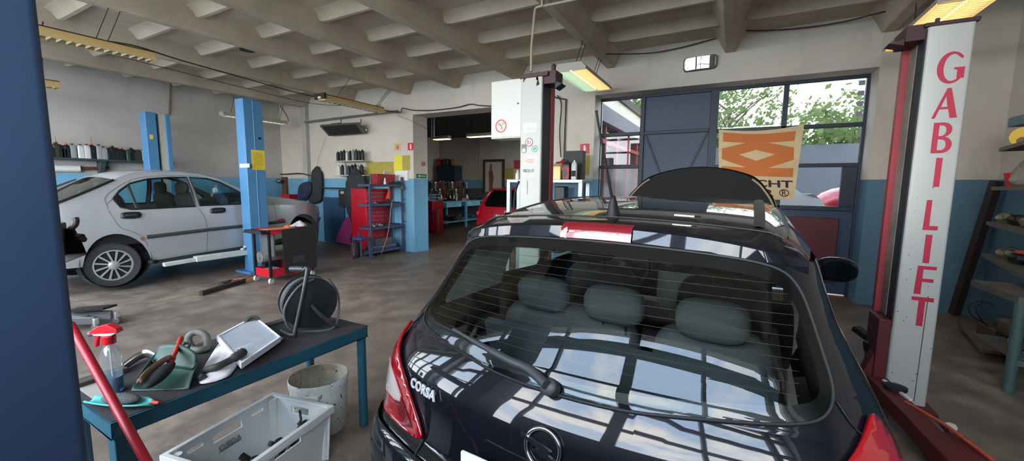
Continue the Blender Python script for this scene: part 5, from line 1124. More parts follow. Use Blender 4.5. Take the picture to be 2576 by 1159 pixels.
m = MB(); m.bb((qx0, qy0, .05), (qx1, qy1, 1.40)); m.build('cabinet', mat('red chest paint', (176, 20, 40), .35, coat=.2), ch_, bev=.006)
for k in range(9):
    z = .98+.045*k if k < 9 else 0
    m = MB(); m.bb((qx1, qy0+.03, .58+.085*k), (qx1+.012, qy1-.03, .645+.085*k)); dr = m.build('drawer', mat('red drawer paint', (188, 26, 44), .3, coat=.3), ch_, bev=.003)
    m = MB(); m.bb((qx1+.012, qy0+.05, .635+.085*k), (qx1+.018, qy1-.05, .645+.085*k)); m.build('drawer_handle', M_STEEL, dr)
m = MB(); m.bb((qx1, qy0+.03, .08), (qx1+.012, qy1-.03, .54)); m.build('door', mat('red drawer paint', (188, 26, 44), .3), ch_, bev=.003)
R3 = lambda px, py, X=-6.5: at(px, py, X=X)
a = R3(967, 458, -6.56); rb = thing('tool_box', 'open red box with white papers on top of the blue rack', 'box', (-6.56, a.y, RZ[3]))
y0, y1 = R3(945, 455, -6.56).y, R3(990, 455, -6.56).y; zt = R3(945, 437, -6.56).z
m = MB(); m.prism([(y0, RZ[3]), (y1-.04, RZ[3]), (y1, zt), (y0-.02, zt)], lambda y, z: (-6.66, y, z), lambda y, z: (-6.50, y, z)); m.build('case', mat('dark red box', (158, 22, 44), .45), rb, bev=.006)
m = MB(); m.box((-6.56, (y0+y1)/2+.06, zt+.03), (.012, .20, .09), (0, .3, .15)); m.build('papers', M_WHITE, rb)
for px, h_, mt, lab in ((933, .16, M_TRIMG, 'grey silicone gun standing on the front end of the blue rack top'), (968.5, .10, M_WHITE, 'small white bottle in front of the red box on the blue rack')):
    b_ = R3(px, 458, -6.44); b_.z = RZ[3]; m = MB(); m.lathe([(.028, 0), (.026, h_*.5), (.016, h_*.7), (.014, h_*1.3)], b_, (0, 0, 1), 14); solo(m, 'bottle' if 'bottle' in lab else 'silicone_gun', mt, lab, 'bottle' if 'bottle' in lab else 'tool')
def oddments(z, X, spots, grp, lab, seed, mt=M_DARKT, s=1.):
    rnd = random.Random(seed)
    for i, px in enumerate(spots):
        b_ = at(px, 500, X=X); y = min(ry1-.05, max(ry0+.05, b_.y)); q = MB(); c = Vector((X+rnd.uniform(-.04, .04), y, z+.022*s)); k = i % 3
        if k == 0: q.bar(c-Vector((.02, .06, 0)), c+Vector((.02, .06, 0)), .03*s, .036*s); q.lathe([(.02*s, 0), (.024*s, .03*s)], c+Vector((0, .03, .01)), (0, 0, 1), 10)
        elif k == 1: q.lathe([(.02*s, -.022*s), (.03*s, -.015*s), (.03*s, .02*s), (.016*s, .035*s)], c, (0, 0, 1), 12); q.bar(c, c+Vector((.05, .04, 0)), .016*s)
        else: q.tube([c-Vector((0, .07, .008)), c+Vector((.02, 0, 0)), c+Vector((0, .08, -.008))], .012*s, 8); q.ell(c+Vector((0, .07, 0)), (.02*s, .025*s, .018*s), 10, 6)
        solo(q, 'tool', mt[i % len(mt)] if isinstance(mt, list) else mt, lab, 'tool', grp)
oddments(RZ[3], -6.44, (992, 1000, 1008, 1016, 1023), 'tools on the rack top', 'dark hand tool on the top shelf of the blue rack, right of the red box', 21)
m = MB(); y0, y1 = R3(942, 510, -6.5).y, R3(1028, 500, -6.5).y; y1 = min(y1, ry1-.03); m.bb((-6.68, y0, RZ[2]), (-6.42, y1, RZ[2]+.022)); solo(m, 'tray', M_BLACK, 'flat black tray on the second shelf from the top of the blue rack', 'tray', bev=.004)
oddments(RZ[2], -6.44, (938, 944), 'small parts on the second shelf', 'small silver part at the front of the second shelf of the blue rack', 22, M_STEEL, .7)
oddments(RZ[1], -6.46, (924, 930, 938, 946, 953), 'jars on the third shelf', 'bright metal part on the third shelf of the blue rack', 23, [M_STEEL, M_CHROME], 1.2)
m = MB(); y0 = R3(960, 570, -6.5).y; m.bb((-6.70, y0, RZ[1]), (-6.42, ry1-.04, RZ[1]+.025)); solo(m, 'tray', mat('dark blue tray', (40, 52, 80), .5), 'dark blue flat tray on the third shelf of the blue rack', 'tray', bev=.003)
y0, y1 = R3(938, 600, -6.55).y, R3(978, 600, -6.55).y; zb = RZ[0]+.085
fc = thing('tool_case', 'flat grey and blue case on the lowest shelf of the blue rack', 'case', (-6.56, (y0+y1)/2, RZ[0])); m = MB(); m.bb((-6.72, y0-.05, RZ[0]), (-6.40, y1+.08, RZ[0]+.045)); m.build('case_lower', mat('case blue', (44, 62, 112), .5), fc, bev=.006); m = MB(); m.bb((-6.72, y0-.05, RZ[0]+.045), (-6.40, y1+.08, RZ[0]+.085)); m.build('case_upper', mat('case grey', (96, 100, 106), .5), fc, bev=.006)
tb_ = thing('tool_box', 'grey toolbox with a red latch on the lowest shelf of the blue rack', 'box', (-6.56, (y0+y1)/2, zb)); m = MB(); m.bb((-6.68, y0-.02, zb), (-6.42, y1-.02, zb+.15)); m.build('case', mat('toolbox grey', (76, 78, 82), .5), tb_, bev=.01)
m = MB(); m.bb((-6.42, (y0+y1)/2+.04, zb+.09), (-6.408, (y0+y1)/2+.09, zb+.14)); m.build('latch', M_RED, tb_)
m = MB(); b_ = R3(1001, 606, -6.5); m.lathe([(.07, 0), (.07, .04), (.05, .06), (.001, .06)], (-6.5, min(b_.y, ry1-.1), RZ[0]), (0, 0, 1), 18); solo(m, 'lid', M_DARKT, 'round dark lid on the lowest shelf of the blue rack', 'lid')
c0 = R3(985, 446, -6.755); z1 = c0.z; m = MB(); yy = [R3(x, 480, -6.755).y for x in (972, 985, 1000, 1003)]
m.ext([(-6.755, yy[1]+.03, R3(985, 446, -6.755).z), (-6.755, yy[2], R3(1000, 470, -6.755).z), (-6.755, yy[2]+.02, R3(1000, 500, -6.755).z), (-6.755, yy[0]-.02, R3(971, 500, -6.755).z)], [(0, 1, 2, 3)]); solo(m, 'pennant', mat('orange safety cloth', (244, 92, 40), .7), 'orange safety cloth hanging on the back of the blue rack', 'cloth', solid=.02)
m = MB(); c = R3(1012, 471, -6.40); m.lathe([(.030, 0), (.036, .01), (.034, .06), (.02, .07)], (-6.36, min(c.y, ry1-.02), c.z-.04), (0, 0, 1), 14); m.tube([(-6.36, min(c.y, ry1-.02), c.z+.03), (-6.375, min(c.y, ry1-.02), RZ[3]-.03)], .006, 6); solo(m, 'inspection_lamp', mat('olive lamp body', (88, 90, 76), .5), 'small olive lamp hanging under the top shelf of the blue rack', 'lamp')
m = MB(); m.tube(cr([R3(986, 506, -6.35), R3(981, 545, -6.33), R3(975, 590, -6.33), R3(962, 630, -6.36), at(958, 640, Z=.012)], 6), .006, 6); solo(m, 'cable', mat('orange brown cable', (196, 140, 110), .6), 'thin pale orange cable hanging down the front of the blue rack', 'cable')
sc_ = at(909, 652, Z=0); sx_, sy_ = sc_.x, sc_.y
st_ = thing('stool', 'low blue stool in front of the end of the blue rack', 'stool', (sx_, sy_, 0))
m = MB(); m.bb((sx_-.13, sy_-.11, .40), (sx_+.13, sy_+.11, .45)); m.build('seat', mat('blue stool seat', (44, 70, 128), .5), st_, bev=.015)
for i, j in ((-1, -1), (1, -1), (-1, 1), (1, 1)): m = MB(); m.bar((sx_+i*.11, sy_+j*.09, .40), (sx_+i*.13, sy_+j*.11, 0), .022); m.build('leg', M_RACK, st_)
gc_ = Vector((sx_-.24, sy_+.06, 0)); m = MB(); m.ell(gc_+Vector((0, 0, .17)), (.08, .06, .17), 16, 10, e=.55); bg_ = m.build('bag_body', M_JK, thing('cable_bag', 'black bag with an orange stripe standing beside the blue stool', 'bag', gc_), smooth=60)
m = MB(); m.tube(cr([gc_+Vector((.03, -.058, .30)), gc_+Vector((.035, -.066, .2)), gc_+Vector((.03, -.062, .06))], 4), .014, 8); m.build('stripe', mat('orange stripe', (226, 104, 56), .6), bg_.parent, smooth=70)
m = MB(); m.tube(cr([gc_+Vector((-.04, 0, .33)), gc_+Vector((0, -.02, .42)), gc_+Vector((.05, 0, .33))], 5), .010, 6); m.build('strap', M_JK, bg_.parent)
m = MB(); b_ = at(889, 637, Z=.02); m.ell((b_.x, b_.y, .02), (.06, .03, .02), 12, 6); solo(m, 'white_scrap', M_WHITE, 'small white scrap on the floor below the blue stool', 'scrap')
m = MB(); b_ = at(926, 642, Z=.04); m.bb((b_.x-.12, b_.y-.1, 0), (b_.x+.08, b_.y+.1, .03)); m.tube([(b_.x-.1, b_.y, .05), (b_.x, b_.y+.05, .08), (b_.x+.08, b_.y, .05)], .018, 8); solo(m, 'car_part', mat('grey casting', (96, 96, 92), .5, .5), 'grey metal casting on the floor under the blue rack', 'car part')
# galvanised stand behind the black car with oil cans
M_GALV = mat('galvanised steel', (166, 176, 178), .4, .6, dirt=.4, dscale=12, dcol=(112, 122, 124))
gs = thing('stand', 'galvanised steel stand beside the gate with oil cans on top', 'stand', (-2.75, 6.1, 0)); gx0, gx1, gy0, gy1, gz = at(1275, 452, Y=5.9).x, at(1465, 452, Y=5.9).x, 5.9, 6.32, 1.605
m = MB(); m.bb((gx0, gy0, gz-.05), (gx1, gy1, gz)); m.build('top', M_GALV, gs, bev=.004)
for x in (gx0+.03, gx1-.03):
    for y in (gy0+.03, gy1-.03): m = MB(); m.bb((x-.03, y-.03, 0), (x+.03, y+.03, gz-.05)); m.build('leg', M_GALV, gs)
m = MB(); m.bb((gx0, gy0, .68), (gx1, gy1, .72)); m.build('lower_shelf', M_GALV, gs)
G = lambda px: Vector((at(px, 450, Y=6.02).x, 6.02, gz))
can(G(1402), .15, .28, mat('gold oil can', (196, 158, 110), .35, .3), 'gold oil can on the galvanised stand, nearest the lift post', None, M_BLACK, 'oil_can', .09, 'can', handle=True)
o = can(G(1408)+Vector((0, .17, 0)), .19, .34, mat('red oil can', (160, 30, 40), .4), 'dark red oil can with a black handle behind the gold one', None, M_BLACK, 'oil_can', .11, 'can', handle=True)
o = can(G(1425), .12, .31, M_BOT[0], 'black bottle with a red label in the middle of the galvanised stand', None, M_BLACK, 'oil_can', .08, 'can')
m = MB(); b_ = G(1425); m.bb((b_.x-.055, b_.y-.046, gz+.02), (b_.x+.055, b_.y-.042, gz+.19)); lbo = m.build('label', mat('red label', (196, 30, 48), .5), o)
m = MB(); m.prism([(-.05, .03), (.0, .03), (.04, .10), (.0, .18), (-.05, .18)], lambda x, z: (b_.x+x, b_.y-.0465, gz+z), lambda x, z: (b_.x+x, b_.y-.0475, gz+z)); m.build('label_mark', M_TRIMG, lbo)
o = can(G(1444), .085, .30, mat('silver spray bottle', (196, 198, 196), .4), 'pale bottle with a dark label at the right of the galvanised stand', None, M_WHITE, 'spray_bottle', .06, 'bottle')
m = MB(); b_ = G(1444); m.bb((b_.x-.035, b_.y-.034, gz+.05), (b_.x+.035, b_.y-.031, gz+.14)); m.build('label', M_INK, o)
m = MB(); b_ = G(1432); m.bb((b_.x-.155, 6.17, gz), (b_.x+.165, 6.30, gz+.46)); solo(m, 'carton', mat('black carton', (46, 46, 48), .6), 'tall black carton behind the cans on the galvanised stand', 'carton', bev=.004)
m = MB(); b_ = G(1300); m.lathe([(.04, 0), (.035, .10), (.015, .13), (.015, .16)], G(1302), (0, 0, 1), 14); solo(m, 'bottle', M_WHITE, 'small white bottle on the galvanised stand left of the white lift post', 'bottle')
m = MB(); a = at(1395, 458, Y=6.36); b_ = at(1456, 505, Y=6.36); m.bb((a.x, 6.36, 0), (b_.x, 6.66, a.z)); solo(m, 'blue_container', mat('blue grey container', (104, 142, 168), .55, dirt=.4, dscale=5, dcol=(70, 92, 110)), 'big blue grey container behind the galvanised stand', 'container', bev=.02)
m = MB(); a = at(1420, 456, Y=6.3); m.bb((a.x-.06, 6.02, .72), (a.x+.12, 6.2, 1.5)); solo(m, 'black_canister', M_BLACK, 'black canister on the lower shelf of the galvanised stand', 'canister', bev=.02)
m = MB(); p = at(1298, 510, Y=5.5); m.bb((p.x-.1, 6.0, .72), (p.x+.12, 6.2, 1.42)); solo(m, 'white_canister', M_WHITE, 'white canister on the lower shelf of the galvanised stand, left of the lift post', 'canister', bev=.02)
m = MB(); m.tube(cr([at(1306, 455, Y=5.88), at(1297, 480, Y=5.86), at(1293, 520, Y=5.86), at(1296, 600, Y=5.86)], 6), .02, 8); solo(m, 'hose', M_RUBBER, 'black hose hanging on the galvanised stand left of the white lift post', 'hose')

# ---------------------------------------------------------------- second room
M_BB = mat('light blue bench paint', (104, 170, 200), .5, dirt=.3, dscale=6, dcol=(66, 104, 124))
wb_ = thing('work_bench', 'light blue steel bench crowded with tools in the second room', 'bench', (-8.9, 11.4, 0)); ux0, ux1, uy0, uy1, uz = -9.3, -8.35, 10.45, 13.2, .95
m = MB(); m.bb((ux0, uy0, uz-.04), (ux1, uy1, uz)); m.build('top', M_BB, wb_)
for y in (uy0+.04, uy0+1.45, uy1-.05):
    for x in (ux0+.04, ux1-.04): m = MB(); m.bb((x-.035, y-.035, 0), (x+.035, y+.035, uz-.04)); m.build('leg', M_BB, wb_)
m = MB(); m.bb((ux0, uy0, .22), (ux1, uy1, .26)); m.build('lower_shelf', M_BB, wb_)
for y in (11.15, 12.35):
    m = MB(); m.bb((ux1-.4, y-.42, uz-.20), (ux1+.01, y+.42, uz-.045)); dr = m.build('drawer', mat('pale blue drawer', (136, 190, 210), .5), wb_, bev=.004)
    m = MB(); m.tube([(ux1+.01, y-.08, uz-.10), (ux1+.04, y-.06, uz-.10), (ux1+.04, y+.06, uz-.10), (ux1+.01, y+.08, uz-.10)], .008, 6); m.build('drawer_handle', M_STEEL, dr)
rnd = random.Random(5)
TM = [M_STEEL, mat('wooden tool handle', (150, 112, 76), .7), M_DARKT, mat('red tool handle', (170, 40, 44), .5), M_WHITE]
m = MB(); m.bb((-9.29, 10.47, .95), (-9.25, 13.18, 1.62)); solo(m, 'tool_board', mat('dark tool board', (58, 52, 46), .8), 'dark board hung with tools above the light blue bench', 'board')
for i in range(44):
    y = 10.55+2.55*((i % 22)/21)+rnd.uniform(-.03, .03); z = 1.58-.28*(i//22)+rnd.uniform(-.03, .03); L_ = rnd.uniform(.16, .30); q = MB(); x = -9.21+.03*(i % 2)
    q.bar((x, y, z), (x, y+rnd.uniform(-.02, .02), z-L_), .03, .02); q.ell((x, y, z+.02), (.02, .05 if i % 3 else .03, .035), 10, 6); q.bar((x-.06, y, z-.01), (x+.01, y, z-.01), .012)
    solo(q, 'hand_tool', TM[[0, 1, 0, 2, 0, 4, 1, 3][i % 8]], 'hand tool hanging on the dark board above the light blue bench', 'tool', 'tools on the tool board')
for i in range(26):
    y = 10.55+2.5*rnd.random(); x = ux0+.1+.75*rnd.random(); q = MB(); s_ = rnd.uniform(.05, .11); c = Vector((x, y, uz))
    if i % 3 == 0: q.box((x, y, uz+s_*.4), (s_*2, s_*1.6, s_*.8), (0, 0, i))
    elif i % 3 == 1: q.lathe([(s_*.5, 0), (s_*.5, s_*1.6), (s_*.2, s_*2), (s_*.2, s_*2.3)], c, (0, 0, 1), 12)
    else: q.bar(c+Vector((-.1, 0, .02)), c+Vector((.1, .05, .02)), .04)
    solo(q, 'bench_clutter', [M_DARKT, M_STEEL, M_BLACK, TM[1], M_WHITE, M_DARKT][i % 6], 'small tool or part among the clutter on the light blue bench', 'tool', 'clutter on the light blue bench')
for i in range(14):
    y = 10.6+2.4*rnd.random(); x = ux0+.1+.75*rnd.random(); q = MB(); s_ = rnd.uniform(.06, .14); q.box((x, y, .26+s_*.6), (s_*1.6, s_*2, s_*1.2), (0, 0, i))
    solo(q, 'stored_box', [M_BLACK, M_DARKT, M_TRIMG, M_WHITE][i % 4], 'dark part stored on the lower shelf of the light blue bench', 'part', 'parts under the light blue bench', bev=.01)
P2 = lambda px, py, Y: at(px, py, Y=Y)
a, b = P2(1102, 417, 13.2), P2(1148, 452, 13.2); m = MB(); m.bb((a.x, 13.1, b.z-.4), (b.x, 13.6, a.z)); solo(m, 'wall_cabinet', mat('dark navy cabinet', (32, 46, 62), .5), 'dark navy cabinet on the end wall of the second room', 'cabinet', bev=.01)
for px, w_, mt, lab in ((1108, .14, M_RED, 'red box on the dark navy cabinet'), (1124, .34, M_TRIMG, 'grey bundle on the dark navy cabinet'), (1142, .22, TM[1], 'brown bag on the dark navy cabinet')):
    c = P2(px, 417, 13.3); m = MB(); m.ell((c.x, 13.3, a.z+.13), (w_*.55, .15, .15), 12, 8, e=.6); solo(m, 'bundle', mt, lab, 'bundle', smooth=70)
rcx = -7.7
m = MB(); m.bb((-8.75, 9.75, .05), (-8.14, 10.3, 1.0)); solo(m, 'tool_chest', mat('red chest paint', (176, 20, 40), .35), 'red tool chest in the second room behind the pillar', 'tool chest', bev=.01)
c = at(1104, 570, Z=0); m = MB(); m.lathe([(.13, 0), (.14, .03), (.14, .62), (.11, .70), (.04, .74), (.04, .80)], (-7.75, 9.55, .05), (0, 0, 1), 20); solo(m, 'gas_cylinder', mat('red cylinder', (180, 44, 52), .45), 'red gas cylinder beside the light blue bench', 'cylinder')
c = P2(1088, 487, 9.8); m = MB()
for k in range(6): m.tube([(-8.15+.0, 9.62+.06*k, 1.0), (-8.15, 9.62+.06*k, 1.2)], .008, 5)
for z in (1.0, 1.1, 1.2): m.tube([(-8.45, 9.77, z), (-8.45, 10.12, z), (-8.15, 10.12, z), (-8.15, 9.77, z)], .009, 5, closed=True)
m.bb((-8.45, 9.77, 1.0), (-8.15, 10.12, 1.01)); solo(m, 'wire_basket', mat('pale blue wire', (140, 190, 224), .5), 'pale blue wire basket on the red tool chest in the second room', 'basket')
a, b = P2(1214, 401, 13.5), P2(1267, 500, 13.5)
ps = thing('poster', 'brown framed poster with a standing figure on the end wall of the second room', 'poster', ((a.x+b.x)/2, 13.55, b.z)); m = MB(); W_, H_ = b.x-a.x, a.z-b.z
m.slab([(a.x, b.z), (b.x, b.z), (b.x, a.z), (a.x, a.z)], 'xz', 13.52, .05, holes=[[(a.x+.1, b.z+.1), (b.x-.1, b.z+.1), (b.x-.1, a.z-.1), (a.x+.1, a.z-.1)]]); m.build('frame', mat('dark brown frame', (74, 52, 40), .6), ps)
m = MB(); m.bb((a.x+.08, 13.545, b.z+.08), (b.x-.08, 13.56, a.z-.08)); m.build('print', mat('pale print', (196, 188, 176), .7), ps)
m = MB(); f_ = [(.20, .02), (.46, .02), (.44, .30), (.50, .52), (.46, .70), (.38, .78), (.40, .90), (.34, .97), (.27, .90), (.28, .78), (.20, .70), (.22, .5), (.24, .3)]
m.prism(f_, lambda x, z: (a.x+.1+x*(W_-.2), 13.543, b.z+.1+z*(H_-.2)), lambda x, z: (a.x+.1+x*(W_-.2), 13.545, b.z+.1+z*(H_-.2))); m.build('figure', mat('brown printed figure', (126, 86, 62), .8), ps)
for x0, y0, x1, y1, mt, lab in ((1270, 423, 1292, 450, M_OLIVE, 'olive yellow sheet on the end wall right of the framed poster'), (1293, 403, 1308, 424, mat('faded sign red', (200, 66, 80), .6), 'faded red sheet on the end wall beside the white lift post')):
    a_, b_ = P2(x0, y0, 13.58), P2(x1, y1, 13.58); m = MB(); m.bb((a_.x, 13.58, b_.z), (b_.x, 13.6, a_.z)); solo(m, 'sheet', mt, lab, 'sheet')
m = MB(); m.tube([P2(1204, 350, 13.5), P2(1204, 440, 13.5)], .03, 6); solo(m, 'pipe', mat('beige wall pipe', (150, 132, 114), .7), 'beige pipe down the end wall of the second room', 'pipe')
for px in (1086, 1092):
    m = MB(); m.tube([P2(px, 287, 7.6), P2(px, 345, 7.6)], .012, 8); solo(m, 'hanging_rod', M_GALV, 'thin zinc rod hanging in the wide opening at the left', 'rod', 'hanging rods in the opening')
m = MB(); c = P2(1079, 415, 7.45); m.ell((OP0-.0+.04, 7.0, c.z), (.04, .03, .05), 12, 8); solo(m, 'beacon', mat('orange brown lamp', (150, 70, 40), .4), 'small orange brown lamp on the pillar of the wide opening', 'lamp')
# red hatchback
M_RCAR = mat('red car paint', (172, 20, 40), .25, .1, coat=1.)
p0 = at(1192, 555, Y=8.4); RX = p0.x+.82; RY = 8.4
rc_ = thing('red_hatchback', 'red hatchback parked in the second room behind the white lift post', 'car', (RX, RY, 0))
def rq(z): return mono([.2, .5, .75, .95, 1.1, 1.4, 1.5], [.74, .82, .83, .82, .79, .64, .52])(z)
def rsurf(u, z):
    w_ = rq(z); y0 = mono([.2, .5, .62, .9, 1.0, 1.35, 1.5], [-.02, -.10, -.08, .0, .05, .32, .5])(z); s = -1 if u < 0 else 1; a = abs(u)
    xa = w_-.18
    if a <= xa: x, y = a, y0+.16*a*a
    elif a < xa+.36: t = (a-xa)/.36; x = xa+.18*(1-(1-t)**2); y = y0+.16*xa*xa+.24*t*t+.04*t
    else: x, y = w_, y0+.16*xa*xa+.28+(a-xa-.36)
    return (RX+s*x, RY+y, z)
gw = [(-.52, .98), (.52, .98), (.58, 1.05), (.52, 1.30), (.44, 1.38), (-.44, 1.38), (-.52, 1.30), (-.58, 1.05)]
m = MB(); m.panel([(-3.2, .2), (3.2, .2), (3.2, .95), (2.6, 1.42), (-2.6, 1.42), (-3.2, .95)], rsurf, holes=[gw], du=.1, dv=.08); m.build('body', M_RCAR, rc_, smooth=50)
m = MB(); m.grid(lambda a, b: (RX+(a-.5)*1.26*(1-.06*b), RY+.34+b*1.7, 1.40+.10*math.sin(PI*(.12+.6*b))*(1-(2*a-1)**2*.45)), 14, 12); m.build('roof', M_RCAR, rc_, smooth=60)
m = MB(); m.panel(gw, lambda u, z: (rsurf(u, z)[0], rsurf(u, z)[1]-.006, z), du=.1, dv=.08); m.build('rear_window', mat('black car glass', (10, 12, 14), .05, spec=.8), rc_, smooth=60)
for s in (-1, 1):
    m = MB(); m.panel([(s*.62, .70), (s*.86, .70), (s*.92, .84), (s*.86, .98), (s*.66, .95)], lambda u, z: (rsurf(u, z)[0]*1., rsurf(u, z)[1]-.012, z), du=.06, dv=.05); tl = m.build('tail_lamp', M_REDL, rc_, smooth=50)
    m = MB(); q_ = rsurf(s*.72, .80); m.lathe([(.06, 0), (.05, .012), (.001, .014)], (q_[0], q_[1]-.006, q_[2]), (0, -1, 0), 16); m.build('round_lens', mat('bright red lens', (224, 40, 50), .2, coat=1.), tl)
m = MB(); q_ = at(1254, 546, Y=RY-.12); npx = q_.x-.10; m.bb((npx-.02, RY-.125, q_.z-.055), (npx+.48, RY-.115, q_.z+.055)); pl_ = m.build('number_plate', M_WHITE, rc_)
m = MB(); m.bb((npx-.018, RY-.127, q_.z-.053), (npx+.03, RY-.125, q_.z+.053)); m.build('plate_band', mat('plate blue', (30, 60, 150), .5), pl_)
m = MB(); m.text('DW 1', lambda x, y: (npx+.05+x, RY-.127, q_.z-.04+y), .12, .001); m.build('plate_text', M_INK, pl_, smooth=0)
m = MB(); c = Vector(rsurf(.10, .86)); m.prism([(-.03, -.05), (.0, -.05), (.01, .0), (.05, .01), (.02, .05), (-.03, .04), (-.04, .0)], lambda x, z: (c.x+x, c.y-.012, c.z+z), lambda x, z: (c.x+x, c.y-.004, c.z+z)); m.build('emblem', M_CHROME, rc_)
for s in (-1, 1):
    for dy in (.7, 2.9): tyre_wheel(rc_, (s*.70, dy, .29), s)
m = MB(); m.bb((RX-.7, RY+.2, .22), (RX+.7, RY+3.2, .5)); m.build('underbody', M_RUBBER, rc_)
# ---------------------------------------------------------------- white lift posts either side of the black car
M_POST = mat('cream lift paint', (182, 181, 174), .42, dirt=.12, dscale=3, dcol=(140, 136, 126))
M_POSTR = mat('lift red', (150, 44, 52), .5, dirt=.3, dscale=5, dcol=(90, 30, 36)); M_RUST = mat('rust stain', (92, 52, 38), .8); M_DRED = mat('dark red oxide', (96, 28, 32), .55, dirt=.5, dscale=4, dcol=(56, 24, 26))
M_CHAN = mat('dark slide channel', (38, 40, 46), .6)
mx0, mx1 = -1.903, -1.668; PY = 3.64
pm = thing('lift_post', 'cream lift post with stickers left of the black car, beside the white control cabinet', 'lift post', (-1.78, PY+.15, 0))
m = MB(); m.slab(rrect(mx1-mx0, .28, .018, 3, (mx0+mx1)/2, PY+.14), 'xy', .02, 2.56); m.build('column', M_POST, pm)
m = MB(); m.bb((mx1-.01, PY+.012, .1), (mx1+.006, PY+.20, 2.55)); m.build('slide_channel', M_CHAN, pm)
m = MB(); m.bb((mx1-.01, PY+.20, .1), (mx1+.018, PY+.278, 2.53)); m.build('red_carriage_rail', M_POSTR, pm)
m = MB(); m.bb((mx0-.008, PY-.01, 2.55), (mx1+.06, PY+.29, 2.59)); m.bb((mx1, PY+.02, 2.48), (mx1+.13, PY+.2, 2.60)); m.lathe([(.022, 0), (.022, .05), (.012, .07)], (mx1+.09, PY+.06, 2.60), (0, 0, 1), 12); m.build('top_plate', mat('dark top plate', (66, 36, 38), .6), pm, bev=.004)
m = MB(); m.prism([(mx1+.12, 2.50), (mx1+.19, 2.47), (mx1+.12, 2.43)], lambda x, z: (x, PY+.03, z), lambda x, z: (x, PY+.15, z)); m.build('pulley_bracket', M_CHAN, pm)
m = MB(); m.bb((mx0-.15, PY-.1, 0), (mx1+.2, PY+.4, .03)); m.build('base_plate', M_DRED, pm)
m = MB(); rnd = random.Random(2)
for i, (x, y) in enumerate(((1318, 200), (1354, 190), (1350, 198), (1352, 207))):
    c = at(x, y, Y=PY-.002)
    for k in range(5): m.box((c.x+rnd.uniform(-.015, .015), PY-.001, c.z+rnd.uniform(-.03, .03)), (rnd.uniform(.006, .016), .002, rnd.uniform(.008, .03)))
for k in range(1):
    a, b = at(1326.5, 453, Y=PY), at(1327.5, 488, Y=PY); m.bb((a.x, PY-.002, b.z), (a.x+.004, PY, a.z))
m.build('rust_marks', M_RUST, pm)
def stick(px0, py0, px1, py1, mt, nm, par, Y=PY, d=.002):
    a, b = at(px0, py0, Y=Y-d), at(px1, py1, Y=Y-d); q = MB(); q.bb((a.x, Y-d, b.z), (b.x, Y, a.z)); return q.build(nm, mt, par), a, b
def wtext(body, px, py, hpx, mt, nm, par, Y=PY-.0025, bold=.0, wpx=None, center=False):
    a = at(px, py, Y=Y); h_ = a.z-at(px, py+hpx, Y=Y).z; q = MB(); size = h_/.72
    q.text(body, lambda x, y: (x, Y, y), size, bold)
    xs = [v[0] for v in q.v]; k = (at(px+wpx, py, Y=Y).x-a.x)/(max(xs)-min(xs)) if wpx else 1.
    x0_ = min(xs); q.v = [(a.x+(v[0]-x0_)*k, v[1], a.z-h_+v[2]) for v in q.v]; return q.build(nm, mt, par, smooth=0)
M_STK = mat('sticker white', (232, 230, 226), .5); M_SGR = mat('sticker green', (44, 150, 116), .5); M_SGY = mat('sticker grey green', (96, 116, 108), .5); M_PINK = mat('faded red print', (206, 120, 110), .6)
o, a, b = stick(1317.5, 311, 1350, 331, M_STK, 'load_label', pm); wtext('Udźwig', 1324, 316, 4.2, M_PINK, 'label_text', o, wpx=19); wtext('2500 kg', 1320.5, 322.5, 5.2, M_SGY, 'label_text', o, wpx=26)
c = at(1331, 357.5, Y=PY-.003); q = MB(); q.panel(circ(.042, 28), lambda x, z: (c.x+x, c.y, c.z+z), du=1, dv=1); o = q.build('round_sticker', M_STK, pm)
q = MB(); q.panel(circ(.042, 28), lambda x, z: (c.x+x, c.y-.001, c.z+z), holes=[circ(.034, 28)], du=1, dv=1); q.bar((c.x-.028, c.y-.001, c.z+.028), (c.x+.028, c.y-.001, c.z-.028), .006, .001); q.build('red_ring', M_SIGNR, o)
q = MB(); q.box((c.x-.012, c.y-.0005, c.z), (.008, .001, .04)); q.box((c.x+.01, c.y-.0005, c.z-.002), (.006, .001, .03), (0, .5, 0)); q.build('pictogram', M_INK, o)
c2 = at(1345, 374, Y=PY-.003); q = MB(); q.panel([(.036*math.cos(a*PI/3), .036*math.sin(a*PI/3)) for a in range(6)], lambda x, z: (c2.x+x, c2.y, c2.z+z), du=1, dv=1); o = q.build('hexagon_sticker', M_SGR, pm)
q = MB(); q.panel([(.026*math.cos(a*PI/3), .026*math.sin(a*PI/3)) for a in range(6)], lambda x, z: (c2.x+x, c2.y-.001, c2.z+z), holes=[[(.02*math.cos(a*PI/3), .02*math.sin(a*PI/3)) for a in range(6)]], du=1, dv=1); q.bar((c2.x-.009, c2.y-.001, c2.z+.01), (c2.x, c2.y-.001, c2.z-.012), .004, .001); q.bar((c2.x+.009, c2.y-.001, c2.z+.01), (c2.x, c2.y-.001, c2.z-.012), .004, .001); q.build('hexagon_line', M_STK, o)
a, b = at(1312, 363, Y=PY-.003), at(1324, 385, Y=PY-.003); cx = (a.x+b.x)/2; w_ = (b.x-a.x)/2; q = MB(); q.panel([(cx-w_, a.z), (cx-w_, b.z+w_)]+[(cx+w_*math.cos(PI+PI*k/10), b.z+w_+w_*math.sin(PI+PI*k/10)) for k in range(1, 10)]+[(cx+w_, b.z+w_), (cx+w_, a.z)], lambda x, z: (x, a.y, z), du=1, dv=1); o = q.build('tag_sticker', M_SGY, pm)
q = MB(); q.panel(circ(w_*.72, 20, cx, b.z+w_), lambda x, z: (x, a.y-.001, z), du=1, dv=1); q.build('tag_disc', M_STK, o)
o, a, b = stick(1318, 392, 1350, 413, M_STK, 'paper_label', pm)
q = MB()
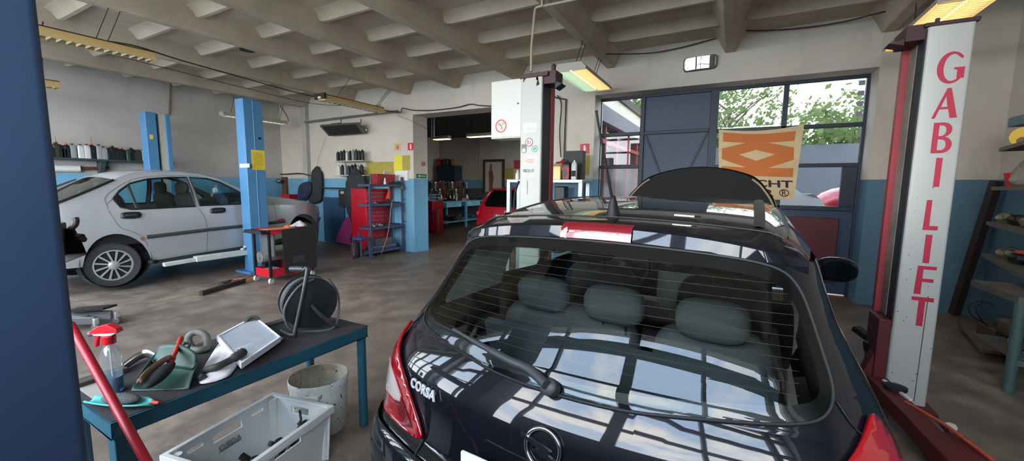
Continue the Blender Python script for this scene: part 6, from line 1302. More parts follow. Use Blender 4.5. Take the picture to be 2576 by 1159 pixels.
for k, (x0, x1) in enumerate(((1322, 1326), (1325, 1343), (1321, 1346), (1326, 1340))):
    p0, p1 = at(x0, 396+4*k, Y=PY-.003), at(x1, 397.6+4*k, Y=PY-.003); q.bb((p0.x, PY-.0035, p1.z), (p1.x, PY-.003, p0.z))
q.build('label_print', M_PINK, o)
wtext('VISCO', 1315.5, 425.5, 7.5, mat('dark green lettering', (30, 96, 78), .5), 'sticker_text', pm, bold=.001, wpx=18)
c = at(1339, 429, Y=PY-.003); q = MB(); q.panel(circ(.015, 20), lambda x, z: (c.x+x, c.y, c.z+z), holes=[circ(.008, 16)], du=1, dv=1); q.build('sticker_ring', M_SGY, pm)
c = at(1336, 441.5, Y=PY-.003); q = MB(); q.panel(circ(.02, 20, ry=.014), lambda x, z: (c.x+x, c.y, c.z+z), du=1, dv=1); q.build('oval_sticker', M_STK, pm)
# control cabinet with its no smoking sign
a, b = at(1236, 206, Y=3.70), at(1309, 346, Y=3.70)
cb = thing('control_cabinet', 'white control cabinet fixed to the left side of the cream lift post', 'cabinet', ((a.x+mx0)/2, 3.8, b.z))
m = MB(); m.bb((a.x, 3.70, b.z), (mx0, 3.90, a.z)); m.build('case', mat('cabinet white', (198, 196, 188), .45), cb, bev=.006)
m = MB(); m.bb((a.x+.012, 3.692, b.z+.012), (mx0-.012, 3.70, a.z-.012)); dr = m.build('door', mat('cabinet white', (222, 220, 212), .45), cb, bev=.003)
m = MB(); c = at(1303, 260, Y=3.69); m.lathe([(.008, 0), (.008, .006)], c, (0, -1, 0), 10); m.build('lock', M_BLACK, dr)
o, a2, b2 = stick(1243.5, 296, 1277, 339, mat('sticker cream', (226, 216, 196), .5), 'no_smoking_sign', cb, 3.692)
c = at(1260, 317, Y=3.688); R_ = .068; q = MB(); q.panel(circ(R_, 32), lambda x, z: (c.x+x, c.y, c.z+z), holes=[circ(R_*.8, 32)], du=1, dv=1); q.bar((c.x-R_*.62, c.y, c.z+R_*.62), (c.x+R_*.62, c.y, c.z-R_*.62), R_*.2, .001); q.build('red_ring', mat('no smoking red', (206, 62, 48), .5), o)
q = MB(); q.bar((c.x+R_*.05, c.y+.001, c.z-R_*.55), (c.x+R_*.15, c.y+.001, c.z-R_*.2), R_*.22, .001); q.tube([(c.x+R_*x, c.y+.001, c.z+R_*z) for x, z in cr([(-.3, -.1), (-.45, .2), (-.1, .35), (.0, .0), (.15, -.15)], 4)], .003, 5); q.tube([(c.x+R_*x, c.y+.001, c.z+R_*z) for x, z in cr([(.2, -.1), (.25, .35), (.5, .5), (.55, .1)], 4)], .003, 5); q.build('pictogram', M_SGY, o)
# feed pipe up to the ceiling
m = MB(); m.tube([at(1336, 180, Y=PY+.1), at(1337, 120, Y=PY+.1), at(1345, 32, Y=PY+.1)]+cr([at(1346, 24, Y=PY+.1), at(1352, 18, Y=PY+.1), at(1372, 14, Y=PY+.1), at(1430, 2, Y=PY+.08), at(1500, -14, Y=PY+.05)], 4), .013, 10)
m.bb((at(1365, 10, Y=PY+.1).x-.01, PY+.08, at(1365, 10, Y=PY+.1).z-.03), (at(1365, 10, Y=PY+.1).x+.01, PY+.12, ZC)); solo(m, 'pipe', mat('cream conduit pipe', (150, 140, 118), .45), 'thin cream conduit rising from the cream lift post to the ceiling', 'pipe')

# right hand lift post with its lettering
gx0, gx1 = 1.043, 1.262
pg = thing('lift_post', 'cream lift post with big red lettering right of the black car', 'lift post', (1.15, PY+.14, 0))
def edge_l(z): return gx0
m = MB(); m.slab(rrect(gx1-gx0, .28, .018, 3, (gx0+gx1)/2, PY+.14), 'xy', .02, 2.54); m.build('column', M_POST, pg)
m = MB(); m.bb((gx0-.006, PY+.012, .55), (gx0+.01, PY+.13, 2.53)); m.build('slide_channel', M_CHAN, pg)
m = MB(); m.bb((gx0-.010, PY+.13, .60), (gx0+.01, PY+.25, 2.52)); m.build('pale_rail', mat('dirty pale rail', (146, 140, 128), .6, dirt=.6, dscale=6, dcol=(60, 54, 50)), pg)
m = MB(); m.bb((gx0-.045, PY+.25, .30), (gx0+.0, PY+.30, 2.51)); m.build('red_carriage_rail', M_POSTR, pg)
m = MB(); m.bb((gx0-.02, PY-.01, 2.54), (gx1+.012, PY+.29, 2.565)); m.bb((gx0-.10, PY+.02, 2.47), (gx0, PY+.26, 2.57)); m.prism([(gx0-.10, 2.50), (gx0-.18, 2.475), (gx0-.10, 2.45)], lambda x, z: (x, PY+.03, z), lambda x, z: (x, PY+.15, z)); m.bb((gx0+.03, PY, 2.56), (gx0+.05, PY+.02, 2.59)); m.build('top_plate', mat('dark top plate', (66, 36, 38), .6), pg, bev=.004)
m = MB(); a = at(2303, 980, Y=PY-.002); b = at(2330, 745, Y=PY-.002); m.bar((a.x+.0, PY-.001, .05), (b.x+.01, PY-.001, b.z), .004, .002); m.build('seam', M_RUST, pg)
# G A B I   L I F T as flat letters: polygons in a unit box, mapped to measured pixel corners
M_LET = mat('red lettering', (178, 34, 62), .5)
def arc(cx, cy, rx, ry, a0, a1, n=14): return [(cx+rx*math.cos(math.radians(a0+(a1-a0)*k/n)), cy+ry*math.sin(math.radians(a0+(a1-a0)*k/n))) for k in range(n+1)]
G_ = (arc(.52, .5, .52, .5, 42, 318, 22)+[(1.0, .14), (1.0, .50), (.62, .50), (.62, .44), (.74, .42), (.74, .13)]+arc(.56, .5, .32, .42, 290, 70, 18)+[(.80, .80), (.90, .76)], [])
A_ = ([(.0, 0), (.50, 1), (.66, 1), (1.0, 0), (.72, 0), (.62, .30), (.28, .30), (.14, 0)], [[(.33, .38), (.585, .38), (.49, .74)]])
B_ = ([(0, 0), (.5, 0)]+arc(.5, .27, .46, .27, -90, 78, 10)+arc(.46, .76, .44, .24, -60, 90, 10)+[(0, 1)], [[(.28, .10), (.48, .10)]+arc(.48, .27, .20, .17, -80, 80, 8)+[(.28, .46)], [(.28, .56), (.44, .56)]+arc(.44, .735, .19, .165, -80, 80, 8)+[(.28, .91)]])
I_ = ([(.0, 0), (1, 0), (1, 1), (0, 1)], []); Lt = ([(0, 0), (1, 0), (1, .14), (.42, .14), (.42, 1), (.06, 1)], []); F_ = ([(0, 0), (.36, 0), (.36, .44), (.92, .44), (.92, .56), (.36, .56), (.36, .88), (1, .88), (1, 1), (.06, 1)], [])
T_ = ([(.33, 0), (.63, 0), (.63, .86), (1, .86), (1, 1), (0, 1), (0, .87), (.33, .87)], [])
q = MB()
for (poly, holes), (x0, y0, x1, y1) in ((G_, (2352, 130, 2432, 210)), (A_, (2342, 222, 2416, 297)), (B_, (2340, 308, 2403, 385)), (I_, (2347, 397, 2371, 470)), (Lt, (2320, 503, 2368, 579)), (I_, (2320, 590, 2346, 662)), (F_, (2297, 669, 2357, 741)), (T_, (2284, 747, 2350, 820))):
    a, b = at(x0, y0, Y=PY-.002), at(x1, y1, Y=PY-.002); lean = 0.
    am = at((x0+x1)/2, (y0+y1)/2, Y=PY-.002); w_ = at(x1, (y0+y1)/2, Y=PY-.002).x-at(x0, (y0+y1)/2, Y=PY-.002).x; h_ = at((x0+x1)/2, y0, Y=PY-.002).z-at((x0+x1)/2, y1, Y=PY-.002).z
    sl = .09*h_   # the pixel boxes include the lean of the post; keep strokes upright on the post
    w_ = max(w_-sl, .03)
    q.panel(poly, lambda x, z: (am.x+(x-.5)*w_, PY-.0025, am.z+(z-.5)*h_), holes=holes, du=3, dv=3)
q.build('lettering', M_LET, pg, smooth=0)
q = MB(); rnd = random.Random(8)
for i in range(16):
    z = .1+rnd.random()*1.5; x = gx0+.01+rnd.random()*.06 if i % 3 else gx0+.02+rnd.random()*.19; q.box((x, PY-.001, z), (rnd.uniform(.003, .010), .002, rnd.uniform(.002, .007)))
q.build('chips', M_RUST, pg)
m = MB(); m.bb((gx0-.16, PY-.10, 0), (gx1+.03, PY+.36, .025)); m.build('base_plate', M_DRED, pg)
m = MB(); m.bb((gx0-.075, PY-.0, .06), (gx0-.007, PY+.24, .60)); m.prism([(gx0-.15, .12), (gx0-.02, .12), (gx0-.02, .36), (gx0-.07, .36)], lambda x, z: (x, PY+.02, z), lambda x, z: (x, PY+.12, z)); ca = m.build('carriage', M_DRED, pg, bev=.006)
def arm_(p0, p1, w_, h_, lab=None):
    q = MB(); q.bar(p0, p1, w_, h_); o = q.build('arm', M_DRED, pg, bev=.008); return o
ar = arm_((.985, PY-.02, .14), (1.09, 2.62, .12), .115, .10)
q = MB(); q.lathe([(.06, 0), (.06, .02), (.03, .03)], (1.035, PY-.20, .19), (0, 0, 1), 20); q.build('pivot_disc', M_DARKT, ar)
q = MB(); q.bar((1.0, PY-.1, .20), (1.07, 3.30, .19), .018, .012); q.build('pale_clip', M_WHITE, ar)
q = MB(); q.tube(cr([(1.04, 3.28, .18), (1.12, 3.10, .185), (1.16, 2.98, .185), (1.22, 2.80, .17), (1.24, 2.70, .16)], 4), .010, 6); q.build('guard_wire', mat('orange red wire', (190, 84, 62), .5), ar)
q = MB(); q.bb((1.02, 2.72, .05), (1.22, 3.02, .16)); q.build('arm_bracket', M_DRED, ar, bev=.008)
a, b = at(2152, 824, Y=4.0), at(2212, 868, Y=3.85)
q = MB(); q.bar(a, b, .07, .045); q.bar(b, Vector((gx0-.08, PY+.16, b.z-.02)), .08, .08); q.build('rear_arm', M_RUBBER, pg, bev=.008, label='black rear arm stub')
m = MB(); cp = [(2375, 1063), (2388, 1062), (2404, 1068), (2410, 1078), (2406, 1084), (2390, 1083)]; pp = [at(x, y, Z=.004) for x, y in cp]; m.prism([(p.x, p.y) for p in pp], lambda x, y: (x, y, .002), lambda x, y: (x, y, .005)); solo(m, 'paper_scrap', mat('white paper', (222, 222, 228), .8), 'white paper scrap on the floor right of the lettered lift post', 'paper')
m = MB(); pts = [at(x, y, Z=.012) for x, y in ((2300, 975), (2330, 1020), (2380, 1080), (2440, 1150), (2480, 1200))]; m.tube(cr(pts, 4), .010, 6); solo(m, 'cable', M_RUBBER, 'black cable on the floor along the red lift arm', 'cable')

# ---------------------------------------------------------------- right corner: leaning beam, shelves, bench, pallet
m = MB(); b0 = at(2397, 792, Z=0); t0 = at(2507, 455, Y=6.45); m.bar(b0+Vector((0, -.02, .02)), t0, .075, .075); solo(m, 'steel_beam', mat('dark brown beam', (52, 38, 36), .7, dirt=.4, dscale=4, dcol=(34, 26, 26)), 'dark brown steel beam leaning in the corner right of the lettered post', 'beam')
SF, SN = Vector((2.31, 5.9, 0)), Vector((1.99, 4.42, 0)); sdr = (SN-SF).normalized(); sdn = Vector((-sdr.y, sdr.x, 0)); sdn = sdn if sdn.x > 0 else -sdn
M_SHB = mat('grimy shelf board', (96, 92, 84), .7, dirt=.5, dscale=6, dcol=(52, 46, 42)); M_SHG = mat('grey green shelf steel', (84, 104, 104), .6)
sh_ = thing('shelving', 'grimy open shelving along the right wall full of car parts', 'shelving', (2.3, 5.2, 0))
SZ = [.86, 1.19, 1.545, 1.925]
def sp(a, b, z): p = SF+sdr*a+sdn*b; return Vector((p.x, p.y, z))
SL = (SN-SF).length+.35
for i, z in enumerate(SZ):
    a0 = -.05 if i < 3 else .05
    m = MB(); q = [sp(a0, 0, z), sp(SL, 0, z), sp(SL, .33, z), sp(a0, .33, z)]; m.ext(q+[p-Vector((0, 0, .035)) for p in q], [(0, 1, 2, 3), (7, 6, 5, 4), (0, 4, 5, 1), (1, 5, 6, 2), (2, 6, 7, 3), (3, 7, 4, 0)]); m.build('shelf_board', M_SHB, sh_)
for a_, b_ in ((.30, .30), (SL-.05, .30)):
    m = MB(); m.bar(sp(a_, b_, 0), sp(a_, b_, 2.1), .04); m.build('upright', M_SHG, sh_)
m = MB()
q = [sp(.27, .325, 1.55), sp(SL, .325, 1.55), sp(SL, .325, 1.9), sp(.27, .325, 1.9)]; m.ext(q, [(0, 1, 2, 3)]); m.build('back_sheet', mat('dark back sheet', (60, 58, 56), .8), sh_)
def on_shelf(i, px, py): 
    z = SZ[i]; d = ray(px, py)
    # nearest point of the shelf strip under this pixel
    k = ((SF+sdn*.12)-EYE); n_ = Vector((sdn.x, sdn.y, 0)); t_ = k.dot(n_)/d.dot(n_); p = EYE+d*t_; a_ = min(SL-.15, max(.18, (p-SF).dot(sdr))); return sp(a_, .12, z)
c = on_shelf(3, 2548, 340); m = MB(); m.lathe([(.05, -.035), (.09, -.03), (.09, .03), (.05, .035)], c+Vector((0, 0, .09)), (.4, 1, .1), 20); solo(m, 'tape_roll', mat('yellow tape', (226, 186, 40), .5), 'yellow roll on the top right shelf under the blue grey box', 'roll')
m = MB(); c2_ = c+sdr*.02+sdn*.05; m.box((c2_.x, c2_.y, SZ[3]+.24), (.22, .32, .09)); m.box((c2_.x+.06, c2_.y-.1, SZ[3]+.10), (.08, .08, .20)); solo(m, 'blue_box', mat('blue grey carton', (74, 106, 122), .6), 'blue grey box at the top of the right hand shelving', 'box', bev=.006)
c = on_shelf(3, 2528, 345)-sdr*.02; m = MB(); m.ell(c+Vector((0, 0, .06)), (.07, .06, .06), 12, 8); solo(m, 'sponge', mat('brown sponge', (126, 104, 74), .9), 'brown lump left of the yellow roll on the top right shelf', 'lump')
c = on_shelf(2, 2542, 455); m = MB(); m.lathe([(.07, 0), (.10, .13), (.095, .13), (.066, .01)], c, (0, 0, 1), 16, sx=.9, caps=False); m.lathe([(.001, .004), (.07, .004)], c, (0, 0, 1), 16); m.tube([c+sdr*-.10+Vector((0, 0, .12)), c-sdr*.15+Vector((0, 0, .13))], .012, 6); solo(m, 'red_pot', mat('red plastic pot', (184, 40, 52), .45), 'red plastic pot on the second shelf from the top, right wall', 'pot')
c = on_shelf(2, 2572, 455); m = MB(); rag(m, (c.x, c.y, c.z+.04), .09, .16, 12); m.ell(c+Vector((0, 0, .05)), (.08, .09, .05), 12, 8); solo(m, 'rag', mat('grey cloth', (126, 124, 116), .9), 'grey crumpled cloth behind the red pot on the right shelving', 'rag', smooth=70)
rnd = random.Random(31); M_OILY = [mat('oily alloy', (128, 120, 104), .5, .5, dirt=.5, dscale=16), mat('oily brown part', (78, 66, 52), .6, .3), M_DARKT, M_STEEL]
for i in range(12):
    a_ = .05+.115*i; z = SZ[1] if i < 7 else SZ[0]; a_ = .06+.2*(i % 7); q = MB(); c = sp(a_, .10+.06*(i % 2), z+.045)
    q.lathe([(.03, -.04), (.06, -.03), (.065, .02), (.035, .045)], c, (rnd.uniform(-.4, .4), rnd.uniform(-.4, .4), 1), 14); q.bar(c, c+sdr*.11+Vector((0, 0, .02)), .05, .04); q.ell(c-sdr*.06, (.035, .04, .03), 10, 6)
    solo(q, 'car_part', M_OILY[i % 4], 'oily metal car part on the '+('third' if i < 7 else 'fourth')+' shelf from the top of the right hand shelving', 'car part', 'car parts on the '+('third' if i < 7 else 'fourth')+' right shelf')
c = on_shelf(0, 2566, 612); m = MB(); m.bar(c+Vector((0, 0, .05))-sdr*.06, c+Vector((0, 0, .09))+sdr*.08, .05, .06); m.bar(c+Vector((0, 0, .03)), c+sdr*.1+Vector((0, 0, .03)), .03); solo(m, 'orange_clamp', mat('orange red tool', (206, 76, 46), .5), 'orange red clamp on the lowest shelf of the right hand shelving', 'clamp')
# green legged bench
M_GLEG = mat('grey green bench steel', (72, 96, 92), .55, dirt=.4, dscale=9, dcol=(58, 74, 72))
gb = thing('work_bench', 'low bench with a grey green leg at the right edge, piled with engine parts', 'bench', (2.25, 4.4, 0)); e0 = at(2468, 724, Z=.735); 
hx0, hy0 = 1.89, 4.28; hy1 = 4.95; hx1 = 2.62
m = MB(); q = [Vector((hx0, hy0, .735)), Vector((hx1, hy0-.15, .735)), Vector((hx1, hy1, .735)), Vector((hx0-.02, hy1-.05, .735))]; m.ext(q+[p-Vector((0, 0, .05)) for p in q], [(0, 1, 2, 3), (7, 6, 5, 4), (0, 4, 5, 1), (1, 5, 6, 2), (2, 6, 7, 3), (3, 7, 4, 0)]); m.build('top', M_SHB, gb)
for x, y in ((hx0+.03, hy0+.03), (hx1-.04, hy0-.08), (hx1-.04, hy1-.04), (hx0+.42, hy1-.09)): m = MB(); m.tube([(x, y, 0), (x, y, .69)], .034, 14); m.build('leg', M_GLEG, gb)
for pa, pb, w_ in (((hx0+.03, hy0+.02, .69), (hx1, hy0-.12, .69), .05), ((hx0+.03, hy0+.02, .24), (hx1, hy0-.1, .24), .045), ((hx0+.05, hy0+.02, .24), (hx0+.40, hy1-.08, .24), .045)): m = MB(); m.bar(pa, pb, w_); m.build('rail', M_GLEG, gb)
m = MB(); m.bb((hx0+.03, hy0+.02, .255), (hx1-.04, hy1-.08, .275)); m.build('lower_board', M_SHB, gb)
m = MB(); c = Vector((2.20, 4.55, .275)); m.tube([c+Vector((.19*math.cos(a), .16*math.sin(a), .03+.05*math.sin(a))) for a in [2*PI*k/30 for k in range(30)]], .014, 8, closed=True); solo(m, 'chrome_ring', M_CHROME, 'chrome ring on the lower board of the bench at the right edge', 'ring')
m = MB(); m.ell((2.30, 4.5, .36), (.13, .12, .085), 16, 10, e=.7); m.lathe([(.05, 0), (.06, .05), (.03, .1)], (2.2, 4.47, .34), (-.6, -.4, .3), 14); solo(m, 'alternator', M_OILY[0], 'alloy engine part inside the chrome ring at the right edge', 'car part')
m = MB(); m.box((2.36, 4.80, .40), (.26, .2, .25)); m.lathe([(.06, 0), (.07, .1), (.03, .14)], (2.24, 4.78, .45), (-1, 0, .2), 14); m.ell((2.3, 4.75, .58), (.12, .1, .06), 12, 8); solo(m, 'engine_block', mat('yellow brown engine', (112, 96, 44), .6, dirt=.7, dscale=10, dcol=(50, 42, 30)), 'yellow brown engine block under the bench at the right edge', 'engine', bev=.01)
m = MB(); m.ell((2.16, 4.86, .36), (.10, .09, .085), 14, 8, e=.7); m.bar((2.1, 4.8, .33), (2.25, 4.9, .42), .06); solo(m, 'gearbox', M_OILY[1], 'oily brown gearbox part beside the yellow brown engine block', 'car part')
c = at(2452, 765, Y=5.3); m = MB(); m.tube(cr([at(2478, 815, Y=5.3), at(2442, 790, Y=5.3), at(2440, 765, Y=5.3), at(2470, 757, Y=5.3), at(2495, 765, Y=5.2)], 6), .006, 6); m.tube(cr([at(2484, 820, Y=5.32), at(2462, 795, Y=5.3), at(2455, 770, Y=5.3), at(2480, 760, Y=5.3), at(2498, 768, Y=5.22)], 6), .006, 6); solo(m, 'wire_loop', M_RUBBER, 'black wire loops behind the engine parts at the right wall', 'wire')
m = MB(); q = [at(2402, 808, Z=.09), at(2480, 884, Z=.09), at(2560, 925, Z=.09), at(2560, 850, Z=.09)]; q = [Vector((2.25, 6.05, .09)), Vector((2.05, 5.05, .09)), Vector((2.60, 5.05, .09)), Vector((2.60, 6.05, .09))]
m.ext(q+[p-Vector((0, 0, .025)) for p in q], [(0, 1, 2, 3), (7, 6, 5, 4), (0, 4, 5, 1), (1, 5, 6, 2), (2, 6, 7, 3), (3, 7, 4, 0)])
for k in range(3): m.bb((2.28, 5.12+.40*k, 0), (2.58, 5.20+.40*k, .066))
solo(m, 'pallet', mat('worn grey board', (104, 92, 80), .85, dirt=.5, dscale=7, dcol=(60, 50, 44)), 'worn low pallet board on the floor under the right hand shelving', 'pallet')
m = MB(); m.bb((2.22, 5.3, .09), (2.5, 5.6, .22)); m.lathe([(.07, 0), (.08, .05), (.05, .1)], (2.36, 5.45, .22), (0, 0, 1), 14); solo(m, 'car_part', M_OILY[1], 'brown oily housing on the low pallet board', 'car part', bev=.01)
# ---------------------------------------------------------------- hanging lamps, cables, left wall shelf, outdoors
M_LBODY = mat('yellowed lamp housing', (196, 168, 112), .5); M_LBODY2 = mat('grey lamp housing', (170, 166, 154), .5); M_LTOP = mat('dark dusty top', (46, 36, 30), .85)
M_WIRE = mat('wire', (44, 36, 32), .6)
def emis(nm, col, s): return mat(nm, (240, 240, 230), .5, emit=col, estr=s)
M_EWARM = emis('warm tube light', (255, 214, 140), 4.); M_ECOOL = emis('cool tube light', (196, 255, 232), 2.6); M_EWARM2 = emis('bright warm tube', (255, 206, 140), 9.); M_EWH = emis('pale tube light', (226, 255, 244), 2.)
M_LOUV = mat('louvre', (214, 208, 190), .5)
def tube_lamp(nm_label, x, y0, y1, z, w_, tubes, body=M_LBODY2, dark_top=False, hang=(), louv=14, off_tubes=None, h_=.10, louvre=True):
    o = thing('hanging_lamp', nm_label, 'lamp', (x, (y0+y1)/2, z))
    q = MB(); pf = [(x-w_/2, z), (x-w_/2-.005, z+.03), (x-w_*.36, z+h_), (x+w_*.36, z+h_), (x+w_/2+.005, z+.03), (x+w_/2, z)]
    vs = [(a, y, b) for y in (y0, y1) for a, b in pf]; n = len(pf)
    q.ext(vs, [tuple(range(n))[::-1], tuple(range(n, 2*n))]+[(i, i+1, n+i+1, n+i) for i in range(n-1)]); q.build('housing', body, o, bev=.004)
    if dark_top: q = MB(); q.bb((x-w_*.36, y0, z+h_), (x+w_*.36, y1, z+h_+.012)); q.build('dusty_top', M_LTOP, o)
    k = len(tubes)
    for i, mt in enumerate(tubes):
        cx = x-w_/2+w_*(i+.5)/k; ww = w_/k*.86
        q = MB(); q.grid(lambda a, b: (cx+(a-.5)*ww, y0+.03+b*(y1-y0-.06), z+.035), 1, 1); q.build('reflector', mt if louvre else M_LOUV, o)
        q = MB(); q.tube([(cx, y0+.05, z+.028), (cx, y1-.05, z+.028)], .013, 10); q.build('tube', mt, o)
        if louvre:
            q = MB()
            for j in range(louv): yy = y0+.05+(y1-y0-.1)*j/(louv-1); q.bb((cx-ww/2, yy-.003, z+.0), (cx+ww/2, yy+.003, z+.026))
            q.build('louvre', M_LOUV, o)
    for (yy, xt, zt) in hang:
        q = MB(); q.tube([(x, yy, z+h_), (xt, yy+.02, zt)], .005, 6); q.build('suspension_wire', M_WIRE, o)
    return o
M_OFF = mat('unlit reflector', (196, 186, 160), .4)
BZt = 3.42
tube_lamp('long yellowed fluorescent lamp with saw-tooth louvre hung above the silver car', -6.62, .75, 2.48, 3.03, .20, [M_OFF], M_LBODY, True, ((1.95, -6.24, BZt), (2.05, -6.24, BZt), (.9, -6.24, BZt)), 22)
tube_lamp('short end of a yellowed lamp far up by the left wall', -9.7, .9, 2.36, 2.98, .20, [M_OFF], M_LBODY, True, ((1.2, -9.7, BZt), (2.2, -9.7, BZt)), 16)
tube_lamp('pale lit lamp hanging behind the light blue lift post', -9.85, 4.8, 6.25, 2.945, .18, [M_EWH], M_LBODY2, False, ((5.0, -9.7, BZt), (6.1, -9.7, BZt)), 14, h_=.09)
l4 = tube_lamp('dusty lamp with a dark top hung before the front wall above the radiant heater', -6.62, 4.90, 6.33, 3.0, .18, [M_OFF], M_LBODY, True, ((5.2, -6.24, BZt), (6.15, -6.24, BZt), (6.2, -6.24, BZt)), 14)
m = MB(); c = at(818, 262, Y=4.9); m.bb((-6.78, 4.86, 3.02), (-6.50, 4.90, 3.12)); m.build('end_cap', M_LTOP, l4)
m = MB(); m.ell((-6.64, 4.98, 3.045), (.10, .13, .04), 20, 10, e=.8); m.build('lamp_end', mat('pale lamp end', (226, 214, 186), .5), l4, label='pale oval lamp end')
tube_lamp('lit twin tube lamp beside the cream lift post, one tube greenish and one yellow', -1.955, 5.10, 6.38, 3.0, .44, [M_ECOOL, M_EWARM], M_LBODY2, False, ((5.3, -1.86, BZt), (5.42, -1.86, BZt), (6.15, -1.86, BZt), (6.05, -1.86, BZt)), 26)
tube_lamp('lit warm twin lamp above the lettered lift post at the top right', 1.55, 4.62, 5.98, 3.0, .38, [M_EWARM, M_EWARM], M_LBODY2, False, ((4.8, 1.55, BZt), (5.8, 1.55, BZt)), 26)
for (pxa, pxb, py, Y, lab) in ((1093, 1131, 351, 9.5, 'small lit warm lamp at the left of the second room'), (1177, 1240, 345, 9.9, 'lit warm lamp in the middle of the second room')):
    a, b = at(pxa, py, Y=Y), at(pxb, py, Y=Y); z = a.z
    o = thing('hanging_lamp', lab, 'lamp', ((a.x+b.x)/2, Y, z)); q = MB(); q.prism([(-.10, 0), (.10, 0), (.06, .09), (-.06, .09)], lambda y, zz: (a.x, Y+y, z+zz), lambda y, zz: (b.x, Y+y, z+zz)); q.build('housing', M_LBODY2, o)
    q = MB(); q.bb((a.x+.02, Y-.09, z-.012), (b.x-.02, Y+.09, z-.004)); q.build('tube', M_EWARM2, o)
    q = MB()
    for xx in (a.x+.1, b.x-.1): q.tube([(xx, Y, z+.09), (xx, Y, 3.42)], .006, 6)
    q.build('suspension_wire', M_WIRE, o)
def sag(p, q_, s, n=24): return [p.lerp(q_, k/n)-Vector((0, 0, s*4*(k/n)*(1-k/n))) for k in range(n+1)]
def cable(pts, r, label, mt=M_WIRE):
    q = MB(); q.tube(pts, r, 6); return solo(q, 'cable', mt, label, 'cable')
C_ = lambda px, py, X=None, Y=None: at(px, py, X=X, Y=Y)
Pa, Pb, Pc, Pd = at(108, 72, Z=3.36), at(330, 113, Z=3.36), at(600, 192, Z=3.38), at(900, 262, Y=6.4)
cable(cr([Pa, at(200, 95, Z=3.36), Pb, at(450, 150, Z=3.36), Pc, at(760, 236, Z=3.36), Pd, at(1000, 283, Y=6.55), at(1012, 272, Y=6.6), at(1040, 277, Y=6.66), at(1090, 277, Y=6.68), at(1150, 270, Y=6.68), at(1182, 262, Y=6.68), at(1205, 265, Y=6.68), at(1240, 267, Y=6.68)], 4), .010, 'black cable strung from the left lamp along the ceiling to the wide opening')
cable(cr([at(110, 75, Z=3.30), at(260, 130, Z=3.2), at(420, 172, Z=3.1), at(620, 222, Z=3.1), at(800, 262, Z=3.05), at(960, 265, Y=6.3)], 5), .005, 'thin cable hanging lower under the ceiling at the left')
cable(cr([at(108, 55, Z=3.4), at(104, 80, Z=3.3), at(112, 92, Z=3.2), at(122, 103, Z=3.13)], 4), .008, 'short black cable dropping to the long yellowed lamp')
cable([at(1494, 134, Y=6.0)]+cr([at(1500, 135, Y=6.0), at(1560, 136, Y=6.3), at(1640, 133, Y=6.6), at(1720, 118, Y=6.65), at(1800, 96, Y=6.65)], 4), .008, 'black cable sagging along the top of the gate wall, left part')
cable(cr([at(1852, 76, Y=6.5), at(1920, 77, Y=6.6), at(2020, 70, Y=6.65), at(2120, 55, Y=6.6), at(2210, 33, Y=6.4), at(2290, 14, Y=6.2)], 4), .008, 'black cable sagging along the top of the gate wall, right part')
cable(cr([at(1000, 290, Y=6.55), at(1040, 306, Y=6.66), at(1076, 325, Y=6.70)], 4), .004, 'thin cord running from the dusty lamp to the pillar')
cable(cr([at(705, 265, Y=6.6), at(722, 292, Y=6.6), at(726, 305, Y=6.3)], 4), .010, 'short black cable on the wall above the pale lit lamp')
m = MB(); m.tube([at(428, 208, X=XL+.03), at(427, 240, X=XL+.03), at(425, 290, X=XL+.03)], .016, 8); solo(m, 'pipe', mat('rusty grey pipe', (132, 114, 98), .6), 'thin rusty pipe down the left wall above the far lift post', 'pipe')
# ---- shelf of bottles on the left wall
LX = -10.66
s0, s1 = at(112, 402, X=LX), at(379, 399, X=LX); zsh = at(250, 400.5, X=LX).z
ls = thing('wall_shelf', 'long dark green shelf on the left wall crowded with bottles', 'shelf', (LX, (s0.y+s1.y)/2, zsh))
m = MB(); m.bb((XL, s0.y-.8, zsh-.035), (LX+.12, s1.y+.35, zsh)); m.build('board', mat('dark green shelf', (44, 66, 68), .6), ls)
m = MB(); c = at(259, 415, X=LX); m.prism([(XL, zsh-.035), (LX+.08, zsh-.035), (XL+.04, zsh-.36), (XL, zsh-.36)], lambda x, z: (x, c.y-.035, z), lambda x, z: (x, c.y+.035, z)); m.build('bracket', mat('dark green bracket', (58, 80, 82), .6), ls)
BT = [(133, .22, 0, 'r', 0), (144, .27, 2, 'k', .35), (154.5, .23, 0, 'r', 0), (161.5, .22, 0, 'k', 0), (170, .25, 0, 'r', .15), (183.5, .26, 1, 'k', 0), (204.5, .26, 3, 'k', 0), (220, .27, 3, 'k', 0), (233, .28, 0, 'r', .4), (250.5, .28, 1, 'k', 0), (262.5, .25, 1, 'k', 0), (275, .24, 0, 'r', 0), (284.5, .27, 0, 'k', .1), (295.5, .24, 0, 'r', 0), (307, .24, 0, 'r', .12), (324, .23, 4, 'r', 0), (331.5, .26, 0, 'k', 0), (340, .22, 2, 'k', 0), (349, .24, 2, 'r', 0), (361, .24, 1, 'k', 0), (371, .23, 1, 'k', 0)]
M_BR = mat('red cap', (176, 48, 44), .5)
words = {0: 'black', 1: 'grey', 2: 'olive brown', 3: 'pale silver', 4: 'dark green'}
for i, (px, h_, k, cp, sp_) in enumerate(BT):
    b_ = at(px, 398, X=LX+.02); b_.z = zsh; b_.x = LX+.02
    can(b_, .12, h_, M_BOT[k], words[k]+' bottle with a '+('red' if cp == 'r' else 'black')+' cap'+(' and a long spout' if sp_ > .2 else ' and a short spout' if sp_ else '')+' on the long green shelf', 'bottles on the left wall shelf', M_BR if cp == 'r' else M_BLACK, dp=.10, spout=sp_)
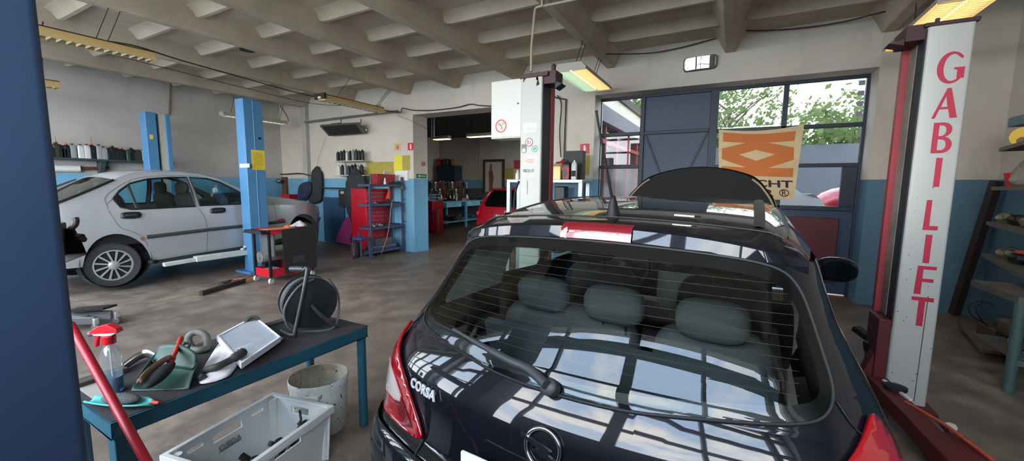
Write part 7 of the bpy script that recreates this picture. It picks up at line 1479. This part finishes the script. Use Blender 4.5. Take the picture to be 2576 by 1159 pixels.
ft = thing('paint_roller', 'white cylinder with a dark red handle under the long green shelf', 'tool', at(200, 424, X=XL+.06)); a, b, c = at(128, 424, X=XL+.06), at(200, 424, X=XL+.06), at(274, 422, X=XL+.06)
m = MB(); m.tube([a-Vector((0, .3, 0)), b], .065, 14); m.build('cylinder', M_WHITE, ft); m = MB(); m.tube([b, c], .028, 10); m.build('handle', mat('dark red bar', (98, 54, 48), .6), ft)
# ---------------------------------------------------------------- outdoors, seen through the gate
m = MB(); m.grid(lambda a, b: (-40+80*a, 7.25+60*b, -.02), 4, 4); go = struct(m, 'ground_outside', mat('yard concrete', (176, 174, 168), .9, dirt=.4, dscale=1, dcol=(140, 138, 132)))
m = MB(); m.grid(lambda a, b: (-40+80*a, -60+59.1*b, -.02), 2, 2); struct(m, 'ground_behind', mat('yard concrete', (176, 174, 168), .9))
M_BANK = mat('grey bank', (84, 88, 94), .95, dirt=.4, dscale=.7, dcol=(62, 66, 70), bump=.3, bscale=3)
m = MB(); m.slab([(13, 0), (16, 0), (16, 2.6), (14.2, 2.75)], 'yz', -14, 34); struct(m, 'retaining_bank', M_BANK)
bl_ = thing('glazed_wing', 'glazed wing with red window frames and a grey fascia outside the left gate windows', 'building', (-2.28, 11, 0)); M_RF = mat('red window frame', (150, 52, 54), .6)
fz = at(1515, 268, X=-2.25).z
m = MB(); m.bb((-2.355, 7.3, fz-.30), (-2.15, 13.8, fz)); m.build('fascia', mat('grey fascia', (116, 114, 120), .7), bl_)
m = MB(); m.grid(lambda a, b: (-2.335, 7.3+6.4*a, .9+b*(fz-1.2)), 1, 1); m.build('glazing', glass_mat('wing glass', (.55, .58, .56), .08, haze=.03), bl_)
m = MB(); m.bb((-2.355, 7.3, 0), (-2.28, 13.8, .9)); m.build('plinth', mat('grey render', (150, 148, 142), .8), bl_)
for px in (1520, 1550, 1577, 1600, 1618, 1632, 1643):
    y = min(13.7, at(px, 400, X=-2.28).y); m = MB(); m.bb((-2.32, y-.05, .9), (-2.26, y+.05, fz-.30)); m.build('mullion', M_RF, bl_)
rz = at(1560, 369, X=-2.26).z; m = MB(); m.bb((-2.32, 7.3, rz-.05), (-2.25, 13.8, rz+.03)); m.build('window_rail', M_RF, bl_)
t = NT('foliage'); f_ = t.ramp(t.noise(1.3, 3), [(.3, C4((70, 88, 50))), (.7, C4((112, 130, 78)))]); t.link(f_, t.b.inputs['Base Color']); t.b.inputs['Roughness'].default_value = .8; M_LEAF = t.m
tl = t.add('ShaderNodeBsdfTranslucent'); tl.inputs[0].default_value = C4((124, 146, 82)); mx = t.add('ShaderNodeMixShader'); mx.inputs[0].default_value = .35; t.link(t.b.outputs[0], mx.inputs[1]); t.link(tl.outputs[0], mx.inputs[2]); t.link(mx.outputs[0], t.out.inputs[0])
M_BARK = mat('bark', (92, 80, 66), .9)
def tree(x, y, h_, r, lab, seed, dens=900, leaf=.10):
    rnd = random.Random(seed); o = thing('tree', lab, 'tree', (x, y, 0), 0, 'trees beyond the yard')
    q = MB(); q.tube(cr([Vector((x, y, 0)), Vector((x+.1, y, h_*.4)), Vector((x-.1, y, h_*.8))], 5), [.16]*4+[.10]*4+[.05]*3, 8); br_ = []
    for k in range(9):
        a = rnd.random()*2*PI; z0 = h_*(.35+.05*k); e = Vector((x+r*.8*math.cos(a), y+r*.8*math.sin(a), z0+r*.6)); q.tube([Vector((x, y, z0)), Vector((x, y, z0)).lerp(e, .5)+Vector((0, 0, .1)), e], [.05, .03, .012], 5); br_.append(e)
    q.build('trunk', M_BARK, o)
    q = MB(); vs = []; fs = []
    cl = [Vector((x+rnd.gauss(0, r*.45), y+rnd.gauss(0, r*.45), h_*.66+rnd.gauss(0, r*.5))) for _ in range(26)]+br_
    for k in range(dens):
        c = cl[k % len(cl)]+Vector((rnd.gauss(0, r*.17), rnd.gauss(0, r*.17), rnd.gauss(0, r*.14))); d = Vector((rnd.gauss(0, 1), rnd.gauss(0, 1), rnd.gauss(0, 1))).normalized(); u_ = d.orthogonal().normalized(); s_ = leaf*rnd.uniform(.6, 1.3); w_ = d.cross(u_); i = len(vs)
        vs += [c+u_*s_, c+w_*s_*.5, c-u_*s_, c-w_*s_*.5]; fs.append((i, i+1, i+2, i+3))
    q.ext(vs, fs); q.build('crown', M_LEAF, o, smooth=0)
for i, (x, y, h_, r, dn) in enumerate(((-8.8, 17.5, 7.2, 2.3, 3000), (-4.6, 17.0, 7.6, 2.2, 4200), (-.2, 19, 6.0, 2.0, 2000), (4.0, 20, 5.4, 1.4, 1700), (7.0, 20, 4.8, 1.5, 1700), (1.9, 23, 4.2, 1.2, 1200))):
    tree(x, y, h_, r, ['broad green tree over the glazed building', 'broad green tree over the glazed building', 'thin-leaved tree behind the middle pane of the gate', 'small tree behind the right panes of the gate', 'small tree behind the right panes of the gate', 'small tree behind the right panes of the gate'][i], 40+i, dn)
def hedge(x0, x1, y, z, lab, seed):
    rnd = random.Random(seed); q = MB(); vs = []; fs = []
    for k in range(6000):
        c = Vector((rnd.uniform(x0, x1), y+rnd.gauss(0, .5), z+abs(rnd.gauss(0, .55)))); d = Vector((rnd.gauss(0, 1), rnd.gauss(0, 1), rnd.gauss(0, 1))).normalized(); u_ = d.orthogonal().normalized(); w_ = d.cross(u_); s_ = rnd.uniform(.07, .15); i = len(vs); vs += [c+u_*s_, c+w_*s_*.6, c-u_*s_, c-w_*s_*.6]; fs.append((i, i+1, i+2, i+3))
    q.ext(vs, fs); q.build('hedge', M_LEAF, None, smooth=0); o = bpy.data.objects['hedge']; tag(o, lab, 'hedge', None, 'stuff')
hedge(-10, 14, 15.2, 2.7, 'low green hedge along the top of the grey bank outside', 77)
m = MB(); tarp = [(1955, 425), (1968, 455), (1995, 470), (2020, 488), (2045, 488), (2062, 500), (2078, 522), (2078, 600), (1940, 600), (1940, 425)]
tp = [at(x, y, Y=8.0) for x, y in tarp]; m.prism([(p.x, p.z) for p in tp], lambda x, z: (x, 7.9+.15*math.sin(4*x+3*z), z), lambda x, z: (x, 8.3, z)); solo(m, 'plastic_sheet', mat('white plastic sheet', (216, 218, 216), .6), 'crumpled white plastic sheet outside the lowest gate pane', 'sheet')
m = MB(); c = at(2108, 528, Y=8.3); m.ell((c.x+.35, 8.6, c.z-.15), (.75, .5, .55), 20, 12, e=.8); m.bb((c.x-.3, 8.3, 0), (c.x+1., 8.9, c.z-.3)); solo(m, 'red_bonnet', M_RCAR, 'rounded red car wing outside the lowest gate pane', 'car', smooth=60)
# ---------------------------------------------------------------- sky, daylight, camera
w = bpy.data.worlds.new('sky'); SC.world = w; w.use_nodes = True; nt = w.node_tree; N = nt.nodes; L = nt.links
bg = N['Background']; tc = N.new('ShaderNodeTexCoord'); sp = N.new('ShaderNodeSeparateXYZ'); L.new(tc.outputs['Generated'], sp.inputs[0])
gr = N.new('ShaderNodeValToRGB'); e = gr.color_ramp.elements
e[0].position = 0; e[0].color = (.80, .84, .88, 1); e[1].position = .9; e[1].color = (.36, .54, .80, 1); k = e.new(.35); k.color = (.62, .74, .90, 1)
L.new(sp.outputs[2], gr.inputs[0])
mp = N.new('ShaderNodeMapping'); mp.inputs['Scale'].default_value = (1, 1, 2.2); L.new(tc.outputs['Generated'], mp.inputs[0])
nz = N.new('ShaderNodeTexNoise'); nz.inputs['Scale'].default_value = 3.1; nz.inputs['Detail'].default_value = 7; nz.inputs['Roughness'].default_value = .55; L.new(mp.outputs[0], nz.inputs['Vector'])
cr_ = N.new('ShaderNodeValToRGB'); cr_.color_ramp.elements[0].position = .47; cr_.color_ramp.elements[1].position = .62; L.new(nz.outputs['Fac'], cr_.inputs[0])
mx = N.new('ShaderNodeMix'); mx.data_type = 'RGBA'; L.new(cr_.outputs[0], mx.inputs[0]); L.new(gr.outputs[0], mx.inputs[6]); mx.inputs[7].default_value = (1.0, .97, .93, 1)
L.new(mx.outputs[2], bg.inputs['Color']); bg.inputs['Strength'].default_value = SKY
def portal(c, sx, sz, rz):
    l = bpy.data.lights.new('daylight_portal', 'AREA'); l.shape = 'RECTANGLE'; l.size = sx; l.size_y = sz; l.cycles.is_portal = True
    o = bpy.data.objects.new('daylight_portal', l); COL.objects.link(o); o.location = c; o.rotation_euler = (PI/2, 0, rz)
for a, b in RG: portal(((a+b)/2, YR-.40, 1.9), b-a, 2.8, 0.)
portal((-.3, 7.22, 2.0), 3.7, 2.2, PI)
cd = bpy.data.cameras.new('camera'); cd.sensor_fit = 'HORIZONTAL'; cd.sensor_width = 36; cd.lens = CAM_F/2576*36; cd.clip_start = .05; cd.clip_end = 300
cam = bpy.data.objects.new('camera', cd); COL.objects.link(cam)
R = Matrix((_r2, _u2, -_fw)).transposed().to_4x4(); R.translation = EYE; cam.matrix_world = R
cd.shift_y = 0.
SC.camera = cam
vs = SC.view_settings; SC.display_settings.display_device = 'sRGB'; vs.view_transform = 'Standard'; vs.look = 'None'; vs.gamma = 1; vs.use_curve_mapping = False; vs.exposure = EXPO
cy = SC.cycles; cy.use_denoising = True; cy.max_bounces = 8; cy.diffuse_bounces = 5; cy.glossy_bounces = 5; cy.transparent_max_bounces = 14; cy.transmission_bounces = 8; cy.sample_clamp_indirect = 8.; cy.caustics_reflective = False; cy.caustics_refractive = False
